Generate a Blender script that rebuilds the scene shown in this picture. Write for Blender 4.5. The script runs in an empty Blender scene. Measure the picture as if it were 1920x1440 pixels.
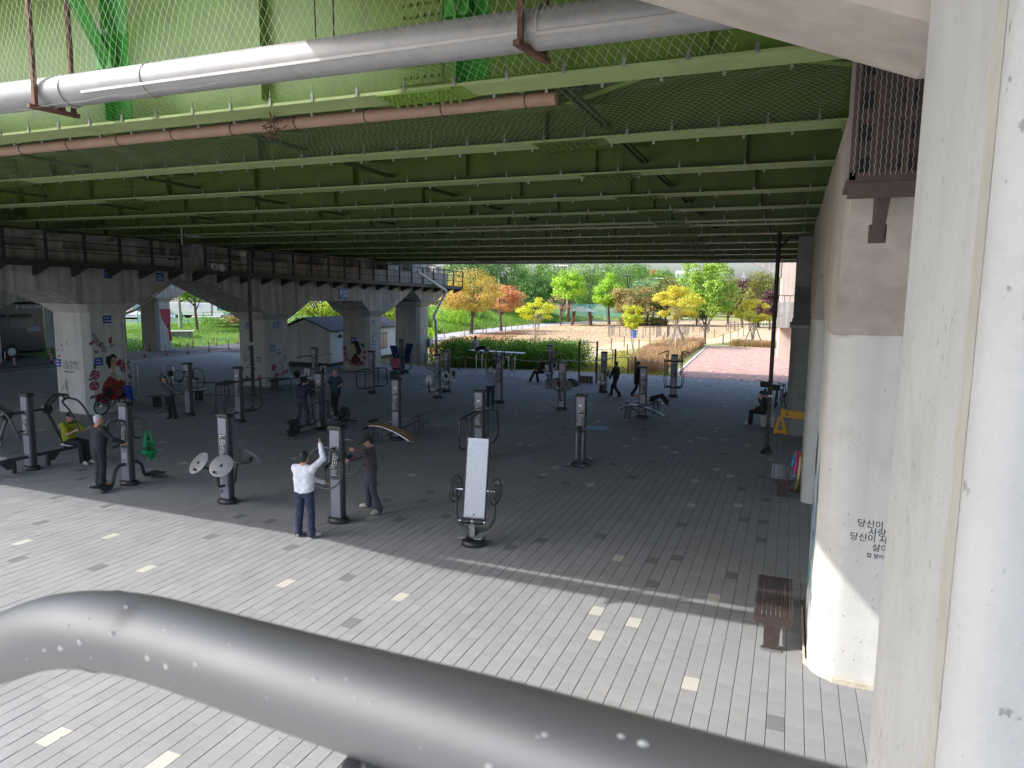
import bpy, math, random
import numpy as np
from mathutils import Vector, Matrix
random.seed(7); np.random.seed(7)
R = math.radians
S = bpy.context.scene
col = S.collection

# ---------------------------------------------------------------- camera
YAW, PITCH, ROLL = 0.3787955, 0.1276537, 0.0124667
cd = bpy.data.cameras.new('camera'); cam = bpy.data.objects.new('camera', cd); col.objects.link(cam)
_F = Vector((-math.sin(YAW)*math.cos(PITCH), math.cos(YAW)*math.cos(PITCH), -math.sin(PITCH)))
_R0 = Vector((math.cos(YAW), math.sin(YAW), 0)); _U0 = _R0.cross(_F)
_R = _R0*math.cos(ROLL) + _U0*math.sin(ROLL); _U = -_R0*math.sin(ROLL) + _U0*math.cos(ROLL)
cam.matrix_world = Matrix(((_R.x, _U.x, -_F.x, 0), (_R.y, _U.y, -_F.y, 0), (_R.z, _U.z, -_F.z, 4.7736), (0, 0, 0, 1)))
cd.sensor_width = 36; cd.lens = 24.513; cd.clip_start = 0.05; cd.clip_end = 3000
cd.dof.use_dof = True; cd.dof.focus_distance = 16; cd.dof.aperture_fstop = 11
S.camera = cam

# ---------------------------------------------------------------- sky, sun, exposure
LIGHT = Vector((0.95, 0.55, -1.0))                       # the way sunlight travels
SUN_EL = math.atan2(1, math.hypot(0.95, 0.55)); SUN_AZ = math.atan2(-0.95, -0.55)
W = bpy.data.worlds.new('World'); S.world = W; W.use_nodes = True
nt = W.node_tree; bg = nt.nodes['Background']
sk = nt.nodes.new('ShaderNodeTexSky'); sk.sky_type = 'NISHITA'; sk.sun_disc = False
sk.sun_elevation = SUN_EL; sk.sun_rotation = SUN_AZ; sk.air_density = 1.0; sk.dust_density = 3.5; sk.ozone_density = 3.0
nt.links.new(sk.outputs[0], bg.inputs[0]); bg.inputs[1].default_value = 0.15
sl = bpy.data.lights.new('sun', 'SUN'); sl.energy = 2.0; sl.angle = R(0.53); sl.color = (1, .985, .955)
so = bpy.data.objects.new('sun', sl); col.objects.link(so)
so.rotation_euler = LIGHT.to_track_quat('-Z', 'Y').to_euler(); so.location = (-30, -20, 40)
S.view_settings.view_transform = 'Standard'; S.view_settings.look = 'None'
S.view_settings.exposure = 1.4; S.view_settings.gamma = 1.0; S.view_settings.use_curve_mapping = False
S.render.engine = 'CYCLES'
S.cycles.max_bounces = 14; S.cycles.diffuse_bounces = 10; S.cycles.transparent_max_bounces = 8
S.cycles.sample_clamp_indirect = 6

# ---------------------------------------------------------------- materials
def srgb(r, g, b):
    f = lambda c: c/12.92 if c <= .04045 else ((c+.055)/1.055)**2.4
    return (f(r/255), f(g/255), f(b/255), 1)
MATS = {}
def mat(name, base, rough=.7, metal=0., var=.12, scale=6., bump=0., bscale=40., stain=None, stain_amt=.0, stain_scale=1.2,
        streak=0., isl=0., spec=None, coat=0., objvar=0., stretch=(1, 1, 1)):
    """principled surface with uneven tone, optional stains, vertical streaks, grain relief"""
    if name in MATS: return MATS[name]
    m = bpy.data.materials.new(name); m.use_nodes = True; MATS[name] = m
    n = m.node_tree.nodes; l = m.node_tree.links; p = n['Principled BSDF']
    base = tuple(base)[:3]
    tc = n.new('ShaderNodeTexCoord'); mp = n.new('ShaderNodeMapping'); l.new(tc.outputs['Object'], mp.inputs[0])
    mp.inputs['Scale'].default_value = stretch
    no = n.new('ShaderNodeTexNoise'); no.inputs['Scale'].default_value = scale; no.inputs['Detail'].default_value = 6
    no.inputs['Roughness'].default_value = .65
    l.new(mp.outputs[0], no.inputs['Vector'])
    mr = n.new('ShaderNodeMapRange'); mr.inputs[1].default_value = .25; mr.inputs[2].default_value = .75
    mr.inputs[3].default_value = 1-var; mr.inputs[4].default_value = 1+var; l.new(no.outputs['Fac'], mr.inputs[0])
    fac = mr.outputs[0]
    def mul(a, b):
        q = n.new('ShaderNodeMath'); q.operation = 'MULTIPLY'; l.new(a, q.inputs[0])
        if isinstance(b, float): q.inputs[1].default_value = b
        else: l.new(b, q.inputs[1])
        return q.outputs[0]
    if isl or objvar:
        g = n.new('ShaderNodeNewGeometry'); oi = n.new('ShaderNodeObjectInfo')
        r2 = n.new('ShaderNodeMapRange'); a = isl or objvar
        r2.inputs[3].default_value = 1-a; r2.inputs[4].default_value = 1+a
        l.new(g.outputs['Random Per Island'] if isl else oi.outputs['Random'], r2.inputs[0]); fac = mul(fac, r2.outputs[0])
    if streak:
        mp2 = n.new('ShaderNodeMapping'); mp2.inputs['Scale'].default_value = (2.2, 2.2, .12); l.new(tc.outputs['Object'], mp2.inputs[0])
        n3 = n.new('ShaderNodeTexNoise'); n3.inputs['Scale'].default_value = 1.6; n3.inputs['Detail'].default_value = 5; l.new(mp2.outputs[0], n3.inputs['Vector'])
        r3 = n.new('ShaderNodeMapRange'); r3.inputs[1].default_value = .38; r3.inputs[2].default_value = .62
        r3.inputs[3].default_value = 1-streak; r3.inputs[4].default_value = 1.05; l.new(n3.outputs['Fac'], r3.inputs[0]); fac = mul(fac, r3.outputs[0])
    mx = n.new('ShaderNodeVectorMath'); mx.operation = 'SCALE'; mx.inputs[0].default_value = base; l.new(fac, mx.inputs['Scale'])
    out = mx.outputs[0]
    if stain:
        n4 = n.new('ShaderNodeTexNoise'); n4.inputs['Scale'].default_value = stain_scale; n4.inputs['Detail'].default_value = 8; n4.inputs['Roughness'].default_value = .7
        l.new(mp.outputs[0], n4.inputs['Vector'])
        r4 = n.new('ShaderNodeMapRange'); r4.inputs[1].default_value = .52; r4.inputs[2].default_value = .72; r4.inputs[4].default_value = stain_amt; l.new(n4.outputs['Fac'], r4.inputs[0])
        mi = n.new('ShaderNodeMixRGB'); l.new(r4.outputs[0], mi.inputs[0]); l.new(out, mi.inputs[1]); mi.inputs[2].default_value = (*tuple(stain)[:3], 1); out = mi.outputs[0]
    l.new(out, p.inputs['Base Color'])
    p.inputs['Roughness'].default_value = rough; p.inputs['Metallic'].default_value = metal
    if spec is not None: p.inputs['Specular IOR Level'].default_value = spec
    if coat: p.inputs['Coat Weight'].default_value = coat; p.inputs['Coat Roughness'].default_value = .2
    if rough > .2:
        rr = n.new('ShaderNodeMapRange'); rr.inputs[3].default_value = max(.05, rough-.1); rr.inputs[4].default_value = min(1, rough+.1); l.new(no.outputs['Fac'], rr.inputs[0]); l.new(rr.outputs[0], p.inputs['Roughness'])
    if bump:
        nb = n.new('ShaderNodeTexNoise'); nb.inputs['Scale'].default_value = bscale; nb.inputs['Detail'].default_value = 5; l.new(mp.outputs[0], nb.inputs['Vector'])
        b = n.new('ShaderNodeBump'); b.inputs['Strength'].default_value = bump; b.inputs['Distance'].default_value = .02; l.new(nb.outputs['Fac'], b.inputs['Height']); l.new(b.outputs[0], p.inputs['Normal'])
    return m
def leafmat(name, cols, pos_scale=.5, trans=.35):
    """foliage: every leaf picks a tone between the given colours, whole sprays drift together"""
    if name in MATS: return MATS[name]
    m = bpy.data.materials.new(name); m.use_nodes = True; MATS[name] = m
    n = m.node_tree.nodes; l = m.node_tree.links; p = n['Principled BSDF']
    g = n.new('ShaderNodeNewGeometry'); no = n.new('ShaderNodeTexNoise'); no.inputs['Scale'].default_value = pos_scale; no.inputs['Detail'].default_value = 2
    tc = n.new('ShaderNodeTexCoord'); l.new(tc.outputs['Object'], no.inputs['Vector'])
    a = n.new('ShaderNodeMapRange'); a.inputs[1].default_value = .3; a.inputs[2].default_value = .7; l.new(no.outputs['Fac'], a.inputs[0])
    mm = n.new('ShaderNodeMath'); mm.operation = 'MULTIPLY_ADD'; mm.inputs[1].default_value = .5; l.new(g.outputs['Random Per Island'], mm.inputs[0])
    hh = n.new('ShaderNodeMath'); hh.operation = 'MULTIPLY'; hh.inputs[1].default_value = .5; l.new(a.outputs[0], hh.inputs[0]); l.new(hh.outputs[0], mm.inputs[2])
    cr = n.new('ShaderNodeValToRGB'); e = cr.color_ramp.elements
    while len(e) < len(cols): e.new(.5)
    for i, c in enumerate(cols): e[i].position = i/(len(cols)-1) if len(cols) > 1 else 0; e[i].color = (*c[:3], 1)
    l.new(mm.outputs[0], cr.inputs[0]); l.new(cr.outputs[0], p.inputs['Base Color']); p.inputs['Roughness'].default_value = .6
    t = n.new('ShaderNodeBsdfTranslucent'); l.new(cr.outputs[0], t.inputs[0]); ms = n.new('ShaderNodeMixShader'); ms.inputs[0].default_value = trans
    l.new(p.outputs[0], ms.inputs[1]); l.new(t.outputs[0], ms.inputs[2]); l.new(ms.outputs[0], n['Material Output'].inputs[0])
    return m
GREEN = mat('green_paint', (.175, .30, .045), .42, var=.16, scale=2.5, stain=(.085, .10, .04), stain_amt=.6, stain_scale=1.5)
GREEN_SHADED = mat('shaded_green_paint', (.098, .145, .026), .45, var=.16, scale=2.5, stain=(.06, .075, .03), stain_amt=.6, stain_scale=1.5)  # bridge green darkened, the shade on inner girders put into the colour
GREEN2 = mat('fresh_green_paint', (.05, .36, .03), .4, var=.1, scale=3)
CONC = mat('pier_concrete', (.40, .385, .35), .85, var=.16, scale=3, bump=.25, bscale=30, stain=(.19, .17, .14), stain_amt=.5, stain_scale=1.0, streak=.3)
CONCD = mat('aged_concrete', (.47, .445, .41), .85, var=.2, scale=2, bump=.25, bscale=30, stain=(.26, .21, .17), stain_amt=.6, stain_scale=.8, streak=.38)
WHITE = mat('white_painted_concrete', (.56, .55, .515), .75, var=.06, scale=2.5, bump=.2, bscale=22, stain=(.46, .43, .35), stain_amt=.6, stain_scale=1.1, streak=.06)
BEIGE = mat('beige_painted_concrete', (.52, .455, .39), .75, var=.08, scale=2.5, bump=.15, bscale=22, stain=(.36, .29, .22), stain_amt=.5, stain_scale=1.2, streak=.12)
STEEL = mat('galvanised_steel', (.42, .42, .43), .38, metal=.85, var=.2, scale=8, stain=(.30, .2, .12), stain_amt=.35, stain_scale=2.5)
PIPEM = mat('zinc_pipe', (.38, .375, .37), .5, metal=.35, var=.18, scale=5, stain=(.30, .26, .22), stain_amt=.5, stain_scale=2.5)
PVC = mat('brown_pipe', (.33, .21, .15), .6, var=.15, scale=5, stain=(.25, .12, .06), stain_amt=.6, stain_scale=2)
RUST = mat('rusty_steel', (.13, .065, .04), .8, var=.3, scale=9, stain=(.28, .14, .07), stain_amt=.5, stain_scale=4)
BROWNST = mat('brown_painted_steel', (.085, .058, .048), .6, var=.2, scale=6, stain=(.16, .12, .1), stain_amt=.4, stain_scale=5)
DARKST = mat('dark_painted_steel', (.035, .033, .032), .55, var=.2, scale=6)
MACH = mat('machine_grey_paint', (.062, .064, .068), .42, metal=.25, var=.12, scale=8, coat=.15)
BLACKP = mat('black_plastic', (.022, .022, .024), .42, var=.15, scale=12)
SILVER = mat('anodised_panel', (.255, .262, .315), .42, metal=.35, var=.07, scale=4)
BRUSH = mat('brushed_aluminium', (.40, .405, .43), .36, metal=.8, var=.35, scale=3, stretch=(14, .4, 14))
CHROME = mat('stainless_tube', (.6, .6, .6), .22, metal=1, var=.05)
RUBBER = mat('black_rubber', (.018, .018, .018), .7, var=.2)
INK = mat('panel_ink', (.05, .055, .06), .5, var=.05)
PRINT = mat('white_print', (.75, .75, .75), .6, var=.03)
DISC = mat('grey_disc', (.23, .23, .235), .5, metal=.2, var=.12, scale=10)
WOODB = mat('curved_board', (.48, .23, .09), .55, var=.2, scale=5, stretch=(1, 8, 1))
SEATW = mat('pale_seat_plastic', (.66, .66, .62), .45, var=.06)
BLUEP = mat('blue_sign', (.02, .07, .34), .5, var=.08)
REDK = mat('red_paint', (.40, .035, .03), .6, var=.2, scale=8)
YELL = mat('yellow_barrier', (.62, .31, .02), .5, var=.15, scale=6)
TEXTK = mat('black_lettering', (.02, .02, .022), .7, var=.02)

# ---------------------------------------------------------------- mesh helpers
class MB:
    def __init__(s): s.v = []; s.f = []; s.mi = []; s.m = 0
    def add(s, vs, fs):
        o = len(s.v); s.v.extend([tuple(p) for p in vs]); s.f.extend([tuple(i+o for i in f) for f in fs]); s.mi.extend([s.m]*len(fs)); return s
    def box(s, c, size, rz=0., M=None):
        x, y, z = (d/2 for d in size)
        P = [Vector((a*x, b*y, d*z)) for d in (-1, 1) for b in (-1, 1) for a in (-1, 1)]
        T = Matrix.Translation(c) @ (M.to_4x4() if M else Matrix.Rotation(rz, 4, 'Z'))
        return s.add([T @ p for p in P], [(0, 2, 3, 1), (4, 5, 7, 6), (0, 1, 5, 4), (2, 6, 7, 3), (0, 4, 6, 2), (1, 3, 7, 5)])
    def rbox(s, c, size, b=.01, rz=0., M=None):
        """box with chamfered vertical and horizontal edges"""
        hx, hy, hz = (d/2 for d in size); b = min(b, hx*.9, hy*.9, hz*.9)
        T = Matrix.Translation(c) @ (M.to_4x4() if M else Matrix.Rotation(rz, 4, 'Z'))
        def ring(ix, iy, z): return [(-ix+b, -iy, z), (ix-b, -iy, z), (ix, -iy+b, z), (ix, iy-b, z), (ix-b, iy, z), (-ix+b, iy, z), (-ix, iy-b, z), (-ix, -iy+b, z)]
        rs = [ring(hx-b, hy-b, -hz), ring(hx, hy, -hz+b), ring(hx, hy, hz-b), ring(hx-b, hy-b, hz)]
        vs = [T @ Vector(p) for r in rs for p in r]; fs = [tuple(range(7, -1, -1)), tuple(range(24, 32))]
        for k in range(3):
            for i in range(8): fs.append((k*8+i, k*8+(i+1) % 8, k*8+8+(i+1) % 8, k*8+8+i))
        return s.add(vs, fs)
    def prism(s, poly, vec):
        """closed polygon (3D points) pushed along vec"""
        n = len(poly); P = [Vector(p) for p in poly]; v = Vector(vec)
        nrm = Vector((0, 0, 0))
        for i in range(n): nrm += P[i].cross(P[(i+1) % n])
        fs = [tuple(range(n)), tuple(range(2*n-1, n-1, -1))] + [((i+1) % n, i, n+i, n+(i+1) % n) for i in range(n)]
        if nrm.dot(v) > 0: fs = [tuple(reversed(f)) for f in fs]
        return s.add(P+[p+v for p in P], fs)
    def tube(s, pts, r, n=10, closed=False, caps=True, up=None):
        P = [Vector(p) for p in pts]; m = len(P); rr = r if isinstance(r, (list, tuple)) else [r]*m
        prev = None; vs = []
        for i in range(m):
            if closed: t = P[(i+1) % m]-P[i-1]
            else: t = P[min(i+1, m-1)]-P[max(i-1, 0)]
            if t.length < 1e-9: t = Vector((0, 0, 1))
            t.normalize()
            if prev is None:
                a = Vector((0, 0, 1)) if abs(t.z) < .9 else Vector((1, 0, 0)); u = t.cross(a).normalized()
            else:
                u = prev-t*prev.dot(t); u = u.normalized() if u.length > 1e-6 else t.orthogonal().normalized()
            prev = u; w = t.cross(u)
            for k in range(n):
                an = 2*math.pi*k/n; vs.append(P[i]+(u*math.cos(an)+w*math.sin(an))*rr[i])
        fs = []
        for i in range(m if closed else m-1):
            j = (i+1) % m
            for k in range(n): fs.append((i*n+k, i*n+(k+1) % n, j*n+(k+1) % n, j*n+k))
        if caps and not closed: fs += [tuple(reversed(range(n))), tuple(range((m-1)*n, m*n))]
        return s.add(vs, fs)
    def cyl(s, a, b, r, n=12, r2=None): return s.tube([a, b], [r, r if r2 is None else r2], n)
    def lathe(s, prof, n=16, T=None, full=True):
        """(radius, height) profile turned about Z"""
        T = T or Matrix.Identity(4); vs = []; fs = []
        for r, z in prof:
            for k in range(n): a = 2*math.pi*k/n; vs.append(T @ Vector((r*math.cos(a), r*math.sin(a), z)))
        for i in range(len(prof)-1):
            for k in range(n): fs.append((i*n+k, i*n+(k+1) % n, (i+1)*n+(k+1) % n, (i+1)*n+k))
        fs += [tuple(reversed(range(n))), tuple(range((len(prof)-1)*n, len(prof)*n))]
        return s.add(vs, fs)
    def ring(s, c, ax, Rr, r, n=28, m=8):
        ax = Vector(ax).normalized(); u = ax.orthogonal().normalized(); w = ax.cross(u); c = Vector(c)
        return s.tube([c+(u*math.cos(2*math.pi*k/n)+w*math.sin(2*math.pi*k/n))*Rr for k in range(n)], r, m, closed=True)
    def ball(s, c, r, n=10, sc=(1, 1, 1)):
        prof = [(max(1e-4, math.sin(math.pi*i/6))*r, -math.cos(math.pi*i/6)*r) for i in range(7)]
        T = Matrix.Translation(c) @ Matrix.Diagonal((*sc, 1)); return s.lathe(prof, n, T)
    def quad(s, *p): return s.add(p, [(0, 1, 2, 3)])
    def build(s, name, m=None, parent=None, smooth=True, ang=35):
        me = bpy.data.meshes.new(name); me.from_pydata(s.v, [], s.f)
        if m is not None:
            for q in (m if isinstance(m, (list, tuple)) else [m]): me.materials.append(q)
        if any(s.mi): me.polygons.foreach_set('material_index', s.mi)
        if smooth:
            me.polygons.foreach_set('use_smooth', [True]*len(me.polygons)); me.set_sharp_from_angle(angle=R(ang))
        me.update(); o = bpy.data.objects.new(name, me); col.objects.link(o)
        if parent is not None: o.parent = parent
        return o
def np_mesh(name, V, Fq, m, parent=None, k=4, mi=None, smooth=False):
    """mesh straight from arrays: V (n,3), Fq (f,k)"""
    me = bpy.data.meshes.new(name); V = np.asarray(V, np.float32); Fq = np.asarray(Fq, np.int32)
    me.vertices.add(len(V)); me.vertices.foreach_set('co', V.ravel())
    me.loops.add(Fq.size); me.loops.foreach_set('vertex_index', Fq.ravel())
    me.polygons.add(len(Fq)); me.polygons.foreach_set('loop_start', np.arange(0, Fq.size, k, dtype=np.int32))
    for q in (m if isinstance(m, (list, tuple)) else [m]): me.materials.append(q)
    if mi is not None: me.polygons.foreach_set('material_index', np.asarray(mi, np.int32))
    me.polygons.foreach_set('use_smooth', np.full(len(Fq), bool(smooth)))
    me.update(calc_edges=True); me.validate()
    o = bpy.data.objects.new(name, me); col.objects.link(o)
    if parent is not None: o.parent = parent
    return o
def tag(o, label=None, cat=None, group=None, kind=None):
    for k, v in (('label', label), ('category', cat), ('group', group), ('kind', kind)):
        if v: o[k] = v
    return o
def thing(name, label, cat, loc=(0, 0, 0), rz=0., group=None):
    o = bpy.data.objects.new(name, None); col.objects.link(o); o.location = loc; o.rotation_euler = (0, 0, rz)
    o.empty_display_size = .2
    return tag(o, label, cat, group)
def kids(o): return list(o.children)
def dup(o, loc, rz=None, label=None, group=None):
    r = o.copy(); col.objects.link(r); r.location = loc
    if rz is not None: r.rotation_euler = (0, 0, rz)
    if label: r['label'] = label
    if group: r['group'] = group
    def rec(src, dst):
        for ch in kids(src):
            c = ch.copy(); col.objects.link(c); c.parent = dst; rec(ch, c)
    rec(o, r); return r
def fillet(pts, r=.08, n=5):
    P = [Vector(p) for p in pts]; out = [P[0]]
    for i in range(1, len(P)-1):
        a = P[i-1]-P[i]; b = P[i+1]-P[i]; d = min(r, a.length*.45, b.length*.45)
        p0 = P[i]+a.normalized()*d; p1 = P[i]+b.normalized()*d
        for k in range(n+1):
            t = k/n; out.append(p0*(1-t)**2+P[i]*2*t*(1-t)+p1*t*t)
    out.append(P[-1]); return out
def textobj(name, body, size, m, parent, M, extrude=.001, align='LEFT'):
    cu = bpy.data.curves.new(name, 'FONT'); cu.body = body; cu.size = size; cu.extrude = extrude; cu.align_x = align; cu.space_line = .9
    o = bpy.data.objects.new(name, cu); col.objects.link(o); cu.materials.append(m)
    o.matrix_world = M; me = bpy.data.meshes.new_from_object(o.evaluated_get(bpy.context.evaluated_depsgraph_get())); bpy.data.objects.remove(o)
    o = bpy.data.objects.new(name, me); col.objects.link(o)
    if not me.materials: me.materials.append(m)
    o.parent = parent; o.matrix_local = M; return o
def frame(o, x, y):
    """matrix with origin o, local X along x, local Y along y"""
    x = Vector(x).normalized(); y = Vector(y).normalized(); z = x.cross(y)
    return Matrix(((x.x, y.x, z.x, o[0]), (x.y, y.y, z.y, o[1]), (x.z, y.z, z.z, o[2]), (0, 0, 0, 1)))

# ================================================================ GROUND
def sheet(name, poly, z, m, kind='structure', n=1):
    me = bpy.data.meshes.new(name); me.from_pydata([(x, y, z) for x, y in poly], [], [tuple(range(len(poly)))]); me.materials.append(m)
    o = bpy.data.objects.new(name, me); col.objects.link(o); return tag(o, kind=kind)
SOIL = mat('soil', (.16, .12, .075), .95, var=.25, scale=.3, stain=(.07, .10, .03), stain_amt=.6, stain_scale=.05)
TURF = mat('dormant_turf', (.47, .335, .205), .95, var=.16, scale=.9, bump=.6, bscale=6, stain=(.36, .25, .13), stain_amt=.7, stain_scale=.35, stretch=(.35, 1.2, 1))
SANDP = mat('sandy_path_soil', (.52, .42, .25), .95, var=.1, scale=1, bump=.3, bscale=10)
LAWN = mat('lawn_grass', (.10, .19, .03), .95, var=.35, scale=1.3, bump=.8, bscale=9, stain=(.22, .24, .06), stain_amt=.6, stain_scale=.4)
YLAWN = mat('yellowing_grass', (.27, .27, .085), .95, var=.3, scale=1.5, bump=.7, bscale=9, stain=(.12, .2, .035), stain_amt=.7, stain_scale=.8)
ASPH = mat('asphalt', (.075, .076, .08), .9, var=.15, scale=1.5, bump=.3, bscale=60)
PALEASPH = mat('pale_asphalt', (.36, .36, .37), .9, var=.1, scale=1.2)
LITTER = mat('leaf_litter', (.30, .15, .07), .95, var=.4, scale=5, bump=.6, bscale=14)
JOINT = mat('joint_sand', (.07, .068, .065), .95, var=.2, scale=8)
PAVE = mat('paver_grey', (.255, .257, .257), .85, var=.10, scale=1.1, isl=.05, bump=.35, bscale=160, stain=(.215, .213, .205), stain_amt=.5, stain_scale=.5)
PAVE1 = mat('paver_grey_single', (.255, .257, .257), .85, var=.10, scale=2.5, objvar=.05, bump=.35, bscale=160, stain=(.21, .2, .185), stain_amt=.3, stain_scale=2)
PAVEL = mat('paver_cream', (.44, .425, .37), .85, var=.06, scale=6, bump=.3, bscale=160)
PAVED = mat('paver_charcoal', (.155, .155, .158), .85, var=.08, scale=6, bump=.3, bscale=160)
PAVER = mat('paver_red', (.46, .285, .235), .85, var=.1, scale=1.5, isl=.12, bump=.3, bscale=100)
PAVERL = mat('paver_pale_red', (.6, .46, .39), .85, var=.08, scale=6)
PAVERD = mat('paver_dark_red', (.20, .105, .09), .85, var=.08, scale=6)
sheet('terrain', [(-900, -200), (900, -200), (900, 1500), (-900, 1500)], -.06, SOIL)
pavement = sheet('pavement', [(-42.2, -8), (3.6, -8), (3.6, 42.3), (-2, 42.3), (-6.2, 42.3), (-9.5, 42.3), (-13.5, 42.0), (-20.6, 40.6), (-42.2, 44)], -.012, JOINT)
sheet('plaza_ground', [(-42.1, -70), (60, -70), (60, 42), (3.7, 42), (3.7, 1.9), (-42.1, 1.9)], -.006, mat('plaza_concrete', (.36, .355, .345), .85, var=.1, scale=.8))
brickwalk = sheet('brick_walkway', [(-6.35, 42.32), (3.6, 42.32), (3.6, 71.2), (-7.5, 71.2)], -.011, JOINT)
sheet('lawn', [(-37, 41.3), (-20.6, 40.7), (-13.5, 42.1), (-9.5, 42.4), (-6.4, 42.4), (-7.6, 71.3), (8, 71.3), (8, 320), (-140, 320), (-140, 110), (-37, 60)], -.03, YLAWN)
sheet('turf_field', [(-36, 64), (-22, 46.5), (-15.5, 46), (-16.6, 57), (-17.2, 72.5), (-13.4, 78), (-8.6, 84), (-7.6, 104), (-6.6, 150), (-16, 152), (-27, 140), (-36.5, 112), (-36.5, 80)], -.024, TURF)
sheet('turf_strip', [(-5.8, 79.5), (8, 79.5), (8, 160), (-4.0, 160), (-4.0, 130)], -.0235, TURF)
sheet('sandy_path', [(-15.4, 42.0), (-13.4, 42.4), (-14.2, 46), (-14.6, 57), (-12.6, 66), (-9.5, 71.5), (-7.4, 73.6), (-5.9, 79.5), (-4.2, 129), (-4.2, 160), (-6.4, 160), (-7.2, 104), (-8.1, 86), (-9.4, 80), (-12.4, 76), (-17.0, 72.2), (-16.4, 57), (-16.2, 46)], -.018, SANDP)
sheet('park_path', [(-32, 60), (-34.4, 68), (-34.6, 86), (-35.2, 104), (-33.8, 118), (-30, 128), (-31, 132), (-36.5, 130), (-39.5, 112), (-40, 97), (-39.2, 80), (-38, 66), (-36, 58)], -.02, PALEASPH)
sheet('leaf_litter_ground', [(-36, 60), (-24, 47), (-21, 48), (-25, 56), (-29, 72), (-31, 84), (-34.5, 88), (-34, 70)], -.0215, LITTER)
sheet('road', [(-54, -60), (-43.0, -60), (-43.0, 55), (-45, 75), (-49, 75), (-47.4, 55), (-47.4, 39), (-54, 39)], -.016, ASPH)
sheet('cycle_lane', [(-42.95, -60), (-42.2, -60), (-42.2, 56), (-42.95, 56)], -.014, mat('cycle_lane_red', (.20, .10, .09), .9, var=.15, scale=2))
sheet('road_edge_line', [(-43.06, -60), (-42.93, -60), (-42.93, 56), (-43.06, 56)], -.0105, mat('road_line_paint', (.5, .48, .46), .8, var=.2, scale=3))
# ---- grass bank rising to the main road beyond
def bank():
    V = []; F = []; nx, ny = 44, 40
    for j in range(ny+1):
        for i in range(nx+1):
            u = i/nx; v = j/ny
            x = -47.6-u*42; y = 38.2+v*52
            h = .50*min(1, max(0, (u*42-1.0)/11))**.8+.07*math.sin(x*.8+y*.33)*min(1, u*4)+.05*math.sin(x*2.1-y*1.7)*min(1, u*4)
            V.append((x, y, h-.02))
    for j in range(ny):
        for i in range(nx): a = j*(nx+1)+i; F.append((a+1, a, a+nx+1, a+nx+2))
    o = np_mesh('grass_bank', V, F, LAWN, smooth=True); tag(o, kind='structure')
bank()
def slope():
    V = []; F = []; nx, ny = 30, 40
    for j in range(ny+1):
        for i in range(nx+1):
            u = i/nx; v = j/ny
            x = -39.6-u*26; y = 62+v*90
            if v > .5: x += (v-.5)*16
            h = 2.3*(min(1, u*2.2))**.9+.15*math.sin(x*.7+y*.31)*min(1, u*5)
            V.append((x, y, h-.05))
    for j in range(ny):
        for i in range(nx): a = j*(nx+1)+i; F.append((a+1, a, a+nx+1, a+nx+2))
    o = np_mesh('park_slope', V, F, LAWN, smooth=True); tag(o, kind='structure')
slope()
sheet('main_road', [(-120, 60), (-88, 84), (-84, 100), (-130, 130)], 0.56, PALEASPH)

# ---- pavers: 0.2 x 0.3 m, columns along the depth, staggered
LP = [(-7.2, 4.7), (-5.8, 4.8), (-10.1, 8.3), (-12.2, 9.4), (-13.4, 8.3), (-7.6, 8.8), (-5.5, 9.2), (-2.5, 9.8), (-1.9, 9.7), (-2.3, 9.1), (-0.9, 8.3), (-2.7, 12.1), (-0.9, 11.1), (-1.9, 16.0), (-0.9, 16.5), (-2.1, 18.4), (-1.7, 19.7), (-1.3, 19.3), (-3.1, 21.5), (-2.9, 23.3), (-2.7, 24.1), (-2.5, 24.1), (-1.9, 24.2), (-6.0, 17.3), (-5.9, 18.2), (-4.8, 21.8), (-4.8, 22.9), (-3.5, 22.1), (-11.9, 19.9), (-13.9, 25.3), (-13.4, 25.8), (-13.0, 23.0), (-11.1, 16.7), (-11.8, 22.2), (-13.2, 15.9), (-9.1, 15.7), (-8.2, 12.3), (-18.3, 15.9), (-17.5, 15.0), (-16.8, 14.2), (-15.5, 14.1), (-7.5, 6.3), (-7.9, 20.5), (-7.6, 20.6), (-9.2, 25.5), (-0.4, 21.8), (-7.5, 37.8), (-9.1, 35.7), (-16.4, 27.8), (-1.1, 23.5), (-4.0, 29.7), (-16.1, 17.1), (-4.6, 16.9), (-6.8, 16.0)]
DP = [(-12.6, 7.9), (-10.9, 8.0), (-14.1, 9.3), (-13.9, 10.5), (-10.7, 11.3), (-9.9, 11.1), (-10.3, 9.9), (-8.6, 10.2), (-5.8, 8.1), (-6.8, 9.4), (-4.3, 12.4), (-3.3, 13.1), (-2.1, 12.2), (-1.7, 12.6), (-1.9, 11.3), (-0.7, 12.1), (-0.7, 15.4), (-0.3, 15.3), (-0.3, 14.2), (-1.9, 14.6), (0.1, 8.0), (-0.9, 17.9), (-0.3, 17.2), (-1.7, 22.0), (-1.7, 25.0), (-4.6, 23.8), (-3.5, 19.8), (-16.6, 11.9), (-17.4, 12.6), (-9.5, 14.5), (-8.6, 13.5), (-7.5, 12.4), (-7.7, 13.8), (-7.9, 14.4), (-6.8, 13.1), (-7.9, 15.7), (-4.5, 19.2), (-5.1, 16.7), (-7.2, 22.6), (-7.4, 22.0), (-4.7, 11.7), (-0.5, 19.6), (-3.7, 17.9), (-5.8, 12.3), (-5.7, 12.7), (-5.9, 16.8)]
PX, PY = .2, .3
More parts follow.
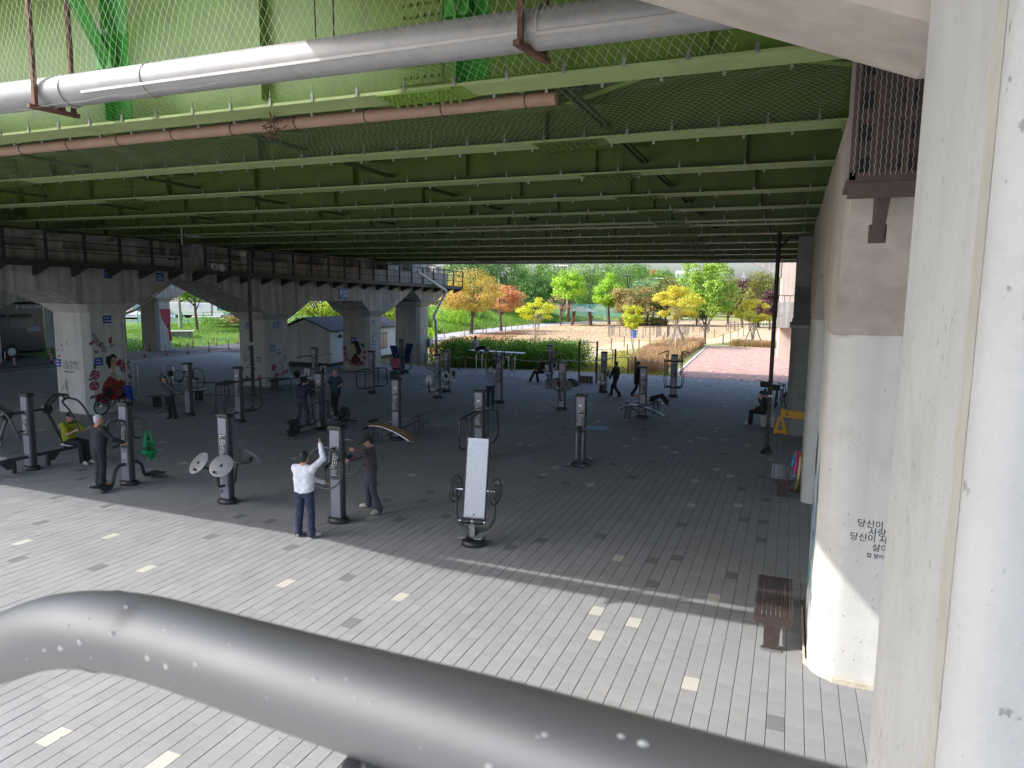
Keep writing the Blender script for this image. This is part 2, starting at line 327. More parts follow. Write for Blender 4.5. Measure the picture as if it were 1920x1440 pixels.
def cells(x0, x1, y0, y1, inside):
    i0, i1 = math.floor(x0/PX), math.ceil(x1/PX); j0, j1 = math.floor(y0/PY), math.ceil(y1/PY)
    I, J = np.meshgrid(np.arange(i0, i1), np.arange(j0, j1), indexing='ij'); I = I.ravel(); J = J.ravel()
    cx = (I+.5)*PX; cy = (J+.5)*PY+np.where(I % 2 == 0, 0, PY/2)
    k = inside(cx, cy); return I[k], J[k], cx[k], cy[k]
def paver_stuff(name, cx, cy, mi, mats, parent, gap=(.0065, .0018), top=0.0):
    n = len(cx); hx = PX/2-gap[0]/2; hy = PY/2-gap[1]/2
    dz = np.random.normal(0, .0012, n)+top; tx = np.random.normal(0, .0025, n); ty = np.random.normal(0, .002, n)
    sx = np.array([-1, 1, 1, -1]); sy = np.array([-1, -1, 1, 1])
    T = np.stack([cx[:, None]+sx*(hx-.002), cy[:, None]+sy*(hy-.0008), dz[:, None]+sx*tx[:, None]*hx+sy*ty[:, None]*hy], -1)
    Mid = np.stack([cx[:, None]+sx*hx, cy[:, None]+sy*hy, T[..., 2]-.003], -1)
    B = Mid.copy(); B[..., 2] = -.03
    V = np.concatenate([T, Mid, B], 1).reshape(-1, 3)
    b = (np.arange(n)*12)[:, None, None]
    loc = [[0, 1, 2, 3]]+[[k+4, (k+1) % 4+4, (k+1) % 4, k] for k in range(4)]+[[k+8, (k+1) % 4+8, (k+1) % 4+4, k+4] for k in range(4)]
    F = (b+np.array(loc)[None]).reshape(-1, 4)
    return tag(np_mesh(name, V, F, mats, parent, mi=np.repeat(mi, 9)), kind='stuff')
def pip(poly):
    P = np.array(poly)
    def f(x, y):
        r = np.zeros(len(x), bool)
        for (x1, y1), (x2, y2) in zip(P, np.roll(P, -1, 0)):
            cnd = (y1 > y) != (y2 > y); xx = (x2-x1)*(y-y1)/(y2-y1+1e-12)+x1; r ^= cnd & (x < xx)
        return r
    return f
def grid_pick(pts, I, J):
    pos = {(i, j): n for n, (i, j) in enumerate(zip(I.tolist(), J.tolist()))}; out = []
    for x, y in pts:
        i = math.floor(x/PX); j = math.floor((y-(0 if i % 2 == 0 else PY/2))/PY)
        if (i, j) in pos: out.append(pos[(i, j)])
    return out
I, J, cx, cy = cells(-41.9, 3.4, 2.0, 42.3, pip([(-41.9, 2), (3.4, 2), (3.4, 42.2), (-9.5, 42.2), (-13.5, 41.9), (-20.6, 40.5), (-41.9, 43)]))
mi = np.zeros(len(cx), int)
rnd = np.random.rand(len(cx)); far = (cy > 24) | (cx < -14.5)
mi[(rnd < .012) & far] = 1; mi[(rnd > .988) & far] = 2
for n in grid_pick(LP, I, J): mi[n] = 1
for n in grid_pick(DP, I, J): mi[n] = 2
# the 300 that show largest become pavers of their own
d = np.stack([cx, cy, np.full(len(cx), -4.77)], -1); z = d@np.array(_F); u = d@np.array(_R)/z; v = d@np.array(_U)/z
seen = (z > 0) & (abs(u) < .73) & (abs(v) < .545) & ~((v < -.37-.22*(u+.62)) & (v > -.55-.22*(u+.62)) & (u > -.66)) & (u < .52-.08*(v+.5))
seen &= ~((u > .36) & (cx > .42) & (cy > 9))
order = np.argsort(np.where(seen, np.linalg.norm(d, axis=1), 1e9)); own = set(order[:300].tolist())
keep = np.array([n not in own for n in range(len(cx))])
paver_stuff('paver_field', cx[keep], cy[keep], mi[keep], [PAVE, PAVEL, PAVED], pavement)
def paver_mesh(m):
    hx, hy = PX/2-.00325, PY/2-.0009
    b = MB(); b.rbox((0, 0, -.015), (hx*2, hy*2, .03), .003)
    o = b.build('paver', m, pavement, smooth=False); return o
protos = [paver_mesh(m) for m in (PAVE1, PAVEL, PAVED)]; used = [False]*3
for n in sorted(own):
    k = int(mi[n]); o = protos[k]
    if used[k]: o = o.copy(); col.objects.link(o)
    used[k] = True
    o.location = (cx[n], cy[n], random.gauss(0, .0012)); o.rotation_euler = (random.gauss(0, .004), random.gauss(0, .004), 0)
for k in range(3):
    if not used[k]: bpy.data.objects.remove(protos[k])
I, J, cx, cy = cells(-7.6, 3.5, 42.3, 71.2, pip([(-6.3, 42.3), (3.5, 42.3), (3.5, 71.1), (-7.45, 71.1)]))
mi = np.zeros(len(cx), int); rnd = np.random.rand(len(cx)); mi[rnd < .02] = 1; mi[rnd > .975] = 2
paver_stuff('paver_field', cx, cy, mi, [PAVER, PAVERL, PAVERD], brickwalk)
b = MB(); b.prism([(-6.32, 42.4, -.03), (-6.5, 42.4, -.03), (-6.5, 42.4, .05), (-6.32, 42.4, .05)], (-1.12, 28.8, 0))
tag(b.build('kerb', mat('kerb_stone', (.5, .48, .46), .8, var=.1, scale=4)), kind='structure')

# ================================================================ STEEL BRIDGES
XL, XR = -82., 34.
FRX = [-3.55-5.33*k for k in range(-7, 15)]           # cross frames every 5.33 m
def girder(y, zb, zt, parent, near=False):
    GREEN = globals()['GREEN'] if near else GREEN_SHADED
    b = MB()
    b.box(((XL+XR)/2, y, (zb+.03+zt)/2), (XR-XL, .022, zt-zb-.03))                # web
    b.box(((XL+XR)/2, y-.014, zb+.62), (XR-XL, .006, .10))                        # lap line on the web
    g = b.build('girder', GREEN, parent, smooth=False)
    MB().box(((XL+XR)/2, y, zb+.016), (XR-XL, .42, .032)).build('flange', mat('bounce_lit_green_paint', (.33, .42, .17), .5, var=.14, scale=3, stain=(.2, .24, .1), stain_amt=.5, stain_scale=1.2), g, smooth=False)  # flange green lightened, bounce from the sunlit ground put into the colour
    fr = [x for x in FRX if -33 < x < 5]
    def row(mk, nm, m, par, xs):
        q = MB(); mk(q); o0 = q.build(nm, m, par, smooth=False)
        for i, x in enumerate(xs):
            o = o0 if i == 0 else o0.copy()
            if i: col.objects.link(o)
            o.location.x = x
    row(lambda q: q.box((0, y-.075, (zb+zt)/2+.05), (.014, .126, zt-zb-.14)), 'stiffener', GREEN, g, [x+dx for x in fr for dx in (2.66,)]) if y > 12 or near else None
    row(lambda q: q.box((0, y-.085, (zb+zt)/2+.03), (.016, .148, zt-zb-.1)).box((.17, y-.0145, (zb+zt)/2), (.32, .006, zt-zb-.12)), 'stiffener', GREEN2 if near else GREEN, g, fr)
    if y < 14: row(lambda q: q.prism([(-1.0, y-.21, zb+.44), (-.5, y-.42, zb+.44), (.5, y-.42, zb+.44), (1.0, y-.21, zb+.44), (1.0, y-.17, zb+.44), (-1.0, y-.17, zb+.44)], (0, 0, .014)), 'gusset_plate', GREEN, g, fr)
    # bolted splices
    for n, x in enumerate((-4.05+.9*(1 if not near else 0), -15.6, -27.0, 7.5)):
        x += (y-7.3)*-.03
        s = MB(); s.box((x, y-.02, (zb+zt)/2), (.55, .018, zt-zb-.25)); s.box((x, y, zb-.012), (.95, .43, .02))
        s.prism([(x+.475, y-.215, zb-.02), (x+.475, y+.215, zb-.02), (x+.6, y+.215, zb-.004), (x+.6, y-.215, zb-.004)], (0, 0, .004))
        sp = s.build('splice_plate', GREEN, g, smooth=False)
        q = MB()
        nx = 6 if y < 12 else 4
        if y < 20:
            for i in range(nx):
                for k in range(int((zt-zb-.4)/.13)):
                    q.cyl((x-.22+.44*i/(nx-1), y-.029, zb+.2+k*.13), (x-.22+.44*i/(nx-1), y-.055, zb+.2+k*.13), .019, 6)
        for i in range(8):
            for k in range(4):
                q.cyl((x-.4+.8*i/7, y-.17+.34*k/3, zb-.022), (x-.4+.8*i/7, y-.17+.34*k/3, zb-.062), .021, 6)
        q.build('bolt', GREEN, sp)['kind'] = 'stuff'
    # net clips along the flange
    cl = MB()
    x = -24.
    while x < 2:
        cl.box((x, y-.215, zb+.05), (.035, .02, .085)); cl.cyl((x, y-.215, zb+.09), (x, y-.215, zb+.17), .006, 5); cl.box((x+.3, y+.2, zb-.02), (.03, .03, .05)); x += .62 if y < 12 else 1.1
    c = cl.build('net_clip', STEEL, g, smooth=False); c['kind'] = 'stuff'
    return g
def bridge(name, label, ys, zs, zt, y0, y1, par, n0):
    br = thing(name, label, 'bridge', (0, 0, 0))
    for i, (y, zb) in enumerate(zip(ys, zs)): girder(y, zb, zt-(ys[0]-y)*0, br, near=(i == 0 and n0))
    d = MB()
    d.prism([(XL, y0, zt+.12), (XL, ys[0]-.3, zt), (XL, ys[-1]+.3, zt), (XL, y1, zt+.12), (XL, y1, zt+.42), (XL, y0, zt+.42)], (XR-XL, 0, 0))
    d.build('deck_slab', CONC, br, smooth=False)
    for yy in par: MB().prism([(XL, yy-.15, zt+.42), (XL, yy+.15, zt+.42), (XL, yy+.1, zt+1.4), (XL, yy-.1, zt+1.4)], (XR-XL, 0, 0)).build('parapet', CONC, br, smooth=False)
    # lateral bracing and cross frames between neighbours
    for (ya, za), (yb, zb) in zip(zip(ys[:-1], zs[:-1]), zip(ys[1:], zs[1:])):
        fr = [x for x in FRX if -33 < x < 6]
        def row(mk, nm, m, xs):
            q = MB(); mk(q); o0 = q.build(nm, m, br, smooth=False)
            for i, x in enumerate(xs):
                o = o0 if i == 0 else o0.copy()
                if i: col.objects.link(o)
                o.location.x = x
        def lat(s):
            p, q = Vector((s*.35, yb-.3, zb+.47)), Vector((s*2.5, ya+.1, za+.12)); dd = q-p
            return lambda b: b.box((p+q)/2, (.13, dd.length, .012), M=Matrix.Rotation(math.atan2(-dd.x, dd.y), 3, 'Z') @ Matrix.Rotation(math.asin(dd.z/dd.length), 3, 'X'))
        if ya < 12: row(lat(1), 'lateral_brace', GREEN if ya < 8 else GREEN_SHADED, fr); row(lat(-1), 'lateral_brace', GREEN if ya < 8 else GREEN_SHADED, fr)
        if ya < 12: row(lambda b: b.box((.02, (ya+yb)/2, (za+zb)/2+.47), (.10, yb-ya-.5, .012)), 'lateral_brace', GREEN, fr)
        DG = mat('dark_green_paint', (.05, .085, .025), .5, var=.15, scale=3); zm = zt-.25; ym = (ya+yb)/2; zz = (za+zb)/2
        row(lambda b: b.box((0, ym, zz+.2), (.035, yb-ya-.1, .05)), 'cross_frame_chord', DG, [x+.9+dx for x in fr for dx in (-.05, .05)])
        row(lambda b: b.tube([(0, ym, zz+.22), (0, ym+(yb-ya)*.46, zm)], .03, 4), 'cross_frame_strut', DG, [x+.9 for x in fr])
        row(lambda b: b.tube([(0, ym, zz+.22), (0, ym-(yb-ya)*.46, zm)], .03, 4), 'cross_frame_strut', DG, [x+.9 for x in fr])
    return br
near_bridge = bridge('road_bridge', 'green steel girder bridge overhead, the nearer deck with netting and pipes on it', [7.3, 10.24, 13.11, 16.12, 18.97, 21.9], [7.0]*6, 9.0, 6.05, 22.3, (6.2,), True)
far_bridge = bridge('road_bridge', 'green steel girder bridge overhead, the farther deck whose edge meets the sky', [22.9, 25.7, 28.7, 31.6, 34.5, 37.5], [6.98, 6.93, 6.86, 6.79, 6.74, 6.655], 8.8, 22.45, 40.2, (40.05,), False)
b0 = None
for x in FRX:                                              # cantilever brackets under the near overhang
    if -33 < x < 6:
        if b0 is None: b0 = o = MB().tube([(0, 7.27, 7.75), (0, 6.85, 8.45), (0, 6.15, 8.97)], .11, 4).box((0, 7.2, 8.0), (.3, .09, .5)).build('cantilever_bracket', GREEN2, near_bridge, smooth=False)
        else: o = b0.copy(); col.objects.link(o)
        o.location.x = x
# far fascia gutter pipe seen along the far edge
t = thing('gutter_pipe', 'thin grey gutter pipe along the far lower edge of the bridge', 'pipe')
MB().cyl((-24.5, 38.15, 6.62), (XR, 38.15, 6.62), .09, 10).build('pipe', PIPEM, t)
for k in range(12): MB().box((-23+k*2.6, 38.15, 6.78), (.05, .05, .34)).build('hanger', DARKST, t, smooth=False)

# ---- big drain pipe with hangers, and the lower brown one
t = thing('drain_pipe', 'big zinc drain pipe hung in brown brackets beneath the green girder', 'pipe')
PYc, PZc = 6.58, 7.30
pts = [(-40, 6.9, 7.5), (-15.2, 6.9, 7.5), (-12.4, PYc+.02, PZc+.06), (-8.6, PYc, PZc), (3.5, PYc, PZc-.05)]
MB().tube(pts, .19, 24).build('pipe', PIPEM, t)
for x in (-7.35, -8.75, -2.35): MB().ring((x, PYc, PZc-.01), (1, 0, 0), .192, .013, 28, 6).build('clamp', mat('pipe_clamp', (.45, .43, .38), .6, metal=.4), t)
for xx, zz, ll in ((-5.4, -.10, 5.9), (-1.0, -.13, 2.7)): MB().box((xx, PYc-.175, PZc+zz), (ll, .025, .03)).build('seam_strip', mat('pale_seam', (.55, .53, .5), .6), t, smooth=False)
for x in (-9.1, -2.45, 4):
    b = MB(); b.box((x-.04, PYc-.22, PZc+.62), (.05, .05, 1.75)); b.box((x+.04, PYc+.24, PZc+.62), (.05, .05, 1.75)); b.box((x, PYc, PZc-.225), (.07, .62, .05), rz=-.16)
    b.box((x, PYc+.1, PZc-.19), (.10, .05, .06)); b.build('hanger', RUST, t, smooth=False)
t = thing('drain_pipe', 'thin brown drain pipe below the first green flange with an open end', 'pipe')
MB().tube([(-30, 7.62, 6.93), (-2.55, 7.62, 6.93)], .075, 14).build('pipe', PVC, t)
for k in range(20): MB().ring((-2.9-k*1.05, 7.62, 6.93), (1, 0, 0), .078, .008, 18, 5).build('coupling', RUST, t)
# small bird's nest wreck caught in the net
b = MB()
for k in range(46):
    p = Vector((-6.2, 7.35, 6.82))+Vector((random.gauss(0, .05), random.gauss(0, .04), random.gauss(0, .07))); q = p+Vector((random.gauss(0, .06), random.gauss(0, .05), random.gauss(0, .07))); b.tube([p, q], .006, 4)
tag(b.build('dead_leaves', RUST), 'brown dry clump of leaves caught on the net by the thin pipe', 'leaves', kind='stuff')
# hanging cables
t = thing('hanging_cable', 'pair of thin dark cables hanging down to the zinc drain pipe', 'cable')
MB().tube([(-5.0, 6.6, 9.0), (-4.98, 6.6, 8.2), (-4.95, 6.58, 7.5)], .008, 5).build('wire', RUBBER, t)
MB().tube([(-4.75, 6.6, 9.0), (-4.73, 6.6, 7.5)], .008, 5).build('wire', RUBBER, t)

# ---- bird netting: knotted diamonds of thin cord
def net(name, label, O, U, V_, nu, nv, step, r, sag):
    """O corner, U and V_ edge vectors; cords run both diagonals"""
    O, U, V_ = Vector(O), Vector(U), Vector(V_); nrm = U.cross(V_).normalized(); lu, lv = U.length, V_.length; u, v = U/lu, V_/lv
    vs = []; fs = []
    def put(a, w):
        return O+u*a+v*w+nrm*(sag*math.sin(math.pi*w/lv)*(1+.5*math.sin(a*1.1))+.012*math.sin(a*7+w*5))+u*.02*math.sin(w*9+a)
    slope_ = .62; span = lv*slope_; n = int((lu+span)/step)
    for dirn in (1, -1):
        for k in range(-1, n+2):
            a0 = k*step-span if dirn == 1 else k*step
            P = []; m = max(8, int(lv/.11))
            for i in range(m+1):
                w = lv*i/m; a = a0+dirn*w*slope_
                P.append(put(a, w) if 0 <= a <= lu else None)
            run = []
            for p in P+[None]:
                if p is not None: run.append(p); continue
                if len(run) > 1:
                    o = len(vs)
                    for p2 in run: vs += [p2+nrm*r, p2-nrm*r*.5+u*r*.87, p2-nrm*r*.5-u*r*.87]
                    for i in range(len(run)-1):
                        for q in range(3): fs.append((o+i*3+q, o+i*3+(q+1) % 3, o+i*3+3+(q+1) % 3, o+i*3+3+q))
                run = []
    o = np_mesh(name, [tuple(p) for p in vs], fs, mat('net_cord', (.62, .66, .5), .7, var=.1))
    return tag(o, label, 'net')
net('bird_net', 'pale knotted bird net hanging in front of the zinc drain pipe', (-26, 6.2, 9.05), (24.5, 0, 0), (0, .10, -1.75), 0, 0, .10, .0012, -.06)
net('bird_net', 'pale bird net sloping from the zinc pipe to the first green flange', (-26, 6.32, 7.06), (25.4, 0, 0), (0, .76, -.02), 0, 0, .10, .0011, .10)
net('bird_net', 'pale bird net stretched flat between the first two green flanges', (-20, 7.52, 7.0), (20.45, 0, 0), (0, 2.5, .02), 0, 0, .10, .0010, .09)

# ================================================================ CONCRETE PIERS
def column(name, x0, x1, y0, y1, z0, z1, m, parent, ch=.22, flare=0., front=True, segs=0):
    """rectangular shaft with chamfered corners; the head may flare out"""
    m_ = 8 if segs == 0 else 4*(segs+1)
    def ring(e, z):
        c = ch; out = []
        for cx_, cy_, a0 in ((x1+e-c, y0-e+c, -90), (x1+e-c, y1+e-c, 0), (x0-e+c, y1+e-c, 90), (x0-e+c, y0-e+c, 180)):
            for k in range(max(segs, 1)+1): an = R(a0+90*k/max(segs, 1)); out.append((cx_+c*math.cos(an), cy_+c*math.sin(an), z))
        return out
    rs = [ring(0, z0), ring(0, z1)]
    if flare: rs += [ring(flare, z1+flare*1.1), ring(flare, z1+flare*1.1+.05)]
    vs = [p for r in rs for p in r]; n = len(rs)
    fs = [tuple(range(m_-1, -1, -1)), tuple(range(m_*n-m_, m_*n))]+[(k*m_+i, k*m_+(i+1) % m_, k*m_+m_+(i+1) % m_, k*m_+m_+i) for k in range(n-1) for i in range(m_)]
    return MB().add(vs, fs).build(name, m, parent, smooth=segs > 1, ang=40)
# -- left pier, turned by 3.15 degrees: local u runs along the depth, local x out of the inner face
KS = math.atan(.055)
def pier_left(name, label, X, m_col, m_cap, cols, prof, ztop, wid=2.6):
    t = thing(name, label, 'bridge pier', (X, 18., 0), -KS)
    cs = [column('column', -2.05, 0, y0-18, y1-18, -.3, z1, m_col, t, flare=.3) for y0, y1, z1 in cols]
    P = [(.3, y-18, z) for y, z in prof]
    poly = P+[(.3, prof[-1][0]-18, ztop), (.3, prof[0][0]-18, ztop)]
    cap = MB().prism(poly, (-wid-.05, 0, 0)).build('pier_cap', m_cap, t, smooth=False)
    return t, cs, cap
profA = [(-4, 4.7), (17.15, 4.7), (18.15, 4.22), (20.55, 4.22), (22.33, 5.2)]
profB = [(22.36, 5.2), (24.0, 5.15), (27.45, 3.72), (29.45, 3.66), (30.6, 4.3), (35.0, 4.3), (35.75, 3.66), (37.75, 3.62), (40.5, 5.0), (41.6, 4.2), (43.3, 4.16), (45.0, 5.0)]
WG = mat('grey_white_paint', (.58, .57, .53), .8, var=.08, scale=2, bump=.15, bscale=25, stain=(.42, .40, .35), stain_amt=.5, stain_scale=1.1, streak=.1)
GREYP = mat('mural_grey_paint', (.43, .42, .395), .8, var=.12, scale=2, bump=.15, bscale=25, stain=(.33, .31, .27), stain_amt=.5, stain_scale=1.3, streak=.12)
pierA, colsA, capA = pier_left('bridge_pier', 'white painted concrete pier at the left with a woman in red painted on it', -24.7, WG, CONCD, [(18.45, 20.3, 3.88), (1.0, 3.0, 3.88), (9.5, 11.4, 3.88)], profA, 6.2)
pierB, colsB, capB = pier_left('bridge_pier', 'stained concrete pier with the P32 plate and a painted woman in profile', -24.7, GREYP, CONCD, [(27.7, 29.4, 3.35), (35.95, 37.5, 3.33), (41.6, 43.0, 3.85)], profB, 6.2)
pierC, colsC, capC = pier_left('bridge_pier', 'grey concrete pier across the road with a red curtain painted on it', -47.5, GREYP, CONCD, [(18, 20, 3.9), (27.7, 29.4, 3.4), (40.7, 42.1, 3.85), (9, 11, 3.9)], [(2, 4.7), (17.15, 4.7), (18.15, 4.22), (20.55, 4.22), (22.2, 5.2), (24, 5.1), (27.4, 3.75), (29.7, 3.7), (33, 5.0), (38, 5.0), (40.4, 4.2), (42.4, 4.2), (44, 5)], 6.2)
# bearing wall and pedestals on the caps, dark gap below the decks
for t, a, b_ in ((pierA, -4, 22.2), (pierB, 22.5, 44.6), (pierC, 2, 44)):
    MB().box((-1.2, (a+b_)/2-18, 6.5), (1.5, b_-a, .6)).build('bearing_wall', CONCD, t, smooth=False); y = a+1
    while y < b_-.5: MB().box((-.1, y-18, 6.42), (.7, .75, .44)).build('bearing_pedestal', CONCD, t, smooth=False); y += 2.9
w_ = MB().box((-53.2, -2, 2.9), (.6, 80, 6.4)).build('dark_backdrop_wall', CONCD, None, smooth=False); tag(w_, 'long wall added as a dark backdrop behind the coach, far left under the bridge', 'wall')  # wall added to keep the far left dark behind the coach
# -- right pier row
t = thing('bridge_pier', 'white painted concrete pier by the benches with black lettering on it', 'bridge pier', (0, 0, 0)); pierR = t
colR1 = column('column', .45, 2.6, 9.15, 11.2, -.3, 4.35, WHITE, t, ch=.34, segs=7)
colR2 = column('column', .45, 2.6, 17.3, 19.3, -.3, 4.3, WHITE, t, ch=.2, segs=5)
pr = [(7.15, 5.7), (9.15, 4.352), (11.2, 4.352), (12.9, 5.2), (15.6, 5.2), (17.1, 4.3), (19.5, 4.3), (21.4, 5.2)]
capR = MB().prism([(.45, y, z) for y, z in pr]+[(.45, 21.4, 6.75), (.45, 7.15, 6.75)], (2.3, 0, 0)).build('pier_cap', BEIGE, t, smooth=False)
bb = MB(); bb.lathe([(1.0, 0), (1.0, .01)], 8)
b = MB()                                                     # broken plinth skirt round the foot
b.prism([(.425, 9.5, -.02), (.755, 9.135, -.02), (2.6, 9.135, -.02), (2.6, 9.10, -.02), (.735, 9.10, -.02), (.40, 9.48, -.02), (.40, 11.2, -.02), (.425, 11.2, -.02)], (0, 0, .09)); b.build('plinth_skirt', mat('crumbling_render', (.52, .46, .36), .9, var=.25, scale=9, bump=.6, bscale=30), t, smooth=False)
t = thing('bridge_pier', 'dark grey concrete pier behind the yellow barrier and the parked bicycles', 'bridge pier', (0, 0, 0)); pierS = t
DGC = mat('dark_pier_concrete', (.22, .22, .215), .85, var=.18, scale=2, bump=.2, bscale=25, stain=(.12, .12, .115), stain_amt=.6, stain_scale=1.2)
column('column', .02, 2.2, 25.9, 27.9, -.3, 3.85, DGC, t, ch=.16); column('column', .02, 2.2, 34.2, 36.2, -.3, 3.8, DGC, t, ch=.16)
MB().prism([(.06, y, z) for y, z in [(21.6, 5.1), (24.0, 4.6), (25.7, 3.86), (28.1, 3.86), (30, 4.8), (32.3, 4.8), (34.1, 3.81), (36.4, 3.81), (38.6, 4.8)]]+[(.06, 38.6, 6.5), (.06, 21.6, 6.5)], (2.3, 0, 0)).build('pier_cap', DGC, t, smooth=False)
MB().box((1.2, 26.9, 3.83), (2.5, 2.3, .14)).build('cap_band', CONC, t, smooth=False)
# -- near column with its hammerhead arm
NEARW = mat('near_white_concrete', (.53, .525, .50), .72, var=.06, scale=3, bump=.3, bscale=35, stain=(.40, .385, .345), stain_amt=.6, stain_scale=1.6, streak=.05)
def pits(m, sc=26, lo=.70):
    n = m.node_tree.nodes; l = m.node_tree.links; p = n['Principled BSDF']; src = p.inputs['Base Color'].links[0].from_socket
    tc = n.new('ShaderNodeTexCoord'); no = n.new('ShaderNodeTexNoise'); no.inputs['Scale'].default_value = sc; no.inputs['Detail'].default_value = 3
    mp = n.new('ShaderNodeMapping'); mp.inputs['Scale'].default_value = (1, 1, .55); l.new(tc.outputs['Object'], mp.inputs[0]); l.new(mp.outputs[0], no.inputs['Vector'])
    a = n.new('ShaderNodeMapRange'); a.inputs[1].default_value = lo; a.inputs[2].default_value = lo+.05; a.inputs[4].default_value = .65; l.new(no.outputs['Fac'], a.inputs[0])
    mx = n.new('ShaderNodeMixRGB'); l.new(a.outputs[0], mx.inputs[0]); l.new(src, mx.inputs[1]); mx.inputs[2].default_value = (.2, .19, .18, 1); l.new(mx.outputs[0], p.inputs['Base Color'])
pits(NEARW, 30, .675); pits(WHITE, 22, .685)
t = thing('ramp_pier', 'huge white concrete column right in front at the right edge, its arm overhead', 'bridge pier'); 
column('column', .45, 3.2, 2.02, 3.53, -.3, 8.55, NEARW, t, ch=.12, segs=6)
MB().prism([(.53, 3.54, 5.91), (-6.0, 3.54, 8.5), (-6.0, 3.54, 8.58), (3.2, 3.54, 8.58), (3.2, 3.54, 5.91)], (0, .76, 0)).build('hammerhead_arm', BEIGE, t, smooth=False)
MB().prism([(-6.1, -5.5, 8.6), (3.2, -5.5, 8.6), (3.2, -5.5, 9.2), (-6.1, -5.5, 9.2)], (0, 11.5, 0)).build('unseen_shade_deck', CONC, t, smooth=False)  # deck out of view over the arm, sized to shade column and rail
b = MB(); Z0 = -.2                                       # worn strip of old cream paint down the chamfer
ys = []; 
for k in range(60): ys.append((random.uniform(-.02, .05), random.uniform(-.06, .09)))
vs = []; fs = []
for k, (a, c2) in enumerate(ys):
    z = Z0+8.2*k/59; vs += [(.4488, 2.25+a*.5, z), (.4488, 2.14, z)]
    if k: fs.append((2*k-2, 2*k-1, 2*k+1, 2*k))
b.add(vs, fs); b.build('paint_strip', mat('old_cream_paint', (.52, .495, .42), .8, var=.12, scale=6), t, smooth=False)
# -- far column with the same kind of arm and a stair landing
t = thing('ramp_pier', 'pale concrete column with an arm beyond the bridge, at the end of the red walk', 'bridge pier')
column('column', -1.0, 1.6, 60, 62, -.3, 9, mat('far_pale_concrete', (.52, .43, .36), .8, var=.08, scale=1.5, streak=.1), t, ch=.15)
MB().prism([(-.98, 60.01, 6.4), (-3.8, 60.01, 7.85), (-3.8, 60.01, 9), (-.98, 60.01, 9)], (0, 1.98, 0)).build('hammerhead_arm', CONC, t, smooth=False)
t = thing('stair_landing', 'grey concrete stair landing with a thin rail on the far pale column', 'staircase')
MB().box((.2, 59.3, 3.45), (2.5, 1.36, 2.0)).build('landing_wall', CONC, t, smooth=False)
MB().cyl((-1.0, 58.64, 4.95), (1.4, 58.64, 4.95), .03, 8).build('rail', DARKST, t)
for k in range(7): MB().cyl((-1+.4*k, 58.64, 4.45), (-1+.4*k, 58.64, 4.95), .025, 6).build('baluster', DARKST, t)
# ---- inspection walkways
def walkway(label, X, yA, yB, rot, zA, zB):
    t = thing('inspection_walkway', label, 'walkway', (X, 18., 0), rot); L = yB-yA; sl = (zB-zA)/L
    zz = lambda y: zA+(y-yA)*sl
    b = MB(); b.prism([(.32, yA-18, zA), (1.1, yA-18, zA), (1.1, yA-18, zA+.08), (.32, yA-18, zA+.08)], (0, L, zB-zA)); b.build('floor', DARKST, t, smooth=False)
    n = int(L/1.32)
    for k in range(n+1):
        y = yA+L*k/n; p = MB(); p.box((1.07, y-18, zz(y)+.62), (.075, .075, 1.16)); p.build('post', DARKST, t, smooth=False)
        q = MB(); q.prism([(.31, y-18-.06, zz(y)), (1.1, y-18-.06, zz(y)), (1.1, y-18-.06, zz(y)-.05), (.31, y-18-.06, zz(y)-.35)], (0, .12, 0)); q.build('bracket', DARKST, t, smooth=False)
    for h, r in ((1.19, .03), (.85, .018), (.5, .018)): MB().cyl((1.07, yA-18, zA+h), (1.07, yB-18, zB+h), r, 6).build('rail', DARKST, t)
    b = MB(); b.prism([(1.095, yA-18, zA-.04), (1.125, yA-18, zA-.04), (1.125, yA-18, zA+.16), (1.095, yA-18, zA+.16)], (0, L, zB-zA)); b.build('kick_plate', DARKST, t, smooth=False)
    for h in (1.19, .5): MB().cyl((1.07, yB-18, zB+h), (.3, yB-18, zB+h), .022, 6).build('rail', DARKST, t)
    return t
walkway('dark steel inspection walkway along the cap of the pier with the woman in red', -24.7, 3, 22.0, -KS, 5.62, 5.55)
walkway('dark steel inspection walkway along the cap of the P32 pier', -24.7, 23.2, 45.8, -KS, 5.5, 5.14)
# caged platform on the right pier
t = thing('caged_platform', 'brown caged platform with wire mesh on top of the white pier at right', 'platform', (0, 0, 0))
for x in (.40, .56, .78, .98): MB().box((x, 6.60, 6.6), (.05, .05, 1.72)).build('upright', BROWNST, t, smooth=False)
MB().box((.40, 7.1, 6.6), (.05, .05, 1.72)).build('upright', BROWNST, t, smooth=False)
for z in (5.78, 6.25, 6.75, 7.3): MB().box((.72, 6.60, z), (.68, .045, .06)).build('crossbar', BROWNST, t, smooth=False)
for z in (5.78, 7.3): MB().box((.40, 6.85, z), (.045, .55, .06)).build('crossbar', BROWNST, t, smooth=False)
MB().box((.9, 7.12, 6.6), (1.0, .02, 1.7)).build('back_plate', BROWNST, t, smooth=False)
for k in range(7): MB().box((.5+.02+(k % 2)*.33, 7.10, 5.95+.28*(k//2)), (.10, .02, .13)).build('slot', RUBBER, t, smooth=False)
b = MB()
def mesh_plane(b, O, U, V_, nu, nv):
    O, U, V_ = Vector(O), Vector(U), Vector(V_)
    for i in range(nu+1):
        for j in range(nv):
            a = .5*((i+j) % 2)/nu; a2 = .5*((i+j+1) % 2)/nu
            b.tube([O+U*(i/nu+a*.5)+V_*(j/nv), O+U*(i/nu+a2*.5)+V_*((j+1)/nv)], .0035, 3, caps=False)
mesh_plane(b, (.40, 6.565, 5.78), (.62, 0, 0), (0, 0, 1.6), 16, 44); mesh_plane(b, (.37, 6.6, 5.78), (0, .52, 0), (0, 0, 1.6), 14, 44)
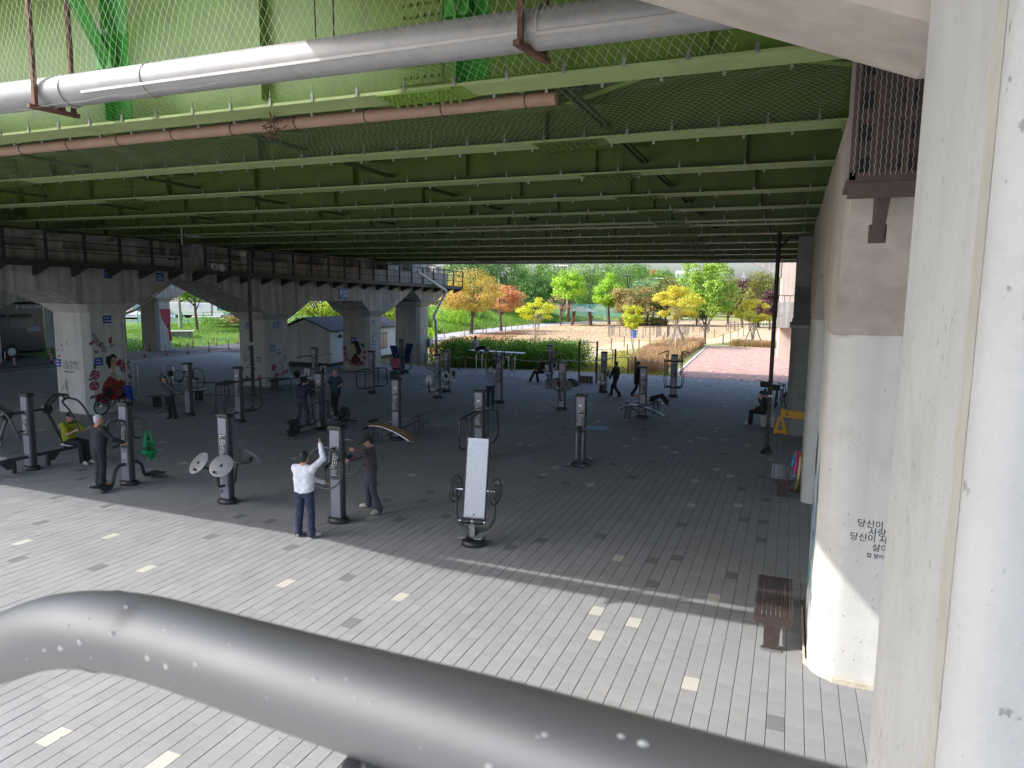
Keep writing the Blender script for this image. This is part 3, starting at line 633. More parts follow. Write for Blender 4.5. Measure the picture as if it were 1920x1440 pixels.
b.build('wire_mesh', mat('mesh_wire', (.33, .30, .28), .6, metal=.4), t, smooth=False)['kind'] = 'stuff'
b = MB(); b.box((.75, 6.86, 5.73), (.78, .56, .05)); b.box((.62, 6.58, 5.66), (.5, .06, .12)); b.box((.92, 6.58, 5.66), (.10, .06, .12)); b.build('floor', BROWNST, t, smooth=False)
MB().prism([(.62, 6.62, 5.7), (.62, 7.14, 5.7), (.62, 7.14, 5.30), (.62, 7.06, 5.30)], (.09, 0, 0)).box((.665, 7.1, 5.35), (.14, .07, .16)).build('bracket', BROWNST, t, smooth=False)

# ================================================================ PEOPLE: one blended surface per garment
def surfnet(F, O, h):
    """naive surface nets: F sampled field, negative inside"""
    s = F < 0; nx, ny, nz = F.shape
    acc = np.zeros((nx-1, ny-1, nz-1, 3)); cnt = np.zeros((nx-1, ny-1, nz-1))
    corners = [(a, b, c) for a in (0, 1) for b in (0, 1) for c in (0, 1)]
    sl = lambda t: tuple(slice(q, q+n-1) for q, n in zip(t, (nx, ny, nz)))
    for a in corners:
        for ax in range(3):
            if a[ax]: continue
            b = list(a); b[ax] = 1; b = tuple(b)
            fa, fb = F[sl(a)], F[sl(b)]; x = (fa < 0) != (fb < 0); t = np.where(x, fa/(fa-fb+1e-12), 0)
            for k in range(3): acc[..., k] += np.where(x, a[k]+(t if k == ax else 0), 0)
            cnt += x
    m = cnt > 0; idx = -np.ones(cnt.shape, int); idx[m] = np.arange(m.sum())
    ijk = np.argwhere(m); V = (ijk+acc[m]/cnt[m][:, None])*h+np.array(O)
    Q = []
    for ax in range(3):
        b = [0, 0, 0]; b[ax] = 1; o1, o2 = [(ax+1) % 3, (ax+2) % 3]
        A = s[:nx-b[0], :ny-b[1], :nz-b[2]]; B = s[b[0]:, b[1]:, b[2]:]
        e = np.argwhere(A != B); ok = (e[:, o1] > 0) & (e[:, o2] > 0) & (e[:, o1] < F.shape[o1]-1) & (e[:, o2] < F.shape[o2]-1); e = e[ok]
        fl = A[tuple(e.T)]
        def at(d1, d2): q = e.copy(); q[:, o1] -= d1; q[:, o2] -= d2; return idx[tuple(q.T)]
        q = np.stack([at(1, 1), at(0, 1), at(0, 0), at(1, 0)], 1); q[~fl] = q[~fl][:, ::-1]; Q.append(q)
    return V, np.concatenate(Q)
def blend(prims, h, k=.03):
    """prims: ('c', a, b, ra, rb) tapered capsules or ('e', c, (rx,ry,rz), Rot) ellipsoids -> mesh arrays"""
    lo = np.array([9e9]*3); hi = -lo
    for p in prims:
        if p[0] == 'c': P = np.array([p[1], p[2]]); r = max(p[3], p[4])
        else: P = np.array([p[1]]); r = max(p[2])
        lo = np.minimum(lo, P.min(0)-r-.05); hi = np.maximum(hi, P.max(0)+r+.05)
    n = np.ceil((hi-lo)/h).astype(int)+1; F = np.full(n, .25)
    for p in prims:
        if p[0] == 'c': P = np.array([p[1], p[2]], float); r = max(p[3], p[4])
        else: P = np.array([p[1]], float); r = max(p[2])
        a = np.maximum(0, np.floor((P.min(0)-r-.1-lo)/h)).astype(int); b = np.minimum(n, np.ceil((P.max(0)+r+.1-lo)/h).astype(int)+1)
        X = np.stack(np.meshgrid(*[np.arange(a[i], b[i])*h+lo[i] for i in range(3)], indexing='ij'), -1)
        if p[0] == 'c':
            d = P[1]-P[0]; t = np.clip(((X-P[0])@d)/max(d@d, 1e-9), 0, 1); D = np.linalg.norm(X-P[0]-t[..., None]*d, axis=-1)-(p[3]+(p[4]-p[3])*t)
        else:
            q = X-P[0]
            if len(p) > 3 and p[3] is not None: q = q@np.array(p[3])
            g = q/np.array(p[2]); l = np.linalg.norm(g, axis=-1); D = (l-1)*min(p[2])*np.where(l > 1, 1.0, 1)
        sl = tuple(slice(a[i], b[i]) for i in range(3)); G = F[sl]
        hh = np.clip(.5+.5*(D-G)/k, 0, 1); F[sl] = D*(1-hh)+G*hh-k*hh*(1-hh)
    return surfnet(F, lo, h)
SKIN = mat('skin', (.50, .28, .19), .55, var=.06, scale=12)
HAIRK = mat('black_hair', (.012, .011, .011), .55, var=.2, scale=40)
HAIRG = mat('silver_hair', (.42, .43, .44), .6, var=.2, scale=40)
_cl = {}
def cloth(name, c, r=.85): return mat('cloth_'+name, c, r, var=.14, scale=7, bump=.35, bscale=14)
def V3(*a): return np.array(a, float)
def person(label, loc, rz, J=None, top=(.1, .1, .1), topn='dark', legs=(.02, .02, .022), legn='black', shoe=(.5, .48, .44), shoen='pale', sleeves='long', hair='black', cap=None, face=0., h=.017, scale=1., group=None, fat=1., head=None, extra=None):
    """J overrides joints, metres; +Y is where the person faces, +X is the right-hand side"""
    j = dict(pel=V3(0, 0, .93), chest=V3(0, 0, 1.26), neck=V3(0, .0, 1.44), head=V3(0, .025, 1.575))
    for s, n in ((1, 'r'), (-1, 'l')):
        j['sh'+n] = V3(s*.185, 0, 1.385); j['el'+n] = V3(s*.245, -.02, 1.11); j['wr'+n] = V3(s*.25, .06, .87)
        j['hip'+n] = V3(s*.09, 0, .90); j['kn'+n] = V3(s*.10, .015, .49); j['an'+n] = V3(s*.10, -.02, .085); j['toe'+n] = V3(s*.125, .15, .035)
    for k, v in (J or {}).items(): j[k] = V3(*v)
    root = thing('person', label, 'person', loc, rz, group); root.scale = (scale,)*3
    u = j['head']-j['neck']; u /= np.linalg.norm(u); hd = j['head']
    right = j['shr']-j['shl']; right /= np.linalg.norm(right)
    f = np.cross(u, right); f /= np.linalg.norm(f)
    ca, sa = math.cos(face), math.sin(face); f2 = f*ca+right*sa; r2 = right*ca-f*sa; f, r = f2, r2
    HR = np.stack([r, f, u], 1)
    P = [('e', hd+u*.025, (.074, .092, .105), HR), ('e', hd-u*.05+f*.018, (.058, .068, .07), HR), ('c', j['neck']-u*.03, hd-u*.05-f*.012, .056, .052),
         ('c', hd+f*.088+u*.01, hd+f*.108-u*.018, .011, .016), ('e', hd+r*.076, (.012, .022, .03), HR), ('e', hd-r*.076, (.012, .022, .03), HR), ('c', hd+f*.075-u*.055-r*.015, hd+f*.075-u*.055+r*.015, .012, .012)]
    def torso(g):
        c, p, n = j['chest'], j['pel'], j['neck']; up = n-p; up = up/np.linalg.norm(up); fw = np.cross(up, right); o = []
        for s in (-1, 1):
            o += [('c', c+right*s*.085*fat+up*.04, p+right*s*.075*fat+up*.06, .108*fat+g, .105*fat+g), ('c', n-up*.05+right*s*.04, j['shr' if s > 0 else 'shl']-up*.02, .062+g, .068+g)]
        o += [('c', c-fw*.005, n-up*.05, .11+g, .062+g), ('c', p+up*.02, c, .10*fat+g, .10*fat+g)]
        return o
    def arm(n, g, upto=1.):
        a, e, w = j['sh'+n], j['el'+n], j['wr'+n]
        if upto < 1: return [('c', a, a+(e-a)*upto, .06+g, .055+g)]
        return [('c', a, e, .055+g, .043+g), ('c', e, w, .043+g, .031+g)]
    def leg(n, g, flare=0):
        return [('c', j['hip'+n], j['kn'+n], .088*fat**.5+g, .058+g), ('c', j['kn'+n], j['an'+n], .057+g, .040+g+flare)]
    P += torso(-.012)+arm('r', -.008)+arm('l', -.008)+leg('r', -.012)+leg('l', -.012)
    fing = MB()
    for n, s in (('r', 1), ('l', -1)):
        w, e = j['wr'+n], j['el'+n]; d = w-e; d /= np.linalg.norm(d); grip = j.get('grip'+n)
        side = np.cross(d, right*s if abs(d@right) < .8 else V3(0, 0, 1)); side /= np.linalg.norm(side); nrm = np.cross(d, side)
        if grip is not None: side = grip/np.linalg.norm(grip); side = side-d*(side@d); side /= max(np.linalg.norm(side), 1e-6); nrm = np.cross(d, side)
        P += [('c', w, w+d*.055+side*.012, .027, .026), ('c', w, w+d*.055-side*.012, .027, .026)]
        curl = 1.0 if grip is not None else .35
        for q, (o_, L) in enumerate(((.03, .07), (.01, .08), (-.01, .075), (-.03, .058))):
            b0 = w+d*.07+side*o_; p1 = b0+d*L*.45-nrm*L*.2*curl; p2 = p1+d*L*.3*(1-curl*.7)-nrm*L*.35*curl; p3 = p2+d*L*.2*(1-curl*1.4)-nrm*L*.25*curl
            fing.tube([b0-d*.02, p1, p2, p3], [.0095, .009, .008, .006], 6)
        b0 = w+d*.02+side*.028; fing.tube([b0, b0+d*.03+side*.022-nrm*.01, b0+d*.055+side*.018-nrm*.03*curl], [.011, .010, .007], 6)
        if shoe is not None:
            pass
    Vb, Qb = blend(P, h); Fb = [tuple(q) for q in Qb.tolist()]; off = len(Vb)
    allV = [tuple(p) for p in Vb.tolist()]+fing.v
    me = bpy.data.meshes.new('body'); me.from_pydata(allV, [], Fb+[tuple(i+off for i in q) for q in fing.f]); me.materials.append(SKIN); me.polygons.foreach_set('use_smooth', [True]*len(me.polygons))
    o = bpy.data.objects.new('body', me); col.objects.link(o); o.parent = root
    def garment(nm, prims, m, hh=h, k=.03):
        V, Q = blend(prims, hh, k); ph = float(loc[0])*3
        if nm != 'shoe': V = V+.0026*np.stack([np.sin(V[:, 2]*52+V[:, 0]*31+ph)+np.sin(V[:, 2]*23-V[:, 1]*40), np.sin(V[:, 2]*45-V[:, 0]*38+2+ph)+np.sin(V[:, 2]*27+V[:, 0]*44), .5*np.sin(V[:, 0]*40+ph)], 1)
        return np_mesh(nm, V, Q, m, root, smooth=True)
    up = j['neck']-j['pel']; up /= np.linalg.norm(up)
    T = torso(.010)+[('c', j['pel']+up*.02-right*.05, j['pel']+up*.02+right*.05, .118*fat, .118*fat)]
    for n in 'rl': T += arm(n, .014) if sleeves == 'long' else arm(n, .02, .72)
    garment('shirt', T, cloth(topn, top))
    L = leg('r', .012, .022)+leg('l', .012, .022)+[('c', j['pel']-right*.05-up*.01, j['pel']+right*.05-up*.01, .115*fat, .115*fat)]
    garment('trousers', L, cloth(legn, legs))
    SM = mat('shoe_'+shoen, shoe, .6, var=.15, scale=20); SO = mat('shoe_sole', (.6, .58, .54), .6)
    for n in 'rl':
        a, tt = j['an'+n], j['toe'+n]; d = tt-a; dn = d/np.linalg.norm(d); dz = V3(0, 0, 1)-dn*dn[2]; dz /= np.linalg.norm(dz)
        garment('shoe', [('c', a-dz*.022-dn*.02, tt, .045, .036), ('c', a, a-dz*.02, .05, .045), ('c', tt-dn*.06+dz*.012, tt-dn*.01, .042, .036)], SM, .012, .02)
    if hair == 'bald': hp = None
    else:
        hp = [('e', hd+u*.045-f*.018, (.084, .098, .096), HR), ('e', hd-u*.01-f*.04, (.08, .062, .085), HR)]
        if hair == 'long': hp += [('e', hd-u*.06-f*.03, (.088, .07, .10), HR)]
        HM = {'silver': HAIRG}.get(hair, HAIRK); V, Q = blend(hp, .012, .02)
        # clear the face
        loc_ = (V-hd)@HR; keep = ~((loc_[:, 1] > .055) & (loc_[:, 2] < .075)); kq = keep[Q].all(1); np_mesh('hair', V, Q[kq], HM, root, smooth=True)
    if cap is not None:
        V, Q = blend([('e', hd+u*.06-f*.006, (.088, .106, .085), HR), ('e', hd+u*.055+f*.115, (.065, .075, .011), HR)], .011, .015)
        loc_ = (V-hd)@HR; kq = (loc_[:, 2] > .028)[Q].all(1); np_mesh('cap', V, Q[kq], cloth('cap', cap), root, smooth=True)
    E_ = mat('eye_dark', (.015, .012, .01), .3)
    for s in (-1, 1):
        c = hd+f*.086+r*s*.031+u*.018; MB().ball(c, .0095, 8).build('eye', E_, root)
        if hair != 'bald' or True: MB().tube([tuple(c+u*.02+r*s*.018-f*.006), tuple(c+u*.023+f*.001), tuple(c+u*.02-r*s*.014+f*.003)], .004, 5).build('eyebrow', HAIRG if hair == 'silver' else HAIRK, root)
    MB().tube([tuple(hd+f*.084-u*.052-r*.022), tuple(hd+f*.091-u*.053), tuple(hd+f*.084-u*.052+r*.022)], .004, 5).build('mouth', mat('lips', (.30, .10, .08), .5), root)
    if extra: extra(root, j)
    return root

# ================================================================ FITNESS MACHINES (post + two units facing -Y and +Y)
GRP = 'outdoor fitness machines on the plaza'
def U(t, s, name, b, m, **k):
    o = b.build(name, m, t, **k)
    if s > 0: o.rotation_euler = (0, 0, math.pi)
    return o
PW, PD = .30, .17
def post(t, sticker=(1.72, None), panel=True, H=2.05, W=PW, D=PD):
    MB().rbox((0, 0, H/2), (W, D, H-.1), .025).build('post', MACH, t, ang=25)
    for s in (-1, 1):
        o = MB().box((0, -D/2-.003, H/2+.0), (W-.075, .006, H-.16)).build('face_panel', SILVER, t, smooth=False)
        if s > 0: o.rotation_euler = (0, 0, math.pi)
    c = MB(); w, d, = W/2+.012, D/2+.014
    c.add([(-w, -d, H-.09), (w, -d, H-.09), (w, d, H-.09), (-w, d, H-.09), (-w, -d, H-.045), (w, -d, H-.045), (w, d, H-.03), (-w, d, H-.03), (-w*.82, -d*.75, H-.005), (w*.82, -d*.75, H-.005), (w*.82, d*.8, H), (-w*.82, d*.8, H)],
          [(3, 2, 1, 0), (0, 1, 5, 4), (1, 2, 6, 5), (2, 3, 7, 6), (3, 0, 4, 7), (4, 5, 9, 8), (5, 6, 10, 9), (6, 7, 11, 10), (7, 4, 8, 11), (8, 9, 10, 11)]); c.build('cap', BLACKP, t, smooth=False)
    b = MB()
    for r0, z in ((0, 0),): pass
    prof = [(.245, 0), (.25, .035), (.24, .075), (.21, .105), (.165, .12), (.10, .125)]
    T = Matrix.Diagonal((1, .78, 1, 1)); b.lathe(prof, 20, T); b.build('base_cover', BLACKP, t, ang=50)
    b = MB()
    for x in (-.2, .2): b.box((x, 0, .06), (.07, .2, .11))
    for k in range(4): pass
    b.build('base_lug', BLACKP, t, smooth=False) if False else None
    if panel:
        pn = MB().box((0, -D/2-.008, 1.26), (W-.10, .004, .66)).build('instruction_panel', INK, t, smooth=False)
        q = MB(); y = -D/2-.0115
        def bar(x, z, w, h): q.box((x, y, z), (w, .002, h))
        rnd = random.Random(id(t) % 997)
        bar(0, 1.565, .17, .012); bar(-.05, 1.53, .06, .018)
        for k in range(4):
            x = -.066+.044*k; q.ball((x, y, 1.475), .009, 6, (1, .15, 1)); bar(x, 1.44, .011, .045); bar(x+.01*rnd.choice((-1, 1)), 1.455, .026, .007); bar(x-.006, 1.40, .006, .04); bar(x+.007, 1.40, .006, .04)
        for k in range(3): x = -.05+.045*k; bar(x, 1.285, .014, .05); bar(x, 1.325, .012, .012)
        for k in range(13):
            z = 1.36-.011*k if k < 2 else 1.235-.022*(k-2)
            w = rnd.uniform(.07, .165); bar(-.085+w/2, z, w, .007)
        q.build('white_print', PRINT, pn, smooth=False)
    if sticker:
        for z in sticker:
            if z: MB().box((0, -D/2-.008, z), (.085, .004, .055 if z > 1.4 else .04)).build('sticker', PRINT, t, smooth=False)
def machine(label, loc, **k):
    t = thing('exercise_machine', label, 'exercise machine', loc, 0, GRP); post(t, **k); return t
def bolts(t, s, zs, x=(.06,)):
    b = MB()
    for z in zs:
        for xx in x:
            for sx in (-1, 1): b.cyl((sx*xx, -PD/2, z), (sx*xx, -PD/2-.03, z), .017, 8)
    for i in range(1): U(t, s, 'bolt', b, CHROME)['kind'] = 'stuff'
def grip(t, s, a, b_): U(t, s, 'grip', MB().cyl(a, b_, .021, 10), RUBBER)
def u_ring(t, s, Rr=.42, z=1.25, y=-.42):
    U(t, s, 'arm', MB().tube(fillet([(0, -.08, z+.33), (0, -.22, z+.33), (0, -.26, z+.05), (0, y, z)], .1), .038, 12), MACH)
    U(t, s, 'wheel_ring', MB().ring((0, y, z), (0, 1, 0), Rr, .017, 40, 8), MACH)
    for sx in (-1, 1): U(t, s, 'spoke', MB().cyl((0, y, z), (sx*Rr, y, z), .012, 8), MACH)
    U(t, s, 'spoke', MB().cyl((0, y, z), (0, y, z-Rr), .012, 8), MACH)
    U(t, s, 'hub', MB().cyl((0, y+.06, z), (0, y-.05, z), .05, 14), BLACKP)
    for an in (.5, 3.6): U(t, s, 'handle', MB().cyl((Rr*math.cos(an), y, z+Rr*math.sin(an)), (Rr*math.cos(an), y-.10, z+Rr*math.sin(an)), .018, 8), RUBBER)
def u_discs(t, s, z=.98):
    U(t, s, 'arm', MB().tube(fillet([(0, -.08, .42), (0, -.25, .42), (0, -.30, .78), (0, -.42, .86)], .12), .034, 12), MACH)
    U(t, s, 'arm', MB().tube(fillet([(-.32, -.42, z-.08), (-.12, -.36, .84), (.12, -.36, .84), (.32, -.42, z-.08)], .1), .034, 12), MACH)
    for sx in (-1, 1):
        T = Matrix.Translation((sx*.32, -.46, z)) @ Matrix.Rotation(R(48), 4, 'X') @ Matrix.Rotation(R(12*sx), 4, 'Y')
        d = U(t, s, 'disc', MB().lathe([(.255, 0), (.268, .008), (.268, .02), (.25, .026), (.05, .028)], 32, T), DISC, ang=25)
        U(t, s, 'hub', MB().lathe([(.045, -.08), (.045, .02), (.03, .04), (.02, .05)], 12, T), BLACKP)
        U(t, s, 'knob', MB().lathe([(.016, .02), (.016, .05), (.03, .06), (.034, .075), (.02, .092)], 10, T @ Matrix.Translation((-sx*.06, -.19, 0))), BLACKP)
def u_loop(t, s, z0=.32, z1=1.18, w=.24):
    """skater bars: an upright U of thick tube with a foot plate"""
    for sx in (-1, 1):
        U(t, s, 'arm', MB().tube(fillet([(sx*.07, -.08, z1), (sx*w, -.34, z1+.03), (sx*w, -.92, z1-.02), (sx*w, -.95, z0+.1), (sx*w*.8, -.70, z0), (0, -.3, z0), (0, -.08, z0+.02)], .14), .034, 12), MACH)
    U(t, s, 'foot_plate', MB().rbox((0, -.6, z0+.04), (.42, .3, .025), .01), BLACKP)
    U(t, s, 'collar', MB().cyl((-w, -.9, z1-.02), (w, -.9, z1-.02), .022, 10), RUBBER)
def u_twist(t, s):
    for sx in (-1, 1):
        U(t, s, 'handle', MB().tube(fillet([(sx*.07, -.08, 1.58), (sx*.07, -.2, 1.66), (sx*.20, -.34, 1.60), (sx*.22, -.36, 1.12), (sx*.22, -.5, 1.05)], .12), .03, 12), MACH)
        U(t, s, 'grip', MB().cyl((sx*.22, -.42, 1.065), (sx*.22, -.58, 1.05), .022, 10), RUBBER)
    U(t, s, 'foot_arm', MB().tube(fillet([(0, -.08, .52), (0, -.26, .54), (.02, -.40, .40), (.05, -.48, .14), (.12, -.62, .06), (.14, -.85, .07)], .14), .042, 12), MACH)
    U(t, s, 'foot_post', MB().cyl((.14, -.82, 0), (.14, -.82, .1), .045, 12), MACH)
    for sx in (-1, 1): U(t, s, 'foot_plate', MB().rbox((-.02+sx*.11, -.74, .125), (.19, .34, .03), .012), BLACKP)
def u_ellip(t, s):
    U(t, s, 'base_rail', MB().tube([(0, -.08, .10), (0, -1.75, .07)], .035, 8), MACH)
    U(t, s, 'base_rail', MB().cyl((-.3, -1.75, .05), (.3, -1.75, .05), .03, 8), MACH)
    U(t, s, 'flywheel', MB().cyl((-.06, -1.42, .33), (.06, -1.42, .33), .29, 26), BLACKP, ang=30)
    U(t, s, 'hub', MB().cyl((-.1, -1.42, .33), (.1, -1.42, .33), .07, 12), MACH)
    for sx in (-1, 1):
        dz = .09*sx
        U(t, s, 'pedal_arm', MB().tube([(sx*.15, -1.42, .33+dz), (sx*.16, -.75, .26+dz*.4), (sx*.16, -.28, .42)], .028, 8), MACH)
        U(t, s, 'pedal', MB().rbox((sx*.16, -.88, .30+dz*.5), (.14, .36, .035), .01), BLACKP)
        U(t, s, 'swing_arm', MB().tube(fillet([(sx*.16, -.28, .42), (sx*.19, -.2-dz*.5, .98), (sx*.24, -.42-dz*1.8, 1.36), (sx*.24, -.46-dz*1.8, 1.55)], .1), .022, 8), MACH)
        U(t, s, 'grip', MB().cyl((sx*.24, -.44-dz*1.8, 1.40), (sx*.24, -.465-dz*1.8, 1.58), .026, 10), RUBBER)
        U(t, s, 'strut', MB().cyl((sx*.13, -.1, .06), (sx*.17, -.26, .95), .022, 8), MACH)
    U(t, s, 'pivot', MB().cyl((-.22, -.2, .98), (.22, -.2, .98), .03, 10), MACH)
def u_situp(t, s, m, y=-.78):
    """curved sit-up board lying across, on tube legs with foot rollers"""
    n = 14; V = []; F = []
    prof = [(-.42, .60), (-.2, .60), (.1, .555), (.4, .48), (.72, .38), (1.02, .26)]
    def at(u):
        k = u*(len(prof)-1); i = min(int(k), len(prof)-2); f_ = k-i; return prof[i][0]*(1-f_)+prof[i+1][0]*f_, prof[i][1]*(1-f_)+prof[i+1][1]*f_+.05*math.sin(math.pi*u)
    for q in range(4):
        b = MB()
        for k in range(4):
            u0, u1 = (q*4+k)/16+(.006 if k == 0 else 0), (q*4+k+1)/16-(.006 if k == 3 else 0)
            (xa, za), (xb, zb) = at(u0), at(u1)
            b.prism([(xa, y-.19, za), (xb, y-.19, zb), (xb, y-.19, zb-.035), (xa, y-.19, za-.035)], (0, .38, 0))
        U(t, s, 'board', b, m, smooth=False)
    for yy in (y-.2, y+.2):
        U(t, s, 'side_rail', MB().tube([(at(i/12)[0], yy, at(i/12)[1]-.03) for i in range(13)]+[(1.12, yy+(.1 if yy < y else -.1), .19)], .016, 8), CHROME)
    for xx in (-.45, -.3): U(t, s, 'leg', MB().tube([(xx, y-.16, .58), (xx-.05, y-.16, .06), (xx-.05, y+.16, .06), (xx, y+.16, .58)], .022, 8), MACH)
    U(t, s, 'beam', MB().tube([(-.3, y, .5), (.1, y, .3), (.1, -.08, .3)], .034, 8), MACH)
    for xx, zz in ((-.42, .72), (-.62, .47)):
        U(t, s, 'roller', MB().cyl((xx, y-.26, zz), (xx, y+.26, zz), .045, 12), BLACKP)
    U(t, s, 'roller_arm', MB().tube([(-.42, y, .72), (-.42, y, .58), (-.62, y, .47)], .02, 8), MACH)
def u_seat(t, s, y=-.62, z=.52, back=True, x=0.):
    U(t, s, 'seat_beam', MB().tube(fillet([(x, -.08, .36), (x, y, .36), (x, y, z-.03)], .06), .034, 10), MACH)
    U(t, s, 'seat', MB().rbox((x, y, z), (.36, .34, .05), .02), SEATW)
    if back:
        U(t, s, 'backrest', MB().rbox((x, y-.2, z+.32), (.32, .045, .36), .02), SEATW); U(t, s, 'backrest_pad', MB().rbox((x, y-.17, z+.32), (.17, .02, .24), .01), BLACKP)
        U(t, s, 'back_bar', MB().tube([(x, y-.1, z-.05), (x, y-.235, z+.05), (x, y-.235, z+.34)], .022, 8), MACH)
def u_pulldown(t, s):
    """seat facing sideways, swing arm over the top"""
    U(t, s, 'cross_tube', MB().cyl((0, -.08, 1.56), (0, -.62, 1.56), .036, 10), MACH)
    U(t, s, 'hub_plate', MB().prism([(-.05, -.60, 1.66), (-.05, -.42, 1.66), (-.05, -.38, 1.55), (-.05, -.48, 1.42), (-.05, -.60, 1.42), (-.05, -.66, 1.55)], (.1, 0, 0)), BLACKP, smooth=False)
    U(t, s, 'upright', MB().tube([(0, -.52, 1.48), (0, -.98, .38)], .045, 10), MACH)
    for dx in (-.09, .09):
        U(t, s, 'swing_arm', MB().tube(fillet([(s*-1*(.0)+dx, -.5, 1.62), (dx, -.78, 1.90), (dx+s*-.05, -1.0, 1.90), (s*-.10+dx, -1.02, 1.78)], .18), .034, 10), MACH)
        yy = -.78 if dx < 0 else -1.22
        U(t, s, 'lever', MB().tube(fillet([(s*-.1+dx*.5, -1.0, 1.8), (s*-.22, yy, 1.74), (s*-.52, yy, 1.52), (s*-.86, yy, .98)], .12), .028, 10), MACH)
        U(t, s, 'grip', MB().cyl((s*-.72, yy, 1.20), (s*-.72+s*-.0, yy-.2 if dx > 0 else yy+.2, 1.20), .02, 8), RUBBER)
    U(t, s, 'base_beam', MB().box((0, -.8, .36), (.07, 1.5, .08)), MACH, smooth=False)
    for yy in (-.45, -1.5): U(t, s, 'leg', MB().box((0, yy, .17), (.085, .085, .34)), MACH, smooth=False)
    U(t, s, 'gusset', MB().prism([(-.01, -.5, .33), (-.01, -.82, .33), (-.01, -.62, .12), (-.01, -.5, .12)], (.02, 0, 0)), MACH, smooth=False)
    U(t, s, 'seat_bar', MB().tube(fillet([(0, -1.0, .38), (s*-.05, -1.0, .44), (s*-.34, -1.0, .46)], .05), .03, 8), MACH)
    U(t, s, 'seat', MB().rbox((s*-.18, -1.0, .51), (.40, .36, .05), .02), SEATW)
    U(t, s, 'backrest', MB().rbox((s*.05, -1.0, .84), (.045, .36, .42), .02), SEATW)
    U(t, s, 'backrest_pad', MB().rbox((s*.025, -1.0, .84), (.03, .18, .28), .01), BLACKP)
def u_bars(t, s):
    """walker with long side swing bars"""
    for sx in (-1, 1):
        U(t, s, 'swing_bar', MB().tube(fillet([(sx*.05, -.10, 1.42), (sx*.12, -.72, 1.36), (sx*.16, -.95, 1.30), (sx*.18, -1.0, .55), (sx*.16, -.72, .38), (sx*.08, -.45, .40)], .12), .034, 12), MACH)
    U(t, s, 'foot_plate', MB().rbox((0, -.5, .42), (.40, .28, .03), .01), BLACKP)
    U(t, s, 'joint', MB().ball((0, -.95, 1.33), .06, 10), BLACKP)
def u_step(t, s):
    for sx in (-1, 1):
        U(t, s, 'handle', MB().tube(fillet([(sx*.05, -.08, 1.08), (sx*.1, -.3, 1.08), (sx*.34, -.62, 1.18), (sx*.30, -.74, 1.12)], .08), .02, 10), CHROME)
    U(t, s, 'mast', MB().tube([(0, -.16, .1), (0, -.16, 1.1)], .045, 10), MACH)
    U(t, s, 'joint', MB().ball((0, -.16, 1.1), .075, 12), BLACKP)
    for sx in (-1, 1):
        U(t, s, 'pedal_arm', MB().tube([(0, -.14, .22), (sx*.18, -.36, .09)], .026, 8), MACH)
        U(t, s, 'pedal', MB().rbox((sx*.2, -.46, .09), (.15, .28, .03), .01), BLACKP)
        U(t, s, 'pedal_pad', MB().rbox((sx*.2, -.46, .108), (.10, .2, .01), .004), mat('blue_grey_pad', (.25, .34, .46), .5))
def u_press(t, s):
    u_seat(t, s, -.55, .5)
    for sx in (-1, 1):
        U(t, s, 'swing_arm', MB().tube(fillet([(sx*.1, -.08, 1.6), (sx*.30, -.30, 1.66), (sx*.36, -.5, 1.55), (sx*.36, -.62, 1.05), (sx*.36, -.9, 1.0)], .14), .028, 10), MACH)
        grip(t, s, (sx*.36, -.8, 1.0), (sx*.36, -.95, .99))
def u_pull(t, s):
    U(t, s, 'crossbar', MB().cyl((-.42, -.2, 1.72), (.42, -.2, 1.72), .03, 10), MACH)
    for sx in (-1, 1):
        U(t, s, 'upright_bar', MB().cyl((sx*.34, -.22, 1.05), (sx*.34, -.22, 2.2), .022, 8), MACH)
        U(t, s, 'grip', MB().tube([(sx*.34, -.22, 2.2), (sx*.5, -.5, 2.14), (sx*.58, -.72, 2.08)], .022, 8), RUBBER)
        U(t, s, 'lower_bar', MB().tube(fillet([(sx*.1, -.08, .5), (sx*.38, -.2, .5), (sx*.42, -.3, .75), (sx*.42, -.28, 1.1)], .08), .02, 8), MACH)
    U(t, s, 'foot_bar', MB().cyl((-.4, -.3, .48), (.4, -.3, .48), .025, 8), MACH)
def u_bike(t, s):
    U(t, s, 'seat_beam', MB().tube(fillet([(0, -.08, .42), (0, -.75, .34), (0, -.86, .5), (0, -.88, .86)], .1), .034, 10), MACH)
    U(t, s, 'seat', MB().rbox((0, -.62, .46), (.36, .34, .05), .02), SEATW)
    U(t, s, 'backrest', MB().lathe([(.02, -.02), (.19, -.02), (.2, 0), (.19, .02), (.02, .025)], 20, Matrix.Translation((0, -.85, .92)) @ Matrix.Rotation(R(90), 4, 'X') @ Matrix.Diagonal((.85, 1.15, 1, 1))), SEATW)
    U(t, s, 'backrest_pad', MB().box((0, -.82, .92), (.08, .03, .26)).box((0, -.819, .93), (.2, .03, .1)), BLACKP, smooth=False)
    for sx in (-1, 1):
        U(t, s, 'handle', MB().tube(fillet([(sx*.1, -.1, 1.2), (sx*.25, -.25, 1.35), (sx*.25, -.55, 1.42)], .1), .02, 8), MACH); grip(t, s, (sx*.25, -.45, 1.40), (sx*.25, -.6, 1.43))
        U(t, s, 'pedal', MB().rbox((sx*.16, -.28, .38), (.1, .2, .03), .01), BLACKP)
def u_pads(t, s):
    """back rollers on a curved top frame"""
    U(t, s, 'frame', MB().ring((0, -.45, 2.05), (1, .25, 0), .34, .02, 26, 8), MACH)
    U(t, s, 'arm', MB().tube([(0, -.08, 1.8), (0, -.45, 1.75)], .03, 8), MACH)
    for dx in (-.1, .1):
        for dz in (-.08, .1): U(t, s, 'roller', MB().cyl((dx, -.62, 2.05+dz), (dx, -.28, 2.05+dz), .065, 12), BLACKP)
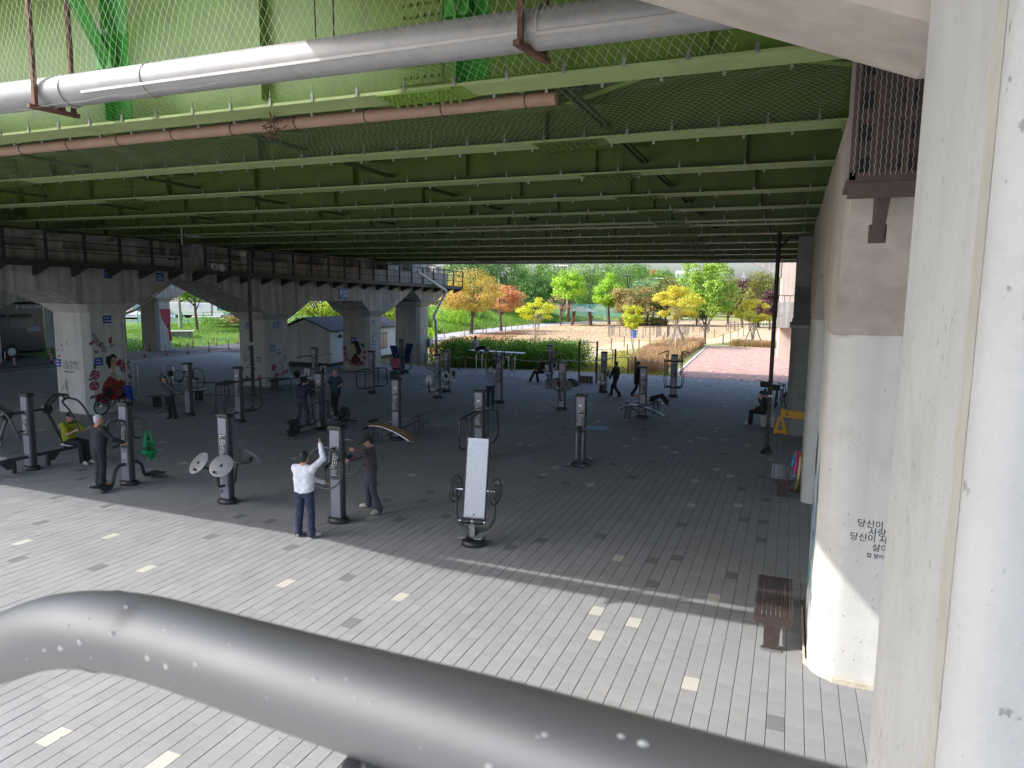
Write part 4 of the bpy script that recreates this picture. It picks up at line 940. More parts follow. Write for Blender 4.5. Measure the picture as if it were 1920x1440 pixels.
def u_arm(t, s):
    U(t, s, 'bar', MB().tube(fillet([(-.1, -.08, 1.62), (-.12, -.8, 1.66), (-.12, -1.25, 1.6)], .1), .026, 8), MACH); u_seat(t, s, -.45, .55)
    U(t, s, 'weight', MB().cyl((-.1, -.3, .25), (.1, -.3, .25), .16, 14), BLACKP)
def u_invert(t, s):
    U(t, s, 'board', MB().prism([(-.24, -.38, .62), (.24, -.38, .62), (.24, -.92, 1.75), (-.24, -.92, 1.75)], (0, -.05, -.02)), mat('navy_board', (.03, .05, .16), .45, var=.1), smooth=False)
    for sx in (-1, 1):
        U(t, s, 'wheel', MB().ring((sx*.34, -.55, .95), (1, 0, 0), .24, .018, 24, 6), MACH)
        U(t, s, 'frame', MB().tube(fillet([(sx*.05, -.5, .1), (sx*.3, -.5, .3), (sx*.32, -.55, .95)], .1), .03, 8), MACH)
    U(t, s, 'foot', MB().lathe([(.2, 0), (.2, .05), (.1, .12), (.06, .2)], 14, Matrix.Translation((0, -.5, 0))), BLACKP)

M = {}
t = machine('grey exercise post at far left with two pull-down seats, the right one in use', (-18.54, 12.1, 0), sticker=None); u_pulldown(t, -1); u_pulldown(t, 1); bolts(t, -1, (1.6, .42))
t = machine('grey exercise post with curved handles and foot plates, used by the silver haired person', (-14.97, 12.1, 0), sticker=None); u_twist(t, -1); u_twist(t, 1); bolts(t, -1, (1.6, .5))
q = MB()                                                   # small pale emblem low on the panel
for a in (-.03, .03): q.box((a, -PD/2-.0075, .72), (.035, .003, .10))
for a in (-1, 1): q.box((a*.03, -PD/2-.0075, .80), (.05, .003, .025), M=Matrix.Rotation(a*.5, 3, 'Y'))
q.build('emblem', mat('pale_blue_print', (.45, .55, .65), .5), t, smooth=False)
t = machine('grey exercise post with four grey discs and nobody on it, near the sunlight edge', (-11.67, 11.92, 0), sticker=None); u_discs(t, -1); u_discs(t, 1)
U(t, -1, 'side_tube', MB().tube(fillet([(-.16, -.02, .95), (-.2, -.06, .9), (-.2, -.06, .35), (-.05, -.1, .28)], .1), .03, 10), MACH)
t = machine('grey exercise post with two big rings between white-shirted and plum-jacketed men', (-8.58, 11.81, 0), sticker=None); u_ring(t, -1, .43); u_ring(t, 1, .37, 1.3); bolts(t, -1, (1.62,))
t = machine('dark exercise post with two thin rings beside the stretching woman', (-21.3, 20, 0), sticker=(1.72, .95)); u_ring(t, -1, .40, 1.38); u_ring(t, 1, .40, 1.38)
t = machine('dark exercise post with looped handle bars in front of the thin dark lamp post', (-18.63, 19.78, 0), sticker=(1.72, .95)); u_loop(t, -1, .35, 1.5, .2); u_loop(t, 1, .35, 1.5, .2)
t = machine('dark exercise post with two elliptical walkers, a man on each', (-15.05, 19.79, 0), sticker=(1.72, .98)); u_ellip(t, -1); u_ellip(t, 1)
t = machine('grey exercise post with an orange-brown curved sit-up board', (-11.82, 19.51, 0), sticker=(1.72,)); u_situp(t, -1, WOODB); u_situp(t, 1, BLACKP)
t = machine('dark exercise post with long swing bars behind the silver sloping board', (-8.24, 18.19, 0), sticker=(1.72, .98)); u_bars(t, -1); u_bars(t, 1)
t = machine('dark exercise post with bent chrome handles and stepper pedals, standing alone right of centre', (-5.33, 18.67, 0), sticker=(1.72, 1.02)); u_step(t, -1); u_step(t, 1)
t = machine('dark exercise post with white round-backed bike seats left of the hedge', (-14.94, 28.31, 0), sticker=(1.72, .95)); u_bike(t, -1); u_bike(t, 1)
t = machine('dark exercise post with back rollers in top rings, beside the man reaching up', (-11.84, 28.24, 0), sticker=(1.72, .95)); u_pads(t, -1); u_pads(t, 1)
t = machine('dark exercise post with four dark discs in front of the man sitting on a press', (-8.75, 27.67, 0), sticker=None); u_discs(t, -1, 1.1); u_discs(t, 1, 1.1)
t = machine('dark exercise post with a bench on which someone lies', (-5.27, 27.22, 0), sticker=(1.72, 1.02)); u_situp(t, -1, BLACKP); u_situp(t, 1, BLACKP)
t = machine('dark exercise post with long horizontal arms and pale seats by the pull-up bars', (-8.47, 33.55, 0), sticker=(1.72, .95)); u_arm(t, -1); u_arm(t, 1)
t = machine('dark exercise post with tall pull handles where the red brick walk begins', (-5.06, 33.64, 0), sticker=(1.78, .95)); u_pull(t, -1); u_pull(t, 1)
t = machine('dark exercise post with wide U-shaped skater bars in front of the painted profile', (-18.47, 28.29, 0), sticker=(1.72, .95)); u_loop(t, -1, .28, 1.15, .24); u_loop(t, 1, .28, 1.15, .24)
t = machine('dark exercise post with weight arms in front of the ribbed cabin', (-22.0, 28.6, 0), sticker=(1.78, .95)); u_arm(t, -1); u_arm(t, 1)
t = machine('dark exercise post with two tilted navy inversion boards', (-21.4, 36.0, 0), sticker=None); u_invert(t, -1); u_invert(t, 1)
t = machine('dark exercise post with chest-press seats where a man sits with legs apart', (-12.3, 36.6, 0), sticker=(1.72,)); u_press(t, -1); u_press(t, 1)
t = machine('dark exercise post standing right behind the bike machine', (-15.5, 30.3, 0), sticker=(1.8, 1.62), panel=True); u_press(t, 1)
# silver board on its frame, no post
t = thing('inversion_table', 'silver sloping board between two small wheels at the edge of the shade', 'exercise machine', (-5.42, 11.75, 0), R(8), GRP)
B0, B1 = Vector((0, -.02, .52)), Vector((0, .26, 2.02))
dd = (B1-B0); L = dd.length; ex = Vector((1, 0, 0)); ez = dd.normalized(); ey = ez.cross(ex)
T = Matrix(((ex.x, ey.x, ez.x, 0), (ex.y, ey.y, ez.y, 0), (ex.z, ey.z, ez.z, 0), (0, 0, 0, 1))); TT = Matrix.Translation((B0+B1)/2) @ T
MB().box((B0+B1)/2, (.41, .035, L), M=T.to_3x3()).build('board', BRUSH, t, smooth=False)
for sx in (-1, 1):
    MB().box((B0+B1)/2+ex*sx*.217, (.022, .05, L+.06), M=T.to_3x3()).build('side_rail', DARKST, t, smooth=False)
    MB().ring((sx*.40, .06, 1.05), (1, -.22, 0), .245, .022, 30, 8).build('wheel', MACH, t); MB().ring((sx*.40, .06, 1.05), (1, -.22, 0), .13, .017, 24, 8).build('wheel_ring', MACH, t)
    MB().cyl((sx*.24, .06, 1.05), (sx*.40, .06, 1.05), .03, 12).build('hub', CHROME, t)
    MB().tube(fillet([(sx*.05, .0, .26), (sx*.24, .03, .30), (sx*.38, .05, .48), (sx*.39, .06, 1.05)], .16), .034, 12).build('frame_tube', MACH, t)
    MB().cyl((sx*.03, -.15, .50), (sx*.21, -.15, .50), .058, 14).build('foot_roller', BLACKP, t)
    MB().rbox((sx*.16, -.22, .22), (.16, .2, .03), .01).build('foot_plate', DISC, t, smooth=False)
MB().box((0, -.13, .36), (.10, .04, .34)).build('foot_bracket', DISC, t, smooth=False); MB().cyl((-.26, -.15, .50), (.26, -.15, .50), .022, 8).build('roller_axle', CHROME, t)
MB().cyl((0, 0, .3), (0, .0, .62), .03, 10).build('mast', CHROME, t); MB().cyl((0, 0, .1), (0, 0, .3), .085, 16).build('pedestal', MACH, t)
MB().lathe([(.24, 0), (.245, .04), (.235, .08), (.2, .115), (.12, .13)], 20).build('base_cover', BLACKP, t, ang=50)
# bars behind
t = thing('parallel_bars', 'long dull steel platform on thin bent legs where a man sits, before the hedge', 'exercise machine', (-16.0, 37.7, 0), -.12, GRP)
MB().box((0, 0, 1.42), (3.6, .55, .05)).build('platform', STEEL, t, smooth=False)
for x in (-1.25, -.85, .95, 1.35):
    MB().tube(fillet([(x, -.25, 0), (x, -.25, 1.3), (x+.12, .1, 1.4)], .15), .028, 8).build('leg', CHROME, t)
t = thing('pull_up_bars', 'stepped row of brown pull-up posts joined by steel bars', 'exercise machine', (0, 0, 0), 0, GRP)
pu = [(-10.65, 36.67, 2.3), (-9.75, 37.0, 2.3), (-8.8, 37.3, 1.9), (-7.76, 37.65, 1.5)]
for x, y, h in pu: MB().cyl((x, y, 0), (x, y, h), .055, 12).build('upright', mat('brown_post', (.10, .055, .04), .6), t)
for (x0, y0, h0), (x1, y1, h1) in zip(pu[:-1], pu[1:]): h = min(h0, h1)-.06; MB().cyl((x0, y0, h), (x1, y1, h), .018, 8).build('bar', CHROME, t)
t = thing('striped_mat', 'small board of dark and pale stripes on the paving by the pull-up posts', 'board', (-10.25, 36.6, .22), .1)
for k in range(9): MB().box((-.36+.09*k, 0, 0), (.088, .03, .40)).build('stripe', BLACKP if k % 2 else mat('dull_stripe', (.22, .2, .13), .7), t, smooth=False)
for x in (-.35, .35): MB().box((x, .04, -.02), (.03, .05, .4)).build('leg', DARKST, t, smooth=False)
# small chrome roller stands by the first pier
t = thing('roller_stand', 'chrome double-leg stand with a black ball, in front of the dark bench', 'exercise machine', (-24.3, 21.9, 0), .4, GRP)
for x in (-.09, .09): MB().tube(fillet([(x, 0, 0), (x, 0, 1.1), (x*.3, 0, 1.22)], .1), .022, 8).build('leg', CHROME, t)
MB().ball((0, 0, 1.28), .13, 12).build('ball', RUBBER, t); MB().tube(fillet([(-.13, 0, 1.2), (-.13, 0, 1.62), (.13, 0, 1.62), (.13, 0, 1.2)], .13), .018, 8).build('loop', CHROME, t)
for x in (-.09, .09): MB().ball((x, -.05, .55), .05, 8).build('clamp', CHROME, t)
t = thing('roller_stand', 'chrome loop stand half hidden by the painted pier edge', 'exercise machine', (-25.6, 21.3, 0), .4, GRP)
for x in (-.09, .09): MB().tube([(x, 0, 0), (x, 0, 1.2)], .022, 8).build('leg', CHROME, t)
MB().tube(fillet([(-.09, 0, 1.1), (-.09, 0, 1.65), (.09, 0, 1.65), (.09, 0, 1.1)], .09), .018, 8).build('loop', CHROME, t)
for (x, y, rz, lb) in ((-23.0, 22.9, .2, 'low black hand rail with a side arm left of the thin lamp post'), (-21.7, 25.3, .25, 'low black hand rail right of the thin lamp post')):
    t = thing('hand_rail', lb, 'rail', (x, y, 0), rz, GRP)
    MB().tube(fillet([(-.75, 0, 0), (-.75, 0, .85), (.75, 0, .85), (.75, 0, 0)], .12), .025, 8).build('rail', MACH, t); MB().cyl((-.75, 0, .3), (.75, 0, .3), .02, 8).build('lower_bar', MACH, t)

# ================================================================ PEOPLE
def arms(r=None, l=None):
    d = {}
    for n, v in (('r', r), ('l', l)):
        if v: d['el'+n], d['wr'+n] = v
    return d
def seated(z=.52, spread=.1, kf=.42, **k):
    d = dict(pel=(0, 0, z+.10), chest=(0, -.02, z+.44), neck=(0, -.0, z+.62), head=(0, .03, z+.755))
    for s, n in ((1, 'r'), (-1, 'l')):
        d['sh'+n] = (s*.185, -.01, z+.565); d['el'+n] = (s*.25, .02, z+.30); d['wr'+n] = (s*.14, .26, z+.20)
        d['hip'+n] = (s*.09, .02, z+.08); d['kn'+n] = (s*spread, kf, z+.06); d['an'+n] = (s*spread, kf+.03, .085); d['toe'+n] = (s*(spread+.02), kf+.2, .035)
    d.update(k); return d
NAVY = (.018, .025, .06)
person('man in a white shirt and navy trousers turning the ring, seen from behind', (-8.62, 10.78, 0), .12,
       dict(elr=(.33, .17, 1.56), wrr=(.20, .30, 1.80), griprr=(0, 0, 1), ell=(-.14, .20, 1.16), wrl=(.20, .38, 1.02), anr=(.15, -.02, .085), toer=(.24, .14, .035), anl=(-.14, -.02, .085), toel=(-.17, .15, .035), knr=(.13, .02, .49), knl=(-.12, .02, .49), hipr=(.095, 0, .90)),
       top=(.72, .73, .78), topn='white', legs=(.028, .036, .075), legn='navy', shoe=(.62, .6, .56), shoen='white', h=.013, fat=1.06)
person('man in plum jacket and grey trousers gripping the farther ring', (-8.35, 12.72, 0), R(128),
       dict(elr=(.20, .20, 1.20), wrr=(.22, .44, 1.12), ell=(-.30, .16, 1.40), wrl=(-.16, .36, 1.42), anr=(.24, .05, .085), toer=(.30, .22, .035), knr=(.18, .06, .48), anl=(-.24, -.14, .085), toel=(-.30, .02, .035), knl=(-.17, -.02, .48), chest=(0, .03, 1.24), head=(0, .07, 1.56)),
       top=(.075, .058, .068), topn='plum', legs=(.06, .062, .085), legn='slate', shoe=(.52, .49, .42), shoen='cream', h=.013, fat=1.05, cap=(.02, .02, .02))
person('silver haired person in dark tracksuit standing on a foot plate, seen from behind', (-15.05, 11.42, .14), -.12,
       dict(elr=(.33, .14, 1.12), wrr=(.36, .36, 1.02), ell=(-.30, .12, 1.14), wrl=(-.16, .34, 1.06), kn=(0, 0, 0), anr=(.07, -.02, .085), anl=(-.07, -.02, .085), toer=(.09, .15, .035), toel=(-.09, .15, .035), knr=(.08, .02, .49), knl=(-.08, .02, .49)),
       top=(.022, .024, .03), topn='charcoal', legs=(.016, .017, .022), legn='black', shoe=(.45, .27, .14), shoen='tan', hair='silver', face=.5, h=.013, fat=1.04,
       extra=lambda r, j: MB().ring(tuple(j['neck']+V3(0, 0, -.005)), (0, .1, 1), .068, .02, 20, 8).build('scarf', cloth('orange', (.75, .22, .04)), r))
person('man in a yellow-green shirt and grey cap sitting on the pull-down seat', (-18.34, 13.06, 0), R(-84), seated(.53, .09, .46, elr=(.27, .24, .86), wrr=(.22, .50, .98), ell=(-.27, .24, .86), wrl=(-.2, .5, .98), chest=(0, -.03, .97), head=(0, .04, 1.28)),
       top=(.30, .33, .015), topn='lime', sleeves='short', shoe=(.55, .52, .42), shoen='beige', cap=(.10, .10, .105), h=.014, fat=1.05)
person('woman in grey jacket and black trousers leaning and stretching one arm up at the ring', (-21.42, 19.2, 0), R(198),
       dict(pel=(.02, 0, .92), chest=(.08, -.02, 1.24), neck=(.13, -.02, 1.40), head=(.16, .01, 1.53), shr=(.27, -.02, 1.36), shl=(-.03, -.02, 1.33), elr=(.40, .0, 1.60), wrr=(.22, .05, 1.80), ell=(-.22, .06, 1.16), wrl=(-.42, .16, 1.06), hipr=(.10, 0, .90), hipl=(-.07, 0, .90), knr=(.02, .02, .48), anr=(-.02, 0, .085), toer=(.02, .16, .035), knl=(-.16, .02, .48), anl=(-.22, -.02, .085), toel=(-.24, .14, .035)),
       top=(.10, .095, .105), topn='greyjacket', shoe=(.02, .02, .02), shoen='black', hair='long', h=.014, scale=.95,
       extra=lambda r, j: MB().tube([tuple(j['shr']+V3(-.05, .10, .02)), tuple(j['chest']+V3(-.02, .14, -.05)), tuple(j['pel']+V3(-.15, .10, .12))], .012, 6).build('bag_strap', cloth('strap', (.02, .02, .02)), r))
person('man in navy jacket bent over on the left elliptical walker', (-15.12, 18.87, .26), .1,
       dict(chest=(0, .10, 1.24), neck=(0, .19, 1.40), head=(0, .28, 1.49), shr=(.185, .15, 1.35), shl=(-.185, .15, 1.35), elr=(.26, .22, 1.08), wrr=(.22, .44, 1.18), ell=(-.26, .2, 1.1), wrl=(-.22, .42, 1.2), anr=(.13, .14, .12), toer=(.14, .30, .08), knr=(.12, .16, .5), anl=(-.13, -.16, .05), toel=(-.14, .0, .02), knl=(-.11, .05, .46)),
       top=(.018, .024, .05), topn='navyjacket', legs=(.045, .05, .06), legn='greyblue', shoe=(.1, .1, .1), shoen='dark', h=.015)
person('man in teal shirt with bald forehead facing us on the right elliptical walker', (-15.3, 21.05, .28), R(176),
       dict(elr=(.28, .05, 1.14), wrr=(.16, .26, 1.28), ell=(-.36, .10, 1.20), wrl=(-.42, .34, 1.16), anr=(.14, -.16, .10), toer=(.15, .0, .05), knr=(.12, .06, .5), anl=(-.13, .2, .05), toel=(-.14, .37, .02), knl=(-.12, .16, .5)),
       top=(.018, .05, .08), topn='teal', sleeves='short', shoe=(.6, .6, .6), shoen='white2', hair='bald', h=.015, fat=1.05)
person('grey haired man in striped blue shirt reaching one arm up, seen from behind', (-11.75, 27.05, 0), .15,
       dict(elu=(0, 0, 0), ell=(-.24, .06, 1.66), wrl=(-.26, .10, 1.95), elr=(.26, .12, 1.12), wrr=(.2, .3, 1.1), shl=(-.19, 0, 1.42)),
       top=(.25, .29, .42), topn='striped', legs=(.022, .03, .06), legn='darkblue', sleeves='short', hair='silver', h=.017, fat=1.08,
       extra=lambda r, j: [MB().lathe([(.158, z), (.158, z+.025)], 20, Matrix.Diagonal((1.22, .86, 1, 1))).build('stripe', cloth('stripe', (.10, .13, .28)), r) for z in (1.02, 1.12, 1.22)])
person('man in dark clothes sitting with legs stretched on the chest-press seat', (-12.55, 36.0, 0), R(130), seated(.5, .18, .40, anr=(.22, .62, .085), toer=(.26, .78, .05), anl=(-.2, .3, .085), toel=(-.22, .46, .035)), top=(.02, .02, .025), topn='inky', h=.02)
person('man in black walking past the pull-up posts, left one of two walkers', (-7.55, 32.25, 0), R(75), dict(anr=(.09, .28, .085), toer=(.10, .45, .06), knr=(.09, .22, .52), anl=(-.09, -.30, .12), toel=(-.1, -.16, .04), knl=(-.09, -.02, .48), ell=(-.26, .1, 1.12), wrl=(-.2, .2, .92)), top=(.012, .012, .015), topn='black2', shoe=(.05, .05, .05), shoen='dark2', h=.02)
person('man in black walking close behind the dark post, right one of two walkers', (-6.62, 32.7, 0), R(-60), dict(anr=(.09, .20, .085), toer=(.10, .37, .06), knr=(.09, .16, .5), anl=(-.09, -.22, .12), toel=(-.1, -.06, .04), knl=(-.09, 0, .48)), top=(.012, .012, .015), topn='black2', shoe=(.5, .5, .5), shoen='pale2', h=.02)
def lie(x0, y, z):
    d = dict(pel=(0, 0, z), chest=(0, -.33, z+.02), neck=(0, -.50, z+.03), head=(0, -.64, z+.06))
    for s, n in ((1, 'r'), (-1, 'l')):
        d['sh'+n] = (s*.18, -.45, z); d['el'+n] = (s*.34, -.6, z+.05); d['wr'+n] = (s*.14, -.72, z+.02); d['hip'+n] = (s*.09, .04, z); d['kn'+n] = (s*.12, .44, z+.17); d['an'+n] = (s*.13, .70, z-.12); d['toe'+n] = (s*.14, .82, z-.08)
    return d
person('person in white top and black trousers lying on the bench behind the dark post', (-5.1, 27.95, 0), R(-90), lie(0, 0, .66), top=(.55, .55, .6), topn='white3', shoe=(.5, .5, .55), shoen='pale3', h=.02)
person('person in dark clothes sitting by the peeling lamp post', (-.78, 27.5, 0), R(84), seated(.45, .09, .42, elr=(.22, .12, .78), wrr=(.10, .2, 1.0), head=(0, .08, 1.18)), top=(.03, .032, .045), topn='inky2', legs=(.015, .015, .017), shoe=(.5, .48, .45), shoen='pale4', h=.017)
person('person in grey shirt sitting up on the steel platform before the hedge', (-17.3, 37.75, .93), R(-100), seated(.50, .08, .4, pel=(0, 0, .6), chest=(0, -.1, .92), neck=(0, -.14, 1.10), head=(0, -.1, 1.24), anr=(.1, .72, .56), toer=(.1, .78, .72), anl=(-.1, .72, .56), toel=(-.1, .78, .72), knr=(.1, .38, .75), knl=(-.1, .38, .75), ell=(-.25, -.25, .85), wrl=(-.25, -.3, .6), elr=(.25, -.25, .85), wrr=(.25, -.3, .6), shl=(-.18, -.12, 1.05), shr=(.18, -.12, 1.05)), top=(.30, .33, .36), topn='grey2', h=.02)
person('girl in pink top and dark red skirt sitting with her back to us', (-20.6, 33.9, 0), .2, seated(.5, .1, .4), top=(.55, .14, .22), topn='pink', legs=(.10, .008, .014), legn='maroon', h=.02, hair='long')
MB_ = MB().rbox((0, 0, .22), (.42, .42, .44), .02)
s_ = MB_.build('stool', MACH, None); s_.location = (-20.6, 33.88, 0); tag(s_, 'low grey stool under the girl in pink', 'stool')
s_ = MB().rbox((0, 0, .22), (.5, .7, .44), .02).build('stone_seat', mat('pale_stone', (.4, .4, .4), .8), None); s_.location = (-.6, 27.55, 0); tag(s_, 'short pale seat under the person by the peeling lamp post', 'seat')

# ================================================================ PLATES, LETTERING AND PAINTINGS ON THE PIERS
def pw(t, p): return Matrix.Translation(t.location) @ Matrix.Rotation(t.rotation_euler.z, 4, 'Z') @ Vector(p)
PLM = mat('plate_white_marks', (.7, .72, .75), .5, var=.05)
def plate(pier, face, a, z, label, w=.34, h=.30, m=None, group='small blue number plates on the piers'):
    """face 'x': on the inner face at local y=a; face 'y': on the near face y0 at local x=a"""
    m = m or BLUEP; f, off = face
    rz = pier.rotation_euler.z
    t = thing('number_plate', label, 'sign', pw(pier, (off+.012, a, z)) if f == 'x' else pw(pier, (a, off-.012, z)), rz+(math.pi/2 if f == 'x' else 0), group)
    MB().rbox((0, 0, 0), (w, .014, h), .006).build('plate', m, t, smooth=False)
    b = MB(); rnd = random.Random(int(a*100+z*10)); 
    for zz, n in ((.055, 3), (-.06, 4)):
        x = -w*.32
        for k in range(n): ww = rnd.uniform(.03, .06); b.box((x+ww/2, -.0085, zz), (ww*.8, .003, rnd.uniform(.035, .055))); x += ww+.012
    b.build('marks', PLM, t, smooth=False)
    return t
X0 = .001
plate(pierA, ('y', .45), -1.02, 4.05, 'blue plate at the top of the white face with petals', .34, .30)
plate(pierA, ('y', .45), -1.72, 1.92, 'blue plate beside the black lettering on the white face', .34, .30)
plate(pierA, ('x', X0), 1.35, 3.62, 'blue plate above the woman in red, near the shaft top', .34, .30)
plate(pierA, ('x', X0), .90, 2.02, 'blue plate left of the head of the woman in red', .34, .30)
plate(pierA, ('x', .30), 1.3, 5.35, 'dark blue plate half white on the beam above the woman in red', .34, .32)
plate(pierA, ('x', .30), 3.55, 5.3, 'dark blue plate on the beam beside the arch peak', .36, .32)
plate(pierB, ('y', 9.7), -1.2, 3.05, 'blue plate at the shaft top behind the thin lamp post', .36, .30)
plate(pierB, ('y', 9.7), -1.1, 1.95, 'blue plate above the lettering behind the thin lamp post', .36, .30)
plate(pierB, ('x', X0), 10.35, 3.1, 'pale blue plate high on the shaft with faded painting', .34, .3)
plate(pierB, ('x', X0), 10.05, 1.95, 'pale blue plate beside the faded painting', .34, .3)
plate(pierB, ('x', .30), 6.6, 5.0, 'faded grey-violet plate on the stained beam near its dark slope', .34, .3, mat('faded_plate', (.22, .21, .27), .7))
plate(pierB, ('x', .30), 9.9, 4.85, 'whitish faded plate on the stained beam left of P32', .34, .3, mat('pale_plate', (.40, .39, .40), .7))
plate(pierB, ('y', 17.95), -1.05, 1.95, 'blue plate above the head of the painted profile', .40, .28)
plate(pierB, ('x', X0), 18.55, 3.0, 'pale blue framed plate high on the bright shaft', .28, .26)
plate(pierB, ('x', X0), 18.6, 1.62, 'tiny blue plate below the black and white oval', .30, .12)
t = thing('bridge_sign', 'blue sign reading P32 with bolted corners on the stained beam', 'sign', pw(pierB, (.315, 15.35, 4.72)), pierB.rotation_euler.z+math.pi/2)
MB().rbox((0, 0, 0), (.72, .02, .62), .01).build('plate', mat('bright_blue_sign', (.05, .20, .50), .5, var=.1), t, smooth=False)
textobj('lettering', 'P32', .46, PLM, t, frame((-.33, -.013, -.17), (1, 0, 0), (0, 0, 1)), .002)
for sx in (-1, 1):
    for sz in (-1, 1): MB().ball((sx*.31, -.012, sz*.26), .02, 8).build('bolt', DARKST, t)
# paintings
PINK = mat('rose_pink_paint', (.42, .10, .16), .8, var=.25, scale=9); PINKD = mat('deep_rose_paint', (.24, .03, .06), .8, var=.25, scale=9); PINKL = mat('light_rose_paint', (.55, .27, .33), .8, var=.15, scale=9)
LEAFP = mat('painted_leaf_green', (.055, .07, .05), .8, var=.25, scale=8); DRESS = mat('painted_red_dress', (.32, .035, .022), .8, var=.2, scale=4); FACEP = mat('painted_face', (.46, .34, .23), .8, var=.1, scale=6)
HAIRP = mat('painted_dark_hair', (.025, .018, .016), .8, var=.2, scale=6); BRUSHP = mat('painted_dark_brown', (.06, .02, .015), .8, var=.2, scale=6); CREAMP = mat('painted_cream', (.58, .50, .40), .8); YFACE = mat('painted_yellow_face', (.50, .45, .22), .8, var=.08); MAROONP = mat('painted_maroon', (.10, .022, .02), .8, var=.2)
GREYS = mat('painted_grey_smudge', (.28, .28, .27), .85, var=.15, scale=5)
class Wall:
    """flat paint on a wall: P(u,v) -> local point, each colour coat a hair above the last"""
    def __init__(s, org, u, v, n): s.o, s.u, s.v, s.n = Vector(org), Vector(u), Vector(v), Vector(n); s.k = 0; s.b = {}
    def poly(s, pts, m):
        s.k += 1; b = s.b.setdefault(m.name, (m, MB()))[1]; h = .0015+.0006*(s.k % 12)
        P = [s.o+s.u*a+s.v*c+s.n*h for a, c in pts]
        n = Vector((0, 0, 0))
        for i in range(len(P)): n += (P[i]-P[0]).cross(P[(i+1) % len(P)]-P[0])
        if n.dot(s.n) < 0: P.reverse()
        b.add(P, [tuple(range(len(P)))])
    def ell(s, c, a, b_, m, rot=0, n=14, wob=0.):
        rnd = random.Random(s.k); pts = []
        for i in range(n):
            an = 2*math.pi*i/n; r = 1+wob*rnd.uniform(-1, 1); x, y = a*r*math.cos(an), b_*r*math.sin(an); pts.append((c[0]+x*math.cos(rot)-y*math.sin(rot), c[1]+x*math.sin(rot)+y*math.cos(rot)))
        s.poly(pts, m)
    def rose(s, c, r, seed=0):
        rnd = random.Random(seed); s.ell(c, r, r*.92, PINKD, wob=.14)
        for k in range(7): an = k*.9+seed; s.ell((c[0]+.55*r*math.cos(an), c[1]+.5*r*math.sin(an)), .36*r, .22*r, (PINK, PINKL)[k % 2], an+1.5, 9)
        s.ell(c, .3*r, .26*r, PINK); s.ell((c[0]+.05*r, c[1]), .13*r, .12*r, PINKL)
    def leaf(s, c, L, an): s.poly([(c[0], c[1]), (c[0]+L*.5*math.cos(an+.4), c[1]+L*.5*math.sin(an+.4)), (c[0]+L*math.cos(an), c[1]+L*math.sin(an)), (c[0]+L*.5*math.cos(an-.4), c[1]+L*.5*math.sin(an-.4))], LEAFP)
    def petal(s, c, r, an, m=None): s.ell(c, r, r*.6, m or PINK, an, 9, .15); s.ell((c[0]+.15*r, c[1]), r*.4, r*.22, PINKL, an, 7)
    def done(s, name, parent):
        for m, b in s.b.values(): o = b.build(name, m, parent, smooth=False); o['kind'] = 'stuff'
w = Wall((0, 0, 0), (0, 1, 0), (0, 0, 1), (1, 0, 0))        # pier A, inner face: u = local y
for c, L, an in [((.75, 1.45), .3, 1.6), ((.80, 1.55), .25, 2.4), ((.7, .75), .3, 3.6), ((1.95, 1.75), .35, .6), ((2.05, 1.4), .3, -.6), ((1.9, 1.2), .3, -2), ((.85, .5), .3, 4.2), ((1.1, .45), .25, -1.5), ((.62, 1.3), .22, 2.6), ((2.0, 1.95), .25, 1.2), ((.72, 1.7), .35, 1.4)]: w.leaf(c, L, an)
w.poly([(.95, .45), (.98, .95), (1.10, 1.22), (1.30, 1.40), (1.48, 1.45), (1.72, 1.36), (1.9, 1.1), (1.97, .8), (1.95, .45)], DRESS)
w.poly([(1.42, 1.62), (1.55, 1.62), (1.58, 1.46), (1.78, 1.36), (1.66, 1.22), (1.52, 1.30), (1.36, 1.40)], FACEP)
w.poly([(1.60, 1.40), (1.80, 1.36), (1.74, 1.18), (1.60, 1.24)], CREAMP)
w.poly([(1.02, .60), (1.08, .95), (1.30, 1.02), (1.44, .85), (1.40, .6), (1.2, .5)], BRUSHP)
w.ell((1.50, 1.93), .155, .27, FACEP); w.poly([(1.36, 2.0), (1.33, 2.14), (1.42, 2.27), (1.56, 2.27), (1.66, 2.15), (1.665, 2.05), (1.58, 2.13), (1.46, 2.14), (1.42, 2.02), (1.40, 1.80), (1.32, 1.66), (1.25, 1.9), (1.28, 2.14)], HAIRP)
w.ell((1.30, 2.02), .10, .19, HAIRP)
for uu in (1.465, 1.575): w.ell((uu, 1.97), .03, .012, HAIRP); w.poly([(uu-.04, 2.005), (uu+.04, 2.015), (uu+.04, 2.03), (uu-.04, 2.02)], HAIRP)
w.poly([(1.525, 1.97), (1.55, 1.86), (1.50, 1.86)], mat('painted_face_shade', (.33, .22, .14), .8)); w.ell((1.525, 1.79), .045, .018, DRESS); w.poly([(1.36, 1.5), (1.6, 1.42), (1.6, 1.44), (1.36, 1.53)], HAIRP)
for c, r in [((.72, 1.50), .20), ((.68, 1.10), .19), ((.85, .62), .2), ((1.06, .50), .17), ((1.80, 1.88), .17), ((1.98, 1.68), .19), ((1.98, 1.0), .19), ((1.72, .72), .17), ((1.93, .55), .15)]: w.rose(c, r, int(c[0]*100))
for c, r, an in [((.68, 2.75), .11, .4), ((.85, 2.4), .09, 0), ((1.45, 2.8), .13, 1.4), ((1.05, 2.66), .12, .8)]: w.petal(c, r, an, PINKD)
for c, a, b_ in [((.85, 2.9), .13, .3), ((1.5, 2.6), .15, .05), ((1.15, 2.5), .12, .18)]: w.ell(c, a, b_, GREYS, .4, 12, .25)
w.done('painting', colsA[0])
w = Wall((0, .45, 0), (1, 0, 0), (0, 0, 1), (0, -1, 0))     # pier A, near face: u = local x
